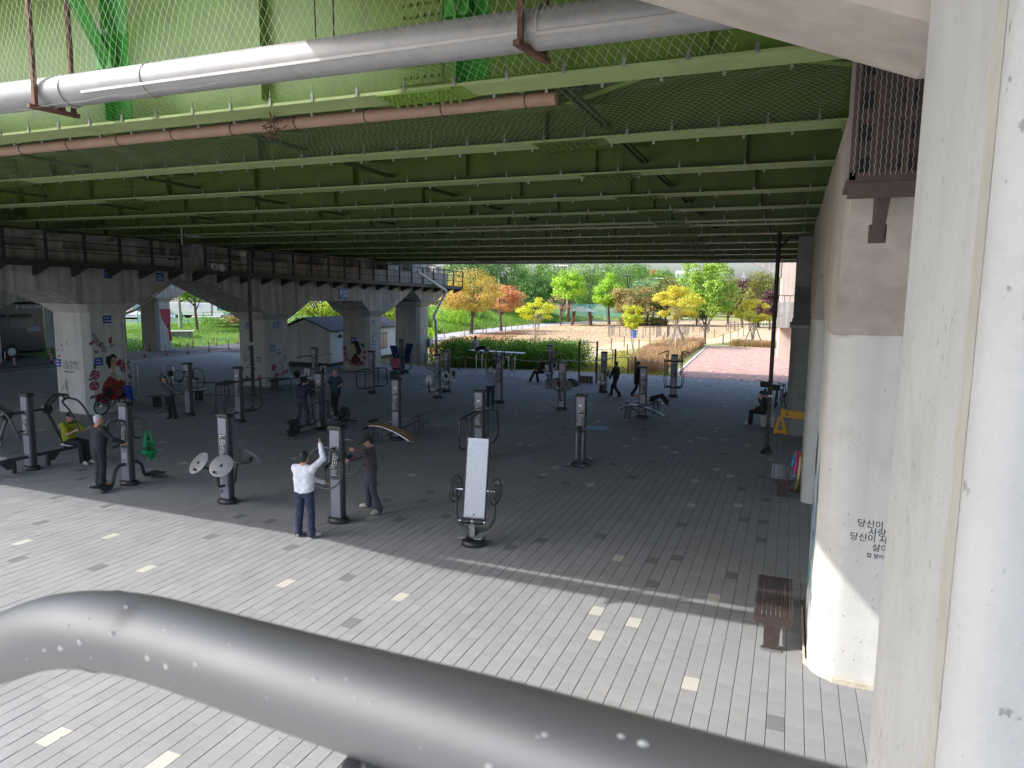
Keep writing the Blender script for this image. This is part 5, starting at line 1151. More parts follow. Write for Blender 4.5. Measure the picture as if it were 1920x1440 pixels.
for k, (c, r, an) in enumerate([((-1.85, 2.55), .07, 2), ((-1.72, 2.4), .06, .5), ((-1.45, 2.62), .07, 2.3), ((-1.12, 2.68), .06, 1), ((-1.42, 2.42), .06, .2), ((-1.62, 2.2), .08, 0), ((-1.9, 1.95), .09, .6)]): w.petal(c, r, an)
for c, a, b_ in [((-1.3, 1.05), .12, .22), ((-1.5, 1.0), .03, .12), ((-1.25, .75), .04, .2)]: w.ell(c, a, b_, GREYS, .2, 12, .3)
for c, r in [((-1.55, .85), .10), ((-1.2, .55), .11)]:
    n = 14
    for i in range(11): a0, a1 = 2*math.pi*i/n, 2*math.pi*(i+1)/n; w.poly([(c[0]+r*math.cos(a0), c[1]+r*math.sin(a0)), (c[0]+r*math.cos(a1), c[1]+r*math.sin(a1)), (c[0]+.72*r*math.cos(a1), c[1]+.72*r*math.sin(a1)), (c[0]+.72*r*math.cos(a0), c[1]+.72*r*math.sin(a0))], PINK)
w.done('painting', colsA[0])
textobj('lettering', '나는 언제나\n너를 믿는다.', .19, TEXTK, colsA[0], frame((-1.42, .446, 1.88), (1, 0, 0), (0, 0, 1)), .001)
MB().box((-1.1, .446, 1.60), (.62, .003, .035)).build('lettering_line', TEXTK, colsA[0], smooth=False)
w = Wall((0, 0, 0), (0, 1, 0), (0, 0, 1), (1, 0, 0))        # pier B first shaft: faded figure with flowers
w.ell((10.65, 1.75), .42, .55, mat('faded_paint_ground', (.40, .38, .36), .85, var=.2, scale=6), 0, 18, .12)
for c, a, b_, m, r in [((10.62, 2.1), .22, .3, mat('faded_paint_white', (.46, .44, .42), .85), 0), ((10.7, 1.0), .09, .42, GREYS, .2), ((10.9, 1.35), .16, .2, GREYS, 0), ((10.35, 1.25), .1, .3, mat('faded_paint_pale', (.5, .48, .47), .85), -.4)]: w.ell(c, a, b_, m, r, 12, .2)
for c, r in [((10.15, .95), .19), ((10.3, .6), .15), ((10.75, .62), .14), ((11.0, .7), .13)]: w.rose(c, r, int(c[0]*50))
for k in range(12): w.leaf((10.1+random.random()*1.1, .5+random.random()*1.8), .18, random.random()*6)
w.done('painting', colsB[0])
w = Wall((0, 9.7, 0), (1, 0, 0), (0, 0, 1), (0, -1, 0))
for c, r in [((-1.75, .8), .13), ((-1.35, .95), .09), ((-1.4, .45), .12), ((-.85, .9), .09), ((-.6, .5), .14)]: w.petal(c, r, 1.2+c[0], PINKD)
w.done('painting', colsB[0])
b = MB(); rnd = random.Random(4)
for row in range(2):
    x = -1.55
    while x < -.45:
        for q in range(3): b.box((x+.05, 9.696, 1.42-row*.17+.045*q), (.09, .003, .02))
        b.box((x+.05+rnd.choice((-.035, .03)), 9.695, 1.46-row*.17), (.018, .003, .12)); x += .14 if rnd.random() < .75 else .24
b.box((-1.05, 9.696, 1.10), (.6, .003, .03)); b.build('lettering', TEXTK, colsB[0], smooth=False)
w = Wall((0, 17.95, 0), (1, 0, 0), (0, 0, 1), (0, -1, 0))   # second shaft: woman in profile
w.poly([(-1.35, .42), (-1.25, .75), (-1.08, .95), (-1.1, 1.1), (-.78, 1.1), (-.8, .95), (-.6, .78), (-.5, .42)], MAROONP)
w.poly([(-1.25, 1.62), (-1.32, 1.45), (-1.29, 1.42), (-1.29, 1.33), (-1.26, 1.27), (-1.24, 1.17), (-1.08, 1.14), (-1.08, 1.05), (-.86, 1.1), (-.84, 1.55), (-1.0, 1.75)], YFACE)
w.poly([(-1.30, 1.62), (-1.2, 1.85), (-.95, 1.92), (-.68, 1.8), (-.58, 1.5), (-.5, 1.3), (-.52, 1.08), (-.7, 1.0), (-.86, 1.12), (-.88, 1.38), (-.98, 1.48), (-1.04, 1.66), (-1.18, 1.66)], HAIRP)
w.ell((-1.2, 1.46), .035, .014, HAIRP); w.ell((-1.24, 1.25), .03, .016, MAROONP); w.ell((-.92, 1.34), .035, .06, YFACE)
for c, r in [((-1.75, 1.35), .17), ((-1.72, 1.02), .17), ((-1.62, .7), .16), ((-1.35, .5), .15), ((-1.0, .42), .13), ((-.72, .44), .15), ((-.42, .5), .16), ((-.28, .85), .15), ((-.25, 1.2), .13)]: w.rose(c, r, int(-c[0]*70))
for k in range(8): w.leaf((-.45+random.random()*.2, 1.35+random.random()*.35), .2, random.random()*6)
for k in range(16): w.ell((-1.85+random.random()*1.6, 2.05+random.random()*.45), .025, .02, HAIRP, 0, 6)
w.done('painting', colsB[1])
w = Wall((0, 0, 0), (0, 1, 0), (0, 0, 1), (1, 0, 0))
for c, r in [((18.5, 1.35), .09), ((18.75, 1.25), .06), ((18.25, 1.0), .13), ((18.65, .85), .14), ((18.85, 1.05), .09), ((18.35, 2.3), .07), ((18.75, 2.35), .07), ((18.9, 2.2), .06)]: w.petal(c, r, 1.3+c[0]*3, PINKD if r > .1 else GREYS)
w.ell((18.60, 2.0), .17, .24, HAIRP); w.ell((18.63, 2.0), .12, .19, CREAMP)
w.done('painting', colsB[1])
w = Wall((0, 0, 0), (0, 1, 0), (0, 0, 1), (1, 0, 0))
w.poly([(22.95, 3.3), (23.95, 3.3), (23.95, 2.35), (23.85, 1.65), (24.05, .75), (23.75, .75), (23.7, 1.6), (23.5, 1.95), (23.15, 2.5)], DRESS)
for k in range(9): u0 = 23.05+.1*k; w.poly([(u0, 3.25), (u0+.035, 3.25), (23.5+.045*k, 2.1), (23.47+.045*k, 2.1)], PINK)
w.done('painting', colsC[2])
# services on the piers
t = thing('downpipe', 'thin pale pipe running down the arch and the painted shaft edge', 'pipe')
p = [pw(pierA, q) for q in ((.38, 4.3, 5.25), (.38, 2.4, 4.0), (.06, 2.0, 3.78), (.06, 2.02, .3))]; MB().tube(fillet(p, .08), .038, 8).build('pipe', mat('pale_pipe', (.42, .37, .32), .6), t)
MB().tube([pw(pierA, (.38, 4.33, 5.2)), pw(pierA, (.38, 4.33, 5.9))], .03, 8).build('pipe', mat('pale_pipe', (.42, .37, .32), .6), t)
t = thing('downpipe', 'white drain pipe angled from the deck down the end of the P32 beam', 'pipe')
p = [(-22.0, 39.0, 6.12), (-22.1, 43.2, 4.95), (-22.3, 41.6, 3.2), (-22.25, 41.9, 2.9), (-22.2, 41.9, .0)]; MB().tube(fillet(p, .18), .085, 10).build('pipe', mat('white_pipe', (.6, .6, .6), .5), t)
t = thing('electric_box', 'grey electric box with a pale notice on the last shaft of the P32 pier', 'box', pw(pierB, (.10, 24.9, 1.35)), pierB.rotation_euler.z)
MB().rbox((0, 0, 0), (.2, .42, .62), .02).build('case', DISC, t, smooth=False); MB().box((.103, .05, .08), (.004, .34, .36)).build('notice', PRINT, t, smooth=False)
plate(pierB, ('x', X0), 24.3, 2.15, 'small yellow plate on the last pale shaft of the P32 pier', .24, .3, mat('yellow_plate', (.65, .5, .03), .5), None)
# right pier lettering and notice
for tx, x, z, sz in (('당신이 사는 삶을', .88, 2.05, .105), ('사랑하고', 1.01, 1.955, .105), ('당신이 사랑하는 삶을', .81, 1.875, .105), ('살아라.', 1.06, 1.765, .105), ('밥 말리 Bob Marley', 1.01, 1.675, .062)):
    o = textobj('lettering', tx, sz, TEXTK, colR1, frame((x, 9.1475, z), (1, 0, -.02), (.02, 0, 1)), .001)
t = thing('no_smoking_notice', 'small white notice with a round mark on the white pier', 'notice', (.63, 9.262, 1.40), -.70)
MB().box((0, 0, 0), (.105, .004, .15)).build('sheet', PRINT, t, smooth=False)
MB().ring((0, -.004, .02), (0, 1, 0), .034, .004, 18, 4).box((0, -.004, .02), (.03, .002, .008), M=Matrix.Rotation(.6, 3, 'Y')).box((-.02, -.004, -.05), (.02, .002, .012)).box((.02, -.004, -.05), (.02, .002, .012)).build('mark', TEXTK, t, smooth=False)
w = Wall((.45, 0, 0), (0, 1, 0), (0, 0, 1), (-1, 0, 0))     # sea-coloured mural on the narrow side
CY = [mat('mural_%s' % n, c, .8, var=.2, scale=6) for n, c in (('turquoise', (.05, .38, .42)), ('blue', (.06, .18, .42)), ('sky', (.16, .42, .60)), ('violet', (.12, .07, .22)), ('dark', (.02, .03, .05)), ('mint', (.22, .52, .45)))]
rnd = random.Random(3)
for k in range(70):
    y = rnd.uniform(9.48, 10.9); z = rnd.uniform(.55, 2.45); L = rnd.uniform(.2, .7); wd = rnd.uniform(.02, .10); q = rnd.uniform(-.15, .15)
    w.poly([(y, z), (y+wd, z+.02), (y+wd*.8+q, z+L), (y+q, z+L*.9)], CY[k % 6])
w.done('painting', colR1)

# ================================================================ STREET FURNITURE
BRN = mat('brown_bench_steel', (.05, .032, .029), .38, var=.25, scale=7, stain=(.18, .15, .14), stain_amt=.35, stain_scale=9, coat=.2)
def bench(label, x, y0, y1):
    t = thing('slat_bench', label, 'bench', (x, (y0+y1)/2, 0), 0, 'brown steel slat benches along the white pier'); L = y1-y0
    for k in range(7):
        xx = -.175+.0585*k
        MB().rbox((xx, 0, .442), (.05, L-.06, .022), .006).build('slat', BRN, t, smooth=False)
    for sx in (-1, 1): MB().cyl((sx*.225, -L/2+.02, .43), (sx*.225, L/2-.02, .43), .03, 14).build('edge_tube', BRN, t)
    for s in (-1, 1):
        y = s*(L/2-.03)
        pts = [(-.25, .46), (.25, .46), (.255, .42), (.22, .385), (.13, .365), (.105, .33), (.10, 0), (-.10, 0), (-.105, .33), (-.13, .365), (-.22, .385), (-.255, .42)]
        MB().prism([(a, y-.02, z) for a, z in pts], (0, .04, 0)).build('leg', BRN, t, smooth=False)
        MB().rbox((0, y, .012), (.28, .12, .02), .008).build('foot_plate', STEEL, t, smooth=False)
        for sx in (-1, 1): MB().ball((sx*.115, y, .026), .014, 8).build('bolt', BRN, t)
bench('brown steel slat bench in the foreground, its near end in sunlight', 0, 9.66, 11.22)
bench('brown steel slat bench in the shade beside the colourful hoops', 0.02, 17.55, 19.2)
def plank_bench(label, loc, rz, L):
    t = thing('plank_bench', label, 'bench', loc, rz)
    for k in range(4): MB().rbox((-.17+.113*k, 0, .45), (.10, L, .05), .01).build('plank', BLACKP, t, smooth=False)
    for s in (-1, 1): MB().box((0, s*(L/2-.25), .21), (.42, .09, .42)).build('leg', DARKST, t, smooth=False)
plank_bench('dark plank bench in front of the woman stretching, by the painted pier', (-24.0, 22.0, 0), -KS, 2.6)
plank_bench('dark plank bench with a black bag at the foot of the faded painting', (-23.35, 28.3, 0), -KS, 2.6)
o = MB().ball((0, 0, .15), .2, 12, (1, 1.2, .8)).tube([(-.1, 0, .28), (0, 0, .38), (.1, 0, .28)], .015, 6).build('bag', BLACKP); o.location = (-23.35, 28.9, .475); tag(o, 'black bag lying on the dark plank bench', 'bag')
# coloured hoops seen edge on
hc = [(.55, .05, .25), (.08, .42, .65), (.30, .02, .14), (.62, .16, .03), (.60, .48, .2), (.7, .55, .62)]
def hoop(label, loc, cols, tilt, r=.47):
    t = thing('hula_hoop', label, 'hula hoop', loc, 0, 'hula hoops leaning on the white pier'); t.rotation_euler = (0, tilt, .06)
    n = len(cols)
    for k, c in enumerate(cols):
        P = []
        for i in range(9):
            an = 2*math.pi*(k+i/8*.98)/n; P.append((0, r*math.cos(an), r+.03+r*math.sin(an)))
        MB().tube(P, [.033 if i % 2 else .029 for i in range(9)], 10).build('segment', mat('hoop_%d' % hc.index(c), c, .45), t)
hoop('pink, blue and purple hula hoop leaning outermost', (.20, 18.45, 0), [hc[1], hc[0], hc[0], hc[1], hc[2], hc[2]], .13)
hoop('orange and yellow hula hoop leaning next to the pier', (.30, 18.4, 0), [hc[3], hc[3], hc[4], hc[4], hc[3], hc[4]], .10)
# lamp posts
PEEL = mat('peeling_black_paint', (.015, .013, .012), .45, var=.3, scale=14, stain=(.42, .41, .40), stain_amt=.95, stain_scale=16)
t = thing('lamp_post', 'tall dark post with peeling pale paint near its foot, by the yellow barrier', 'lamp post', (-.48, 22.54, 0))
MB().tube([(0, 0, 1.75), (0, 0, 6.7)], .062, 12).build('pole', mat('dark_brown_pole', (.022, .016, .014), .45, var=.2), t); MB().tube([(0, 0, .1), (0, 0, 1.75)], .064, 12).build('peeling_base', PEEL, t)
for k in range(6): a = k*math.pi/3+.3; MB().prism([(.06*math.cos(a), .06*math.sin(a), .30), (.19*math.cos(a), .19*math.sin(a), .03), (.06*math.cos(a), .06*math.sin(a), .03)], (-.02*math.sin(a), .02*math.cos(a), 0)).build('foot_rib', PEEL, t, smooth=False)
MB().lathe([(.21, 0), (.21, .03)], 16).build('base_plate', PEEL, t); MB().rbox((.02, 0, 1.80), (.15, .15, .08), .01).build('band', STEEL, t)
MB().tube([(0, 0, 6.2), (.35, 0, 6.6)], .035, 8).rbox((.45, 0, 6.55), (.3, .2, .1), .02).build('lamp_arm', DARKST, t)
t = thing('lamp_post', 'tall thin dark post with a small square light, before the P32 pier', 'lamp post', (-22.82, 25.12, 0))
MB().tube([(0, 0, 0), (0, 0, 6.45)], [.085, .07], 12).build('pole', mat('black_pole', (.02, .02, .02), .4, var=.2, stain=(.3, .3, .3), stain_amt=.25, stain_scale=10), t)
MB().rbox((-.22, -.05, 6.42), (.28, .12, .24), .02).build('light', mat('lamp_lens', (.62, .60, .48), .3), t); MB().box((0, 0, 6.52), (.7, .06, .05)).build('crossbar', DARKST, t, smooth=False); MB().rbox((.35, -.05, 6.38), (.1, .1, .2), .02).build('camera', DARKST, t)
MB().rbox((0, 0, 2.4), (.24, .2, .14), .01).build('band', mat('pale_band', (.5, .5, .48), .6), t)
MB().lathe([(.2, 0), (.2, .03), (.1, .05)], 14).build('base_plate', DARKST, t)
# barrier
t = thing('barrier', 'yellow plastic barrier beam on an A-shaped leg', 'barrier', (0, 0, 0), 0)
def aleg(x, y):
    MB().prism([(x-.26, y, 0), (x-.16, y, 0), (x-.02, y, .55), (x+.10, y, 0), (x+.22, y, 0), (x+.06, y, .62), (x-.1, y, .62)], (0, .10, 0)).box((x, y+.05, .09), (.42, .099, .12)).build('leg', YELL, t, smooth=False)
    MB().rbox((x-.0, y+.05, .76), (.10, .12, .30), .01).build('socket', YELL, t, smooth=False)
aleg(-.12, 26.0); aleg(1.9, 25.2)
MB().prism([(-.08, 25.99, .62), (1.9, 25.2, .62), (1.9, 25.2, .88), (-.08, 25.99, .88)], (.02, .07, 0)).build('beam', YELL, t, smooth=False)
MB().box((.05, 25.925, .75), (.04, .02, .14), rz=-.4).build('slot', RUST, t, smooth=False)
# bicycles
def bicycle(label, loc, rz, colr=(.02, .02, .022), basket=False, lean=0.):
    t = thing('bicycle', label, 'bicycle', loc, rz); t.rotation_euler = (lean, 0, rz); FM = mat('bike_paint_%02d%02d' % (colr[0]*99, colr[2]*99), colr, .35)
    for x in (-.54, .54):
        wh = MB().ring((x, 0, .345), (0, 1, 0), .325, .024, 30, 8).build('wheel', RUBBER, t); MB().ring((x, 0, .345), (0, 1, 0), .295, .010, 30, 6).build('rim', DARKST, wh)
        for k in range(12): a = k*math.pi/6; MB().cyl((x, 0, .345), (x+.29*math.cos(a), 0, .345+.29*math.sin(a)), .003, 4).build('spoke', STEEL, wh)
        MB().cyl((x, -.05, .345), (x, .05, .345), .025, 10).build('hub', STEEL, wh)
    b = MB()
    for p, q, r in [((-.54, 0, .345), (-.10, 0, .30), .014), ((-.54, 0, .345), (-.20, 0, .72), .012), ((-.10, 0, .30), (-.22, 0, .82), .018), ((-.10, 0, .30), (.38, 0, .72), .022), ((-.205, 0, .76), (.37, 0, .80), .02), ((.35, 0, .86), (.54, 0, .345), .018)]: b.cyl(p, q, r, 8)
    b.build('frame', FM, t); MB().tube(fillet([(.35, 0, .84), (.33, 0, 1.0), (.36, .08, 1.02), (.30, .3, 1.03)], .04), .012, 6).tube(fillet([(.33, 0, 1.0), (.36, -.08, 1.02), (.30, -.3, 1.03)], .04), .012, 6).build('handlebar', DARKST, t)
    for s in (-1, 1): MB().cyl((.31, s*.22, 1.03), (.295, s*.33, 1.03), .018, 8).build('grip', RUBBER, t)
    MB().rbox((-.25, 0, .86), (.26, .14, .05), .02).build('saddle', RUBBER, t); MB().cyl((-.1, -.02, .30), (-.1, .02, .30), .09, 16).build('chainring', STEEL, t)
    for s in (-1, 1): MB().tube([(-.1, s*.03, .30), (-.1+s*.12, s*.06, .30-s*.12)], .01, 6).rbox((-.1+s*.12, s*.10, .30-s*.12), (.09, .08, .02), .005).build('crank', STEEL, t)
    if basket:
        MB().add([(.42, -.15, .80), (.70, -.15, .80), (.70, .15, .80), (.42, .15, .80), (.40, -.17, 1.02), (.74, -.17, 1.02), (.74, .17, 1.02), (.40, .17, 1.02)], [(3, 2, 1, 0), (0, 1, 5, 4), (1, 2, 6, 5), (2, 3, 7, 6), (3, 0, 4, 7)]).build('basket', DARKST, t, smooth=False)
    return t
bicycle('black mountain bicycle leaning along the painted pier with a blue jacket on it', (-24.3, 19.15, 0), R(93), lean=.06)
V, Q = blend([('c', V3(0, -.16, .08), V3(0, .16, .04), .07, .06), ('c', V3(.06, -.1, .06), V3(.13, -.12, -.34), .05, .07), ('c', V3(.07, .08, .05), V3(.12, .06, -.45), .05, .06), ('c', V3(-.06, 0, .04), V3(-.10, .0, -.28), .05, .06)], .016, .04)
o = np_mesh('jacket', V, Q, cloth('royal_blue', (.012, .06, .36)), smooth=True); o.location = (-24.22, 19.75, .90); o.rotation_euler = (0, 0, .3); tag(o, 'bright blue jacket thrown over the bicycle by the painted pier', 'jacket')
bicycle('dark bicycle with a front basket, nearest of the bikes by the grey pier', (-.42, 32.6, 0), R(-92), (.03, .03, .035), True)
bicycle('dark bicycle parked against the dark grey pier, between two other bikes', (-.12, 33.1, 0), R(-80), (.04, .035, .04))
bicycle('dark bicycle parked farthest left behind the peeling lamp post', (-.85, 33.6, 0), R(-100), (.025, .03, .04), True)
t = thing('green_bag', 'bright green plastic bag hanging from the handle of the first twister machine', 'bag', (-14.72, 12.5, 0))
V, Q = blend([('c', V3(0, -.05, 1.32), V3(0, -.10, .98), .015, .05), ('c', V3(0, .05, 1.32), V3(0, .11, .98), .015, .05), ('c', V3(.01, -.12, .95), V3(.0, .13, .93), .055, .06), ('c', V3(0, -.12, .78), V3(.03, .12, .74), .085, .08), ('c', V3(.02, -.02, .75), V3(.0, .05, .55), .09, .03), ('c', V3(.02, .09, .72), V3(.02, .12, .58), .05, .02)], .016, .03)
V = V+np.random.normal(0, .004, V.shape); np_mesh('bag', V, Q, cloth('green_plastic', (.01, .30, .10), .4), t, smooth=True); MB().ball((.07, -.06, .86), .05, 8, (1, .6, 1.5)).build('dark_logo', RUBBER, t)
t = thing('manhole_cover', 'round pale blue patterned cover set in the dark paving', 'cover', (-6.25, 24.3, .004))
MB().lathe([(.42, 0), (.42, .006)], 28).build('cover', mat('blue_cover', (.10, .16, .32), .6, var=.5, scale=22), t)
for k in range(14): a = k*2.399; r = .1+.022*k; MB().ball((r*math.cos(a), r*math.sin(a), .006), .045, 8, (1, 1, .12)).build('pale_mark', mat('cover_pale', (.36, .42, .55), .6), t)
# lane delineators
def delineator(label, x, y, h=.75):
    t = thing('delineator_post', label, 'delineator post', (x, y, 0), 0, 'red and white delineator posts along the road')
    MB().lathe([(.14, 0), (.13, .04), (.05, .06)], 12).build('foot', RUBBER, t); MB().lathe([(.042, .05), (.04, h)], 10).build('post', mat('orange_post', (.55, .07, .035), .5), t)
    for z in (h-.10, h-.26, h-.42): MB().lathe([(.0445, z), (.0445, z+.075)], 10).build('band', mat('reflective_band', (.75, .75, .75), .4), t)
far_l = ['by the curtain painting', 'just right of the curtain painting', 'in front of the concrete box', 'below the small tree', 'below the bright grass']
for (x, y), q in zip([(-47.3, 40.7), (-47.2, 42.6), (-47.2, 45.0), (-47.2, 47.6), (-47.2, 50.2)], far_l): delineator('red and white delineator beyond the road, '+q, x, y)
near_l = ['leftmost by the dark shaft', 'before the curtain painting', 'before the concrete box', 'before the small tree', 'before the bright grass']
for (x, y), q in zip([(-43.0, 36.6), (-43.0, 38.5), (-43.0, 40.5), (-43.0, 42.6), (-43.0, 44.7)], near_l): delineator('red and white delineator before the road, '+q, x, y)
for (x, y), q in zip([(-46.8, 29.4), (-43.6, 27.9), (-47.0, 32.4), (-44.6, 30.9)], ['before the dark coach, far left', 'low one before the dark coach, nearest', 'before the dark coach, far right', 'beside the painted shaft, low']): delineator('red and white delineator '+q, x, y, .75 if x < -45 else .6)
# coach in the dark
t = thing('coach', 'dark coach parked under the bridge with white lettering on its roof band', 'coach', (-50.2, 27.2, 0), 0)
DK = mat('coach_dark_paint', (.012, .016, .018), .25, coat=.3); GL = mat('dark_glass', (.01, .012, .014), .06, spec=.8)
MB().rbox((0, 0, 2.1), (2.5, 13, 3.5), .15).build('body', DK, t)
for k in range(7):
    MB().box((1.256, -5.4+1.7*k, 2.55), (.02, 1.55, .95)).build('window', GL, t, smooth=False)
for y in (-4.2, 4.0):
    MB().cyl((.9, y, .5), (1.28, y, .5), .5, 20).build('wheel', RUBBER, t); MB().cyl((1.2, y, .5), (1.295, y, .5), .27, 14).build('rim', STEEL, t)
textobj('lettering', 'HYUNDAI', .31, PLM, t, frame((1.262, 4.85, 3.42), (0, 1, 0), (0, 0, 1)), .002)
MB().ring((1.262, 4.55, 3.52), (1, 0, 0), .14, .02, 18, 4).box((1.262, 4.55, 3.52), (.006, .05, .2)).build('emblem', PLM, t)
MB().box((1.262, 5.6, 2.0), (.006, .9, .35)).box((1.262, .2, 1.55), (.006, 1.4, .10)).build('pale_marks', mat('dull_white', (.3, .31, .31), .6), t, smooth=False)['kind'] = 'stuff'
# ---- hand rail in front of us
t = thing('hand_rail', 'thick brushed steel hand rail bending down at left, right in front', 'rail')
P = [(-1.098, .357, 4.236), (-.769, .358, 4.392), (-.59, .348, 4.476), (-.52, .342, 4.507), (-.467, .338, 4.522), (-.421, .337, 4.528), (-.379, .335, 4.53), (-.242, .312, 4.543), (-.113, .29, 4.556), (.015, .267, 4.567), (.25, .227, 4.588)]
Q_ = []
for i in range(len(P)-1):
    p0, p1, p2, p3 = [Vector(P[max(0, min(len(P)-1, i+k))]) for k in (-1, 0, 1, 2)]
    for k in range(6): s = k/6; Q_.append(.5*((2*p1)+(-p0+p2)*s+(2*p0-5*p1+4*p2-p3)*s*s+(-p0+3*p1-3*p2+p3)*s**3))
Q_.append(Vector(P[-1]))
RAIL = mat('brushed_rail_steel', (.27, .27, .265), .5, metal=.75, var=.06, scale=9, stain=(.30, .29, .27), stain_amt=.3, stain_scale=14)
Q_ = [q+Vector((0, 0, .0026)) for q in Q_]
MB().tube(Q_, .0277, 36).build('rail', RAIL, t)
b = MB(); q = Vector(P[5])+Vector((0, 0, .0026)); b.ring(q-Vector((.028, -.002, .004)), (1, -.06, .12), .0276, .0011, 40, 6); b.build('weld_seam', mat('weld', (.2, .2, .19), .6, metal=.6), t)
pc = Vector((-.178, .302, 4.549)); MB().cyl(pc-Vector((0, 0, .02)), pc-Vector((0, 0, 1.1)), .024, 24).build('baluster', RAIL, t)
MB().lathe([(.0365, -.030), (.0355, -.034), (.026, -.040)], 28, Matrix.Translation(pc)).build('weld_collar', RAIL, t)
for k in range(42):                                        # pale paint drips
    i = random.randrange(18, len(Q_)-2); a = random.uniform(-.4, 1.25); r = random.choice((.0007, .001, .0014, .002))
    p = Q_[i].lerp(Q_[i+1], random.random())+Vector((0, -math.cos(a)*.0277, math.sin(a)*.0277)); MB().ball(p, r, 6, (1.3, .5, 1)).build('paint_speck', mat('speck', (.62, .60, .54), .7), t)

# ================================================================ VEGETATION
BARK = mat('bark', (.10, .075, .055), .9, var=.3, scale=8, bump=.6, bscale=20)
PALEBARK = mat('pale_bark', (.33, .29, .24), .85, var=.2, scale=8)
rng = np.random.default_rng(11)
def leaves_mesh(name, C, size, m, parent, flat=.35, asp=.6, face=None, kind=None):
    """C (n,3) leaf centres -> bent two-quad leaves with random lie"""
    n = len(C); nr = rng.normal(size=(n, 3)); nr[:, 2] = np.abs(nr[:, 2])+flat
    if face is not None: nr += face*.9
    nr /= np.linalg.norm(nr, axis=1)[:, None]; t = rng.normal(size=(n, 3)); t -= nr*(t*nr).sum(1)[:, None]; t /= np.linalg.norm(t, axis=1)[:, None]; b = np.cross(nr, t)
    s = (size*rng.uniform(.65, 1.3, n))[:, None]; w = s*asp
    V = np.stack([C-t*s*.5, C+b*w*.5-nr*s*.08, C+t*s*.5-nr*s*.12, C-b*w*.5-nr*s*.08], 1).reshape(-1, 3)
    o = np_mesh(name, V, np.arange(4*n).reshape(-1, 4), m, parent)
    if kind: o['kind'] = kind
    return o
def crown_points(n, c, rad, clumps, shape='round', crad=.34, hollow=.55):
    """points gathered in clumps over an uneven crown volume"""
    c = np.array(c); rad = np.array(rad)
    d = rng.normal(size=(clumps, 3)); d /= np.linalg.norm(d, axis=1)[:, None]; r = rng.uniform(hollow, 1., clumps)**.6
    K = d*r[:, None]
    if shape == 'cone': K[:, :2] *= (np.clip(1-(K[:, 2:3]+1)/2, .06, 1))**.75*1.25
    if shape == 'vase': K[:, :2] *= .55+.45*(K[:, 2:3]+1)/2
    K[:, 2] = np.where(K[:, 2] < -.55, K[:, 2]*.7, K[:, 2])
    k = rng.integers(0, clumps, n); cr = crad*rng.uniform(.6, 1.25, clumps)[k][:, None]
    q = rng.normal(size=(n, 3)); q /= np.linalg.norm(q, axis=1)[:, None]; q *= (rng.uniform(0, 1, n)**.45)[:, None]; q[:, 2] *= .72
    P = (K[k]+q*cr)
    return c+P*rad, K*rad+c
def tree(label, x, y, ztop, zbot, rad, pal, base=0., n=5000, leaf=.20, clumps=34, trunk_r=None, shape='round', name='tree', stems=1, bark=None, limbs=9, group='trees of the park', crad=.34, seed=0, hollow=.35):
    global rng; rng = np.random.default_rng(int(abs(x*131+y*17+seed)) % 99991)
    rd = random.Random(int(abs(x*31+y*7)))
    t = thing(name, label, 'tree', (x, y, base), 0, group)
    h = ztop-base; zb = max(zbot-base, .25); c = (0, 0, (h+zb)/2); rv = (rad*.92, rad*.92, (h-zb)/2*.95)
    P, K = crown_points(n, c, rv, clumps, shape, crad, hollow)
    leaves_mesh('crown', P, leaf, pal, t, face=(P-np.array(c))/rad)
    b = MB(); tr = trunk_r or max(.07, .03*h); bk = bark or BARK
    for s in range(stems):
        a = rd.uniform(0, 6.28); lean = (.10 if stems == 1 else .42)
        top = Vector((math.cos(a)*rad*lean, math.sin(a)*rad*lean, zb+(h-zb)*.62)); m1 = Vector((math.cos(a)*rad*lean*.35, math.sin(a)*rad*lean*.35, zb*.75))
        b.tube([(0, 0, -.1), (0, 0, .05), m1*.5+Vector((0, 0, .0)), m1, (m1+top)*.5+Vector((rd.uniform(-.1, .1), rd.uniform(-.1, .1), 0)), top], [tr*1.35, tr*1.1, tr*.9, tr*.8, tr*.5, tr*.2], 9)
        for k in range(limbs):
            q = Vector(K[rd.randrange(len(K))].tolist()); st = m1.lerp(top, rd.uniform(0, .6)); mid = st.lerp(q, .5)+Vector((0, 0, -.06*rad)); b.tube([st, mid, st.lerp(q, .95)], [tr*.42, tr*.26, tr*.07], 6)
    b.build('trunk', bk, t)
    return t
G = lambda *c: [srgb(*q) for q in c]
ORG = leafmat('autumn_orange_leaves', G((150, 165, 66), (190, 182, 76), (214, 172, 92), (216, 150, 98)), .45, .4)
ORG2 = leafmat('autumn_coral_leaves', G((160, 165, 80), (204, 164, 98), (220, 150, 106), (216, 138, 106)), .5, .4)
YEL = leafmat('autumn_yellow_leaves', G((150, 176, 50), (196, 208, 58), (216, 214, 64), (222, 208, 66)), .8, .45)
YELO = leafmat('golden_leaves', G((170, 192, 60), (204, 206, 72), (222, 208, 84), (226, 202, 92)), .8, .45)
DGR = leafmat('dark_green_leaves', G((52, 88, 40), (72, 112, 52), (96, 136, 62), (112, 150, 68)), .35, .35)
MGR = leafmat('mid_green_leaves', G((76, 118, 48), (104, 148, 60), (132, 172, 72), (156, 190, 82)), .35, .4)
LIM = leafmat('lime_leaves', G((110, 160, 40), (150, 195, 56), (180, 212, 70), (196, 220, 90)), .5)
GGR = leafmat('grey_green_leaves', G((98, 132, 84), (122, 156, 102), (142, 175, 118), (160, 188, 130)), .5, .4)
RUS = leafmat('russet_leaves', G((126, 132, 70), (158, 148, 84), (178, 150, 96), (176, 136, 96)), .5)
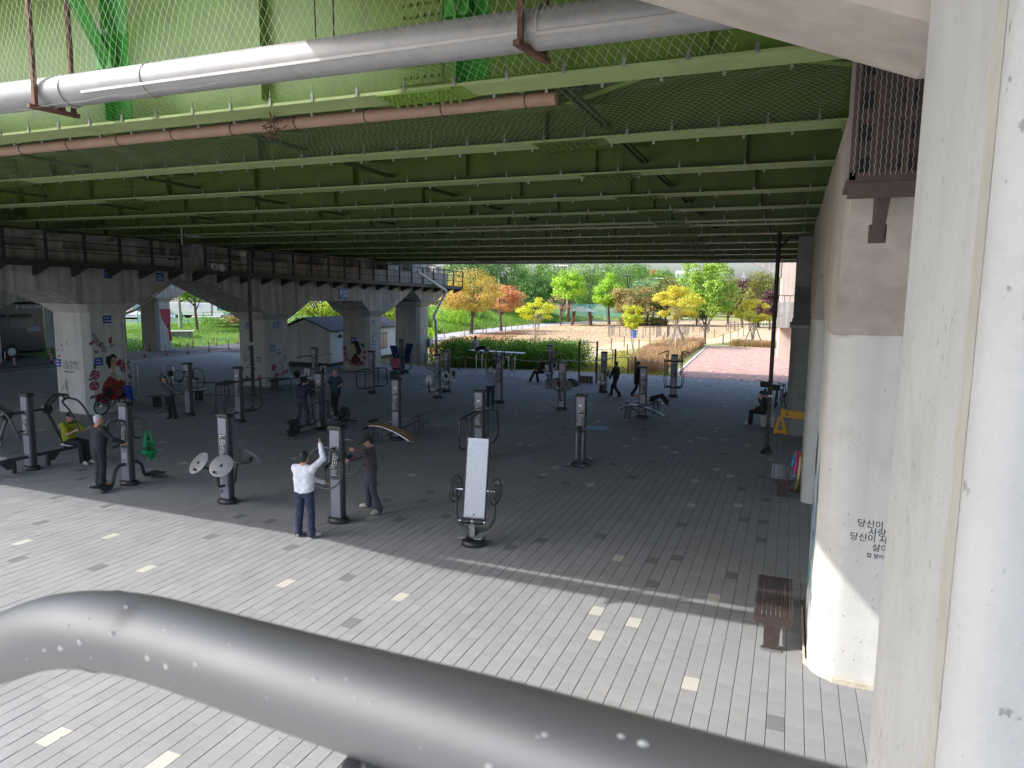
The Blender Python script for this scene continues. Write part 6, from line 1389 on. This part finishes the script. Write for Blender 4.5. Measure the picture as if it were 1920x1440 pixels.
OLI = leafmat('olive_leaves', G((92, 104, 44), (122, 128, 58), (146, 142, 66), (160, 140, 70)), .4)
PUR = leafmat('purple_leaves', G((74, 52, 54), (96, 68, 66), (116, 84, 76), (110, 96, 70)), .5)
SPR = leafmat('fresh_green_leaves', G((104, 150, 50), (142, 180, 66), (172, 200, 86), (196, 214, 112)), .7, .4)
BARE = leafmat('thin_pink_leaves', G((170, 130, 110), (190, 140, 120), (196, 120, 100)), .8)
tree('orange and yellow autumn tree nearest the end of the P32 pier', -36.3, 77.5, 7.6, 1.9, 4.1, ORG, n=13000, leaf=.20, clumps=60, trunk_r=.24, base=0, crad=.36)
tree('coral red autumn tree with a dark trunk beyond the pale path', -35.7, 85.5, 6.1, 2.0, 3.1, ORG2, n=9000, leaf=.19, clumps=50, trunk_r=.22, crad=.36)
tree('small many-stemmed yellow tree growing behind the hedge', -24.5, 67.8, 4.7, 1.7, 2.2, YEL, n=4200, leaf=.16, clumps=36, trunk_r=.05, stems=5, bark=PALEBARK, limbs=4, crad=.26)
tree('nearly bare pinkish tree left of the pavilion', -34.1, 106.3, 5.2, 1.8, 2.2, BARE, n=900, leaf=.16, clumps=30, trunk_r=.13, limbs=26, crad=.3)
tree('small yellow tree on thin pale stems before the pens, leftmost of three', -12.0, 57.3, 4.3, 1.5, 1.35, YEL, n=2400, leaf=.15, clumps=26, trunk_r=.045, stems=2, bark=PALEBARK, limbs=5, crad=.26, shape='vase')
tree('wide golden tree with propped stems over the russet grass', -9.9, 66.6, 6.0, 2.2, 2.6, YELO, n=7000, leaf=.17, clumps=46, trunk_r=.06, stems=3, bark=PALEBARK, limbs=7, crad=.27)
tree('golden tree with propped trunk right of the red walk, by the sandy path', -3.6, 76.3, 4.8, 1.7, 2.0, YELO, n=4800, leaf=.18, clumps=36, trunk_r=.07, stems=2, bark=PALEBARK, limbs=7, crad=.27)
tree('tall fresh green tree at the far left corner of the red walk', -8.1, 73.5, 10.2, 1.5, 3.0, SPR, n=19000, leaf=.20, clumps=90, trunk_r=.14, shape='round', limbs=16, crad=.27, hollow=.2)
far = [('dark green tall tree behind the orange tree', -51.2, 112, 13.5, .5, 5.2, DGR), ('dark green tree rising behind the coral tree', -48.2, 117, 13.8, .4, 4.8, DGR), ('mid green tall tree at the back, its top under the bridge edge', -44.5, 123, 14.2, .3, 5.0, MGR), ('blackish green tree left of the lime round tree', -40.4, 112, 8.3, .4, 3.4, DGR),
 ('bright lime round tree in the middle of the back row', -33.1, 107, 8.9, 3.2, 2.7, LIM), ('tall mid green tree behind the bright lime round tree', -35.6, 130, 13.2, .3, 5.0, MGR), ('tall green tree behind the pale street lamps', -30.5, 137, 13.6, .3, 5.2, MGR), ('smaller lime tree between the tall greens and the russet one', -28.3, 114.5, 8.4, 2.2, 2.5, LIM),
 ('soft grey-green round tree below the street lamps', -22.6, 118, 8.2, 2.0, 3.4, GGR), ('green round tree on the skyline left of the white building', -25.7, 148, 11.4, 2.0, 3.8, MGR), ('small green tree on the skyline in front of the white building', -21.3, 148, 10.0, 2.0, 2.8, MGR), ('russet brown round tree behind the wire pens', -23.9, 112.5, 6.6, .8, 3.6, RUS),
 ('olive brown tree behind the golden tree', -19.2, 116.4, 7.9, .8, 3.7, OLI), ('yellow-brown tree right of the tall fresh green tree', -10.4, 129.6, 8.2, .8, 3.2, OLI), ('purple-brown tree on the skyline', -8.4, 134.7, 8.6, 1.0, 3.0, PUR), ('big olive tree left of the far pale column', -4.9, 119.9, 9.4, .9, 3.7, OLI), ('purple-brown small tree under the big olive tree', -3.0, 112.0, 5.8, 1.4, 2.1, PUR),
 ('orange-tipped tree peeping over the green row', -27.6, 150, 10.2, 5, 1.5, ORG2), ('dark leafy tree behind the golden tree, low', -14.6, 120, 5.6, .6, 3.4, DGR), ('dark tree with a bare trunk right of the tall fresh green tree', -7.3, 118, 5.4, 1.8, 2.4, OLI)]
for lb, x, y, zt, zb, r, pm in far: tree(lb, x, y, zt, zb, r, pm, base=.6 if x < -30 else 0, n=7000, leaf=.30, clumps=60, limbs=7, crad=.36)
# wood behind everything, read as one mass
rng = np.random.default_rng(5)
PT = []
for k in range(70):
    a = -.62+.70*k/69+rng.normal(0, .006); D = 175+rng.uniform(0, 45); hgt = rng.uniform(9, 15.5)*(1 if a < -.19 else .50 if a < -.07 else .62); r = rng.uniform(4, 7)
    p, _ = crown_points(1100, (D*math.sin(a), D*math.cos(a), hgt*.5), (r, r, hgt*.5), 20, crad=.36); PT.append(p)
tag(leaves_mesh('far_wood', np.concatenate(PT), .62, leafmat('wood_leaves', G((44, 76, 34), (66, 100, 44), (98, 128, 56), (120, 130, 62)), .06, .25), None), kind='stuff')
# trees seen through the arches at the left
tree('small dark tree on the grass bank seen through the left arch', -60.0, 57.9, 8.6, 3.1, 3.3, leafmat('bank_tree_green', G((70, 110, 24), (120, 160, 36), (165, 190, 50)), .6, .5), base=.4, n=3600, leaf=.24, clumps=30, trunk_r=.16, group='trees beyond the left arches')  # leaf tones run from mid green to yellow-green
tree('bright green tree behind the ribbed cabin roof', -38.6, 51.5, 6.6, 1.6, 3.0, leafmat('arch_lime', G((90, 125, 30), (150, 175, 40), (190, 200, 60)), .6, .45), n=4200, leaf=.22, clumps=32, group='trees beyond the left arches')
tree('yellow-green tree between the painted profile and the last shaft', -33.6, 55.5, 6.2, 1.2, 2.4, MATS['arch_lime'], n=2600, leaf=.22, clumps=24, group='trees beyond the left arches')
for k, (x, y, r, h_) in enumerate([(-104, 84, 7, 13), (-98, 97, 7, 12), (-90, 107, 7, 13), (-112, 74, 8, 14), (-86, 118, 7, 12), (-112, 104, 8, 16), (-101, 118, 8, 15)]):
    tree(['dark tree behind the white truck, far left', 'dark tree behind the white truck, centre', 'dark tree behind the white truck cab', 'dark tree at the far left end of the road', 'dark tree right of the truck', 'tall dark tree deep behind the truck', 'tall dark tree deep behind the cab'][k], x, y, h_, .2, r, DGR, n=2200, leaf=.5, clumps=36, group='trees beyond the main road')
for k, (x, y) in enumerate([(-58, 66), (-52, 73), (-62, 74)]):
    tree(['light green tree on the slope behind the cabin, left', 'light green tree on the slope behind the cabin, right', 'light green tree on the slope, farther back'][k], x, y, 7.6, 1.2, 4.0, LIM, base=1, n=3000, leaf=.32, clumps=34, group='trees beyond the left arches')
# hedge and shrubs
def shrub(name, label, cat, boxes, m, n, leaf, group=None, trunk=True):
    t = thing(name, label, cat, boxes[0][0][:2]+(0,), 0, group); o = np.array(boxes[0][0][:2]+(0,)); PTS = []
    for (c, r) in boxes:
        k = int(n/len(boxes)); q = rng.normal(size=(k, 3)); q /= np.linalg.norm(q, axis=1)[:, None]; q *= (rng.uniform(.25, 1, k)**.4)[:, None]; q *= 1+.14*np.sin(q[:, :1]*9+c[0])*np.sin(q[:, 1:2]*8); PTS.append(np.array(c)+q*np.array(r)-o)
    P = np.concatenate(PTS); P = P[P[:, 2] > .05]; leaves_mesh('foliage', P, leaf, m, t)
    if trunk:
        b = MB()
        for (c, r) in boxes:
            for k in range(7): a = random.uniform(0, 6.28); b.tube([(c[0]-o[0]+.2*math.cos(a), c[1]-o[1]+.2*math.sin(a), 0), (c[0]-o[0]+r[0]*.6*math.cos(a), c[1]-o[1]+r[1]*.6*math.sin(a), c[2]+r[2]*.4)], [.02, .008], 5)
        b.build('stems', BARK, t)['kind'] = 'stuff'
    return t
HED = leafmat('hedge_leaves', G((62, 104, 32), (92, 142, 42), (124, 172, 52), (152, 190, 60)), 1.1, .4)
bx = []
for k in range(15):
    u = k/14; x = -21.6+8.4*u; y = 41.6+2.2*u+.3*math.sin(k*2.1); bx.append(((x, y, .80), (1.05, 1.25, .95+.18*math.sin(k*1.7)))); bx.append(((x+.2, y+1.5, .85), (1.0, 1.2, 1.0+.15*math.sin(k*2.3))))
shrub('hedge', 'dense green hedge along the paving edge beyond the machines', 'hedge', bx, HED, 60000, .115)
for k, (x, y, r, h_, m, lb) in enumerate([(-40, 66, 2.6, 1.7, LIM, 'pale green bush on the slope left of the orange tree'), (-42.5, 74, 2.0, 1.6, MGR, 'dark green bush behind the orange tree trunk'), (-44, 86, 2.4, 2.2, LIM, 'light green bush between the two autumn trunks'), (-47, 99, 2.8, 2.4, MGR, 'green bush far up the slope'), (-24.6, 113.5, 2.1, 1.3, RUS, 'round russet bush right of the pavilion'), (-22.0, 116, 2.6, 1.1, OLI, 'low dull bush right of the round russet bush'), (-36.3, 62.5, 2.2, 1.2, LIM, 'pale bush at the near foot of the slope'),
  (-69, 67.5, 2.6, 1.2, MGR, 'green bush left of the utility pole by the road'), (-66, 73.5, 2.5, 1.2, MGR, 'green bush right of the utility pole by the road'), (-62, 79, 2.5, 1.1, MGR, 'green bush by the road below the truck cab'), (-67.5, 70.5, 1.5, 1.3, RUS, 'reddish bush by the road below the truck')]):
    shrub('bush', lb, 'bush', [((x, y, (.9 if -50 < x < -38 else .3)+h_*.35), (r, r*.8, h_*.75)), ((x+.6*r, y+.3, (.9 if -50 < x < -38 else .3)+h_*.3), (r*.7, r*.7, h_*.6))], m, 2600, .22, 'bushes beyond the bridge')
# ornamental grasses
def blades(name, n, region, h0, h1, m, width=.012, lean=.35, z0=-.02, cond=None):
    P = region(n); k = len(P); h = rng.uniform(h0, h1, k); a = rng.uniform(0, 6.28, k); d = np.stack([np.cos(a), np.sin(a), 0*a], 1); s = np.stack([-np.sin(a), np.cos(a), 0*a], 1)*width
    ln = (rng.uniform(.2, 1, k)*lean*h)[:, None]; B = np.concatenate([P, np.full((k, 1), z0)], 1) if P.shape[1] == 2 else P
    M1 = B+d*ln*.35+np.array([0, 0, 1])*(h*.6)[:, None]; T_ = B+d*ln+np.array([0, 0, 1])*h[:, None]
    V = np.stack([B-s, B+s, M1+s*.8, M1-s*.8, T_+s*.25, T_-s*.25], 1).reshape(-1, 3); b = (np.arange(k)*6)[:, None]
    F = np.concatenate([b+np.array([0, 1, 2, 3]), b+np.array([3, 2, 4, 5])]); return tag(np_mesh(name, V, F, m), kind='stuff')
def inpoly(poly, grow=0.):
    f = pip(poly); P = np.array(poly); lo, hi = P.min(0), P.max(0)
    def g(n):
        Q = rng.uniform(lo, hi, (int(n*2.2), 2)); return Q[f(Q[:, 0], Q[:, 1])][:n]
    return g
RG = leafmat('russet_grass_blades', G((140, 146, 74), (176, 150, 96), (190, 146, 116), (204, 172, 136)), .35, .3)
blades('russet_grass', 15000, inpoly([(-9.4, 43.6), (-7.4, 43.6), (-7.6, 52), (-7.9, 71.5), (-9.0, 72), (-11.2, 67), (-11.4, 60), (-10.4, 50)]), .35, .95, RG, .018, .5)
blades('russet_grass', 3500, inpoly([(-5.6, 72.0), (-.5, 72.0), (-.5, 73.6), (-5.4, 74.0)]), .25, .7, RG, .02, .5)
GB = leafmat('bank_grass_blades', G((70, 108, 28), (112, 152, 42), (150, 182, 60)), .25, .35)
def bankpts(n):
    x = rng.uniform(-72, -47.8, n); y = rng.uniform(33, 68, n); u = (-47.6-x)/42; h = .50*np.minimum(1, np.maximum(0, (u*42-1.0)/11))**.8
    return np.stack([x, y, h-.05], 1)
blades('bank_grass', 30000, bankpts, .10, .30, GB, .02, .6)
blades('edge_grass', 9000, inpoly([(-13.2, 42.4), (-6.6, 42.6), (-7.6, 46), (-9.8, 52), (-13.6, 60), (-13.4, 48)]), .05, .22, leafmat('yellow_grass_blades', G((120, 130, 50), (165, 160, 70), (190, 176, 96)), .4, .3), .014, .6)
def slopepts(n):
    y = rng.uniform(62, 125, n); v = (y-62)/90; u = rng.uniform(0, .8, n)**1.3; x = -39.6-u*26+np.where(v > .5, (v-.5)*16, 0); h = 2.3*np.minimum(1, u*2.2)**.9
    return np.stack([x, y, h-.06], 1)
blades('slope_grass', 24000, slopepts, .15, .5, GB, .035, .6)
# fallen leaves on the paving and turf
lf = np.concatenate([np.stack([rng.uniform(-18, 0, 1000), rng.uniform(3.5, 26, 1000), np.full(1000, .006)], 1)])
tag(leaves_mesh('fallen_leaf_scraps', lf, .035, leafmat('litter_scraps', G((60, 50, 40), (150, 140, 120), (40, 38, 36)), 1, 0), None, flat=6), kind='stuff')
lf = np.stack([rng.uniform(-36, -22, 5000), rng.uniform(48, 92, 5000), np.full(5000, .0)], 1)
tag(leaves_mesh('fallen_leaves', lf, .14, leafmat('fallen_orange', G((150, 84, 40), (190, 120, 60), (120, 80, 50)), 1, .1), None, flat=4), kind='stuff')
# turf roughness
lf = np.stack([rng.uniform(-36, -8, 16000), rng.uniform(47, 125, 16000), np.full(16000, -.01)], 1); k = pip([(-36, 64), (-22, 46.5), (-15.5, 46), (-16.6, 57), (-17.2, 72.5), (-13.4, 78), (-8.6, 84), (-7.6, 104), (-6.6, 125), (-30, 125), (-36.5, 112)])(lf[:, 0], lf[:, 1])
tag(leaves_mesh('turf_tufts', lf[k], .22, leafmat('turf_blade', G((176, 140, 92), (204, 172, 122), (160, 120, 74)), .4, .1), None, flat=1.5), kind='stuff')

# ================================================================ PARK FURNITURE
WOODP = mat('weathered_stake', (.22, .15, .10), .85, var=.25, scale=6)
stakes = [(-35.2, 68.2), (-36.0, 74.9), (-37.5, 81.0), (-34.6, 77.2), (-35.7, 80.7), (-37.1, 86.1), (-33.7, 82.2), (-36.1, 90.3), (-36.1, 92.6), (-34.9, 91.2), (-37.1, 99.5), (-37.1, 103.9), (-37.6, 111.0), (-17.2, 59.3), (-11.1, 41.9), (-14.9, 61.4), (-11.6, 48.3), (-14.6, 65.3), (-12.0, 54.9), (-12.3, 60.9), (-12.2, 65.4), (-11.3, 67.3), (-12.5, 75.4), (-6.4, 74.5), (-6.3, 82.5), (-5.9, 88.6), (-5.5, 91.6), (-5.3, 100.3), (-4.9, 107.3), (-4.6, 117.3), (-4.3, 124.3), (-4.2, 134.6), (-8.5, 86.9), (-8.1, 101.5), (-7.5, 105.4), (-5.9, 110.2)]
for k, (x, y) in enumerate(stakes):
    o = MB().cyl((0, 0, -.05), (0, 0, 1.0), .055, 8).build('path_stake', WOODP); o.location = (x, y, 0)
    lb = 'weathered wooden stake marking the edge of the pale path by the autumn trees' if x < -30 else 'weathered wooden stake along the sandy path before the red walk' if y < 70 and x < -10 else 'weathered wooden stake along the sandy path running away from the red walk'
    tag(o, lb, 'stake', 'stakes by the pale path' if x < -30 else 'stakes by the near sandy path' if y < 70 and x < -10 else 'stakes by the far sandy path')
ROPE = mat('pale_rope', (.5, .46, .38), .9)
t = thing('rope_fence', 'low rope fence in front of the green hedge', 'fence', (0, 0, 0))
rp = [(-22.3, 40.5), (-19.3, 40.35), (-16.1, 40.4), (-13.2, 41.5), (-11.0, 43.1)]
for x, y in rp: MB().cyl((x, y, -.05), (x, y, .85), .05, 8).build('post', WOODP, t)
for (xa, ya), (xb, yb) in zip(rp[:-1], rp[1:]): MB().tube([(xa+(xb-xa)*q/8, ya+(yb-ya)*q/8, .78-.14*math.sin(math.pi*q/8)) for q in range(9)], .018, 6).build('rope', ROPE, t)
t = thing('rope_fence', 'short rope fence before the russet grass', 'fence', (0, 0, 0))
for x, y in ((-9.3, 42.9), (-7.15, 43.6)): MB().cyl((x, y, -.05), (x, y, .95), .05, 8).build('post', WOODP, t)
MB().tube([(-9.3, 42.9, .8), (-8.2, 43.25, .72), (-7.15, 43.6, .82)], .018, 6).build('rope', ROPE, t)
for (x, y, n_) in ((-9.9, 66.6, 'wide golden tree over the russet grass'), (-3.6, 76.3, 'golden tree right of the red walk'), (-8.6, 58.0, 'leaning stems by the russet grass')):
    t = thing('tree_prop', 'pale tripod of poles propping the '+n_, 'tree prop', (x, y, 0))
    for k in range(3): a = 2.1*k+.5; MB().cyl((1.05*math.cos(a), 1.05*math.sin(a), -.05), (.08*math.cos(a), .08*math.sin(a), 2.2), .05, 8).build('pole', PALEBARK, t)
# pavilion
t = thing('pavilion', 'small pavilion with a pale pyramid roof on brown posts beyond the turf', 'pavilion', (-31.6, 109.6, 0), .2)
MB().add([(-2.3, -2.3, 2.25), (2.3, -2.3, 2.25), (2.3, 2.3, 2.25), (-2.3, 2.3, 2.25), (0, 0, 3.05)], [(0, 1, 4), (1, 2, 4), (2, 3, 4), (3, 0, 4), (3, 2, 1, 0)]).build('roof', mat('pale_thatch', (.70, .64, .55), .9, var=.15, scale=4), t, smooth=False)
for sx in (-1, 1):
    for sy in (-1, 1): MB().cyl((sx*1.5, sy*1.5, -.1), (sx*1.25, sy*1.25, 2.3), .17, 10).build('post', mat('pavilion_wood', (.16, .075, .045), .7), t)
MB().box((0, .4, .45), (2.2, .5, .1)).build('seat', WOODP, t, smooth=False); MB().box((1.2, 0, .8), (.1, 1.6, .5)).build('back_rail', WOODP, t, smooth=False)
# wire pens
PEN = mat('pen_frame', (.07, .06, .055), .6)
def pen(label, pts, h=1.15):
    t = thing('wire_pen', label, 'pen', (0, 0, 0))
    for (xa, ya), (xb, yb) in zip(pts[:-1], pts[1:]):
        L = math.hypot(xb-xa, yb-ya); n = max(1, round(L/1.3))
        for k in range(n+1): x, y = xa+(xb-xa)*k/n, ya+(yb-ya)*k/n; MB().cyl((x, y, -.05), (x, y, h+.1), .035, 6).build('post', PEN, t)
        b = MB()
        for z in np.linspace(.08, h, 7): b.cyl((xa, ya, z), (xb, yb, z), .006, 3)
        m = int(L/.18)
        for k in range(m): x, y = xa+(xb-xa)*k/m, ya+(yb-ya)*k/m; b.cyl((x, y, .08), (x, y, h), .004, 3)
        b.build('wire', STEEL, t, smooth=False)['kind'] = 'stuff'
        MB().cyl((xa, ya, h), (xb, yb, h), .02, 5).build('top_rail', PEN, t)
pen('wire mesh pen on the brown turf with a blue bin beside it', [(-19.7, 79.5), (-17.2, 80.5), (-17.6, 86), (-20.3, 85), (-19.7, 79.5)])
pen('wire mesh pen behind the three small yellow trees', [(-15.9, 80.8), (-14.6, 82.4), (-14.9, 87), (-16.6, 86)])
pen('wire mesh pen left of the tall fresh green tree', [(-13.4, 82.4), (-11.8, 83.8), (-11.9, 90), (-14.2, 89), (-13.4, 82.4)])
pen('wire mesh pen far off behind the tall fresh green tree', [(-12.2, 95.6), (-10.4, 96.5), (-10.6, 101), (-12.6, 100)])
pen('wire mesh pen far off right of the tall fresh green tree', [(-8.6, 104.7), (-7.3, 109.0), (-9.2, 112)])
t = thing('litter_bin', 'bright blue bin standing by the wire pen', 'bin', (-16.8, 80.2, 0)); MB().lathe([(.26, 0), (.28, .8), (.3, .82), (.3, .9)], 12).build('body', mat('blue_bin', (.04, .16, .55), .5), t); MB().lathe([(.305, .9), (.1, 1.05)], 12).build('lid', PRINT, t)
# green mesh fence, street lamps, flats and mast far away
t = thing('mesh_fence', 'pale green mesh fence on the bank behind the pavilion', 'fence', (-38.2, 124.3, .9), .256)
for k in range(11): MB().cyl((k*1.12, 0, 0), (k*1.12, 0, 2.4), .04, 6).build('post', mat('green_fence', (.16, .42, .34), .6), t)
b = MB()
for k in range(45): b.box((k*.25, 0, 1.25), (.16, .01, 2.1))
b.build('mesh_panel', MATS['green_fence'], t, smooth=False)['kind'] = 'stuff'
LP_ = mat('lamp_grey', (.55, .56, .57), .5, metal=.3)
for k, (x, y, z) in enumerate([(-54.4, 129, 13.0), (-41.6, 133.6, 10.6), (-34.3, 135.7, 9.6), (-28.5, 137, 8.9), (-23.5, 138, 8.3), (-20.2, 138.5, 7.9)]):
    t = thing('street_lamp', 'pale street lamp with an arm to the left, %s' % ['pole only, beside the coral tree', 'above the bright lime tree', 'right of the lime tree', 'over the grey-green tree', 'left of the white building', 'small, before the white building'][k], 'street lamp', (x, y, 0), -.25, 'street lamps beyond the park')
    MB().tube([(0, 0, 0), (0, 0, z)], [.14, .08], 8).build('pole', LP_, t)
    if k: MB().tube([(0, 0, z-.05), (-2.4, 0, z)], .06, 6).build('arm', LP_, t); MB().rbox((-2.5, 0, z-.02), (.9, .35, .14), .03).build('lamp_head', LP_, t)
t = thing('apartment_block', 'white apartment block far away left of the tall fresh green tree', 'building', (-41.5, 297, 0), .14)
MB().box((0, 4, 7.6), (8.5, 8, 15.6)).build('wall', mat('white_flats', (.72, .72, .72), .8, var=.03), t, smooth=False); MB().box((3, 4, 16.8), (3.2, 5, 3.2)).build('roof_tower', MATS['white_flats'], t, smooth=False)
for i in range(5):
    for k in range(3): MB().box((-3.3+1.65*i, -.01, 13.6-2.6*k), (1.1, .06, 1.3)).build('window', mat('flats_glass', (.30, .36, .42), .2), t, smooth=False)
t = thing('transmission_mast', 'thin lattice mast on the far skyline right of the tall fresh green tree', 'mast', (-25.2, 399, 0))
for sx in (-1, 1):
    for sy in (-1, 1): MB().cyl((sx*1.6, sy*1.6, 0), (sx*.15, sy*.15, 18), .12, 4).build('leg', LP_, t)
for z, w_ in ((12.5, 2.6), (14.3, 2.2), (16, 1.8)): MB().box((0, 0, z), (w_*2, .2, .2)).build('cross_arm', LP_, t, smooth=False)
# ribbed cabin
t = thing('cabin', 'white ribbed cabin with a dark gable roof standing between the pier shafts', 'building', (-27.15, 36.9, 0), math.radians(3))
SID = mat('white_siding', (.64, .64, .63), .6, var=.08, scale=2, streak=.12); ROOF = mat('dark_roof', (.025, .027, .03), .7, var=.15)
MB().box((-1.85, 4.6, 1.3), (3.62, 9.12, 2.1)).build('core_wall', SID, t, smooth=False)
MB().prism([(-3.66, .05, 2.33), (-.04, .05, 2.33), (-1.85, .05, 3.05)], (0, 9.1, 0)).build('gable_core', SID, t, smooth=False)
b = MB(); n = 23
for k in range(n):
    z = .32+.118*k; zc = z+.118; half = 1.85 if zc < 2.42 else 1.85*(3.1-zc)/.70
    if half > .1: b.prism([(-1.85-half, .04, z), (-1.85-half, -.035, z), (-1.85-half, .02, zc), (-1.85-half, .04, zc)], (half*2, 0, 0))
for k in range(17):
    z = .32+.118*k; zc = z+.118; b.prism([(-.03, 0, z), (.045, 0, z), (-.01, 0, zc), (-.03, 0, zc)], (0, 9.2, 0))
b.build('siding', SID, t, smooth=False)['kind'] = 'stuff'
for s in (-1, 1): MB().prism([(-1.85, -.25, 3.17), (-1.85, -.25, 3.08), (-1.85+s*2.1, -.25, 2.27), (-1.85+s*2.1, -.25, 2.36)], (0, 9.7, 0)).build('roof_slope', ROOF, t, smooth=False)
MB().box((-1.85, 4.6, .12), (3.3, 8.8, .24)).build('plinth', DARKST, t, smooth=False); MB().box((.02, -.02, 1.32), (.11, .11, 2.05)).build('corner_trim', PRINT, t, smooth=False)
f_ = MB().box((.055, 6.6, 1.35), (.05, 1.25, 1.15)).build('window', mat('window_frame', (.05, .055, .07), .5), t, smooth=False)
for y in (6.3, 6.9): MB().box((.083, y, 1.35), (.012, .52, 1.0)).build('pane', mat('window_pane', (.10, .14, .15), .08), f_, smooth=False)
MB().rbox((.1, 1.0, 1.95), (.12, .3, .2), .02).build('lamp', BLACKP, t)
# road beyond the left arch
t = thing('box_truck', 'white box truck passing on the road seen through the left arch', 'truck', (-79.5, 78.2, .72), R(14)); t.scale = (1.5, 1.2, .88)
WT = mat('white_truck_paint', (.46, .47, .48), .35, var=.03, coat=.3)
MB().rbox((-1.0, 0, 1.60), (4.4, 2.0, 2.0), .05).build('box_body', WT, t); MB().add([(1.3, -.95, .5), (3.4, -.95, .5), (3.4, .95, .5), (1.3, .95, .5), (1.3, -.9, 2.35), (2.35, -.85, 2.35), (2.35, .85, 2.35), (1.3, .9, 2.35), (3.25, -.95, 1.35), (3.25, .95, 1.35)], [(3, 2, 1, 0), (0, 1, 8, 5, 4), (1, 2, 9, 8), (2, 3, 7, 6, 9), (3, 0, 4, 7), (4, 5, 6, 7), (5, 8, 9, 6)]).build('cab', WT, t, smooth=False)
MB().add([(1.75, -.96, 1.45), (2.95, -.975, 1.45), (2.3, -.90, 2.2), (1.75, -.93, 2.2)], [(0, 1, 2, 3)]).build('side_window', mat('green_glass', (.02, .14, .10), .1), t, smooth=False)
MB().add([(3.28, -.85, 1.42), (3.28, .85, 1.42), (2.42, .78, 2.28), (2.42, -.78, 2.28)], [(0, 1, 2, 3)]).build('windscreen', MATS['green_glass'], t, smooth=False)
for x in (-2.2, 2.5):
    for s in (-1, 1): MB().cyl((x, s*.75, .38), (x, s*.98, .38), .38, 16).build('wheel', RUBBER, t)
MB().box((0, 0, .62), (4.6, 1.6, .2)).build('chassis', DARKST, t, smooth=False); MB().box((3.0, -1.08, 1.6), (.18, .18, .25)).build('mirror', REDK, t, smooth=False)
b = MB()
for k, (x, z, w_) in enumerate([(.1, 2.2, .5), (.1, 1.85, .35), (-.9, 2.15, .3), (-.9, 1.8, .3), (-2.2, 2.0, .6)]): b.box((x, -1.003, z), (w_, .01, .12))
b.build('blue_marks', mat('pale_blue_letter', (.2, .3, .55), .6), t, smooth=False)
def car(label, loc, rz, c):
    t = thing('parked_car', label, 'car', loc, rz); cm = mat('car_paint_%d' % int(c[0]*100), c, .3, var=.02, coat=.5)
    prof = [(-2.1, .35), (-2.15, .8), (-1.9, .98), (-1.4, 1.38), (.35, 1.42), (1.05, .98), (2.0, .85), (2.15, .6), (2.1, .35)]
    MB().prism([(x, -.85, z) for x, z in prof], (0, 1.7, 0)).build('body', cm, t, smooth=False)
    for s in (-1, 1):
        MB().prism([(-1.5, s*.855, .98), (-1.25, s*.855, 1.32), (.3, s*.855, 1.34), (.9, s*.855, .98)], (0, s*.012, 0)).build('side_window', GL, t, smooth=False)
        for x in (-1.3, 1.35): wh = MB().cyl((x, s*.65, .33), (x, s*.88, .33), .33, 18).build('wheel', RUBBER, t); MB().cyl((x, s*.8, .33), (x, s*.885, .33), .2, 12).build('rim', STEEL, wh)
car('white car half hidden behind the curtain pier, left of the truck', (-78.6, 69.0, .55), math.atan2(5.0, 4.9), (.68, .7, .74))
car('pale car with sloping bonnet ahead of the white truck', (-74.4, 79.6, .9), math.atan2(5.0, 4.9), (.6, .64, .72))
car('silver blue car roof on the far lane behind the truck', (-86, 74.5, 1.7), math.atan2(5.0, 4.9), (.35, .42, .52))
t = thing('guard_rail', 'white steel guard rail in front of the truck', 'guard rail', (-72.5, 69, .35), math.atan2(5.0, 4.9))
MB().box((0, -.5, .55), (18, .06, .28)).build('beam', PLM, t, smooth=False)
for k in range(7): MB().box((-8+k*2.6, -.45, .2), (.12, .12, .6)).build('post', PLM, t, smooth=False)
t = thing('mesh_fence', 'thin green post fence on the grass bank in front of the truck', 'fence', (-68.0, 66.4, .42), math.atan2(5.0, 4.9))
for k in range(7): MB().cyl((-7+k*2.4, 0, -.1), (-7+k*2.4, 0, 1.75), .045, 6).build('post', mat('bright_green_post', (.03, .36, .16), .5), t)
for z in (.3, 1.0, 1.65): MB().cyl((-7, 0, z), (7.4, 0, z), .012, 4).build('wire', MATS['bright_green_post'], t)
t = thing('utility_pole', 'concrete utility pole on the grass bank in the left arch', 'pole', (-63.6, 59.0, .4)); MB().tube([(0, 0, -.2), (0, 0, 9)], [.19, .13], 12).build('pole', CONC, t); MB().rbox((.3, 0, 4.3), (.25, .25, .5), .03).build('meter_box', DISC, t)
t = thing('concrete_box', 'low dark concrete chamber on the grass bank behind the curtain pier', 'chamber', (-55.2, 50.7, .40), .75); MB().box((0, 0, 0), (2.8, 1.6, .8)).build('wall', CONCD, t, smooth=False); MB().box((0, 0, .44), (3.2, 1.9, .09)).build('lid', CONC, t, smooth=False)
# odds and ends under the deck by the left pier
t = thing('speaker_cluster', 'pale knot of cable and loudspeakers on the dark walkway', 'loudspeaker', (-23.35, 23.9, 5.75))
MB().lathe([(.05, 0), (.16, .14), (.17, .15)], 14, Matrix.Rotation(R(80), 4, 'Y')).build('horn', PLM, t); MB().ring((0, -.25, .05), (1, 0, .2), .14, .035, 16, 6).build('coil', PLM, t)
t = thing('tube_light', 'pale tube light on a bracket under the deck above the left walkway', 'light', (-23.2, 21.8, 6.9))
MB().cyl((0, .2, .1), (0, 1.2, .12), .03, 8).build('tube', PLM, t); MB().cyl((0, 0, -.3), (0, 0, .35), .02, 6).build('bracket', PLM, t)
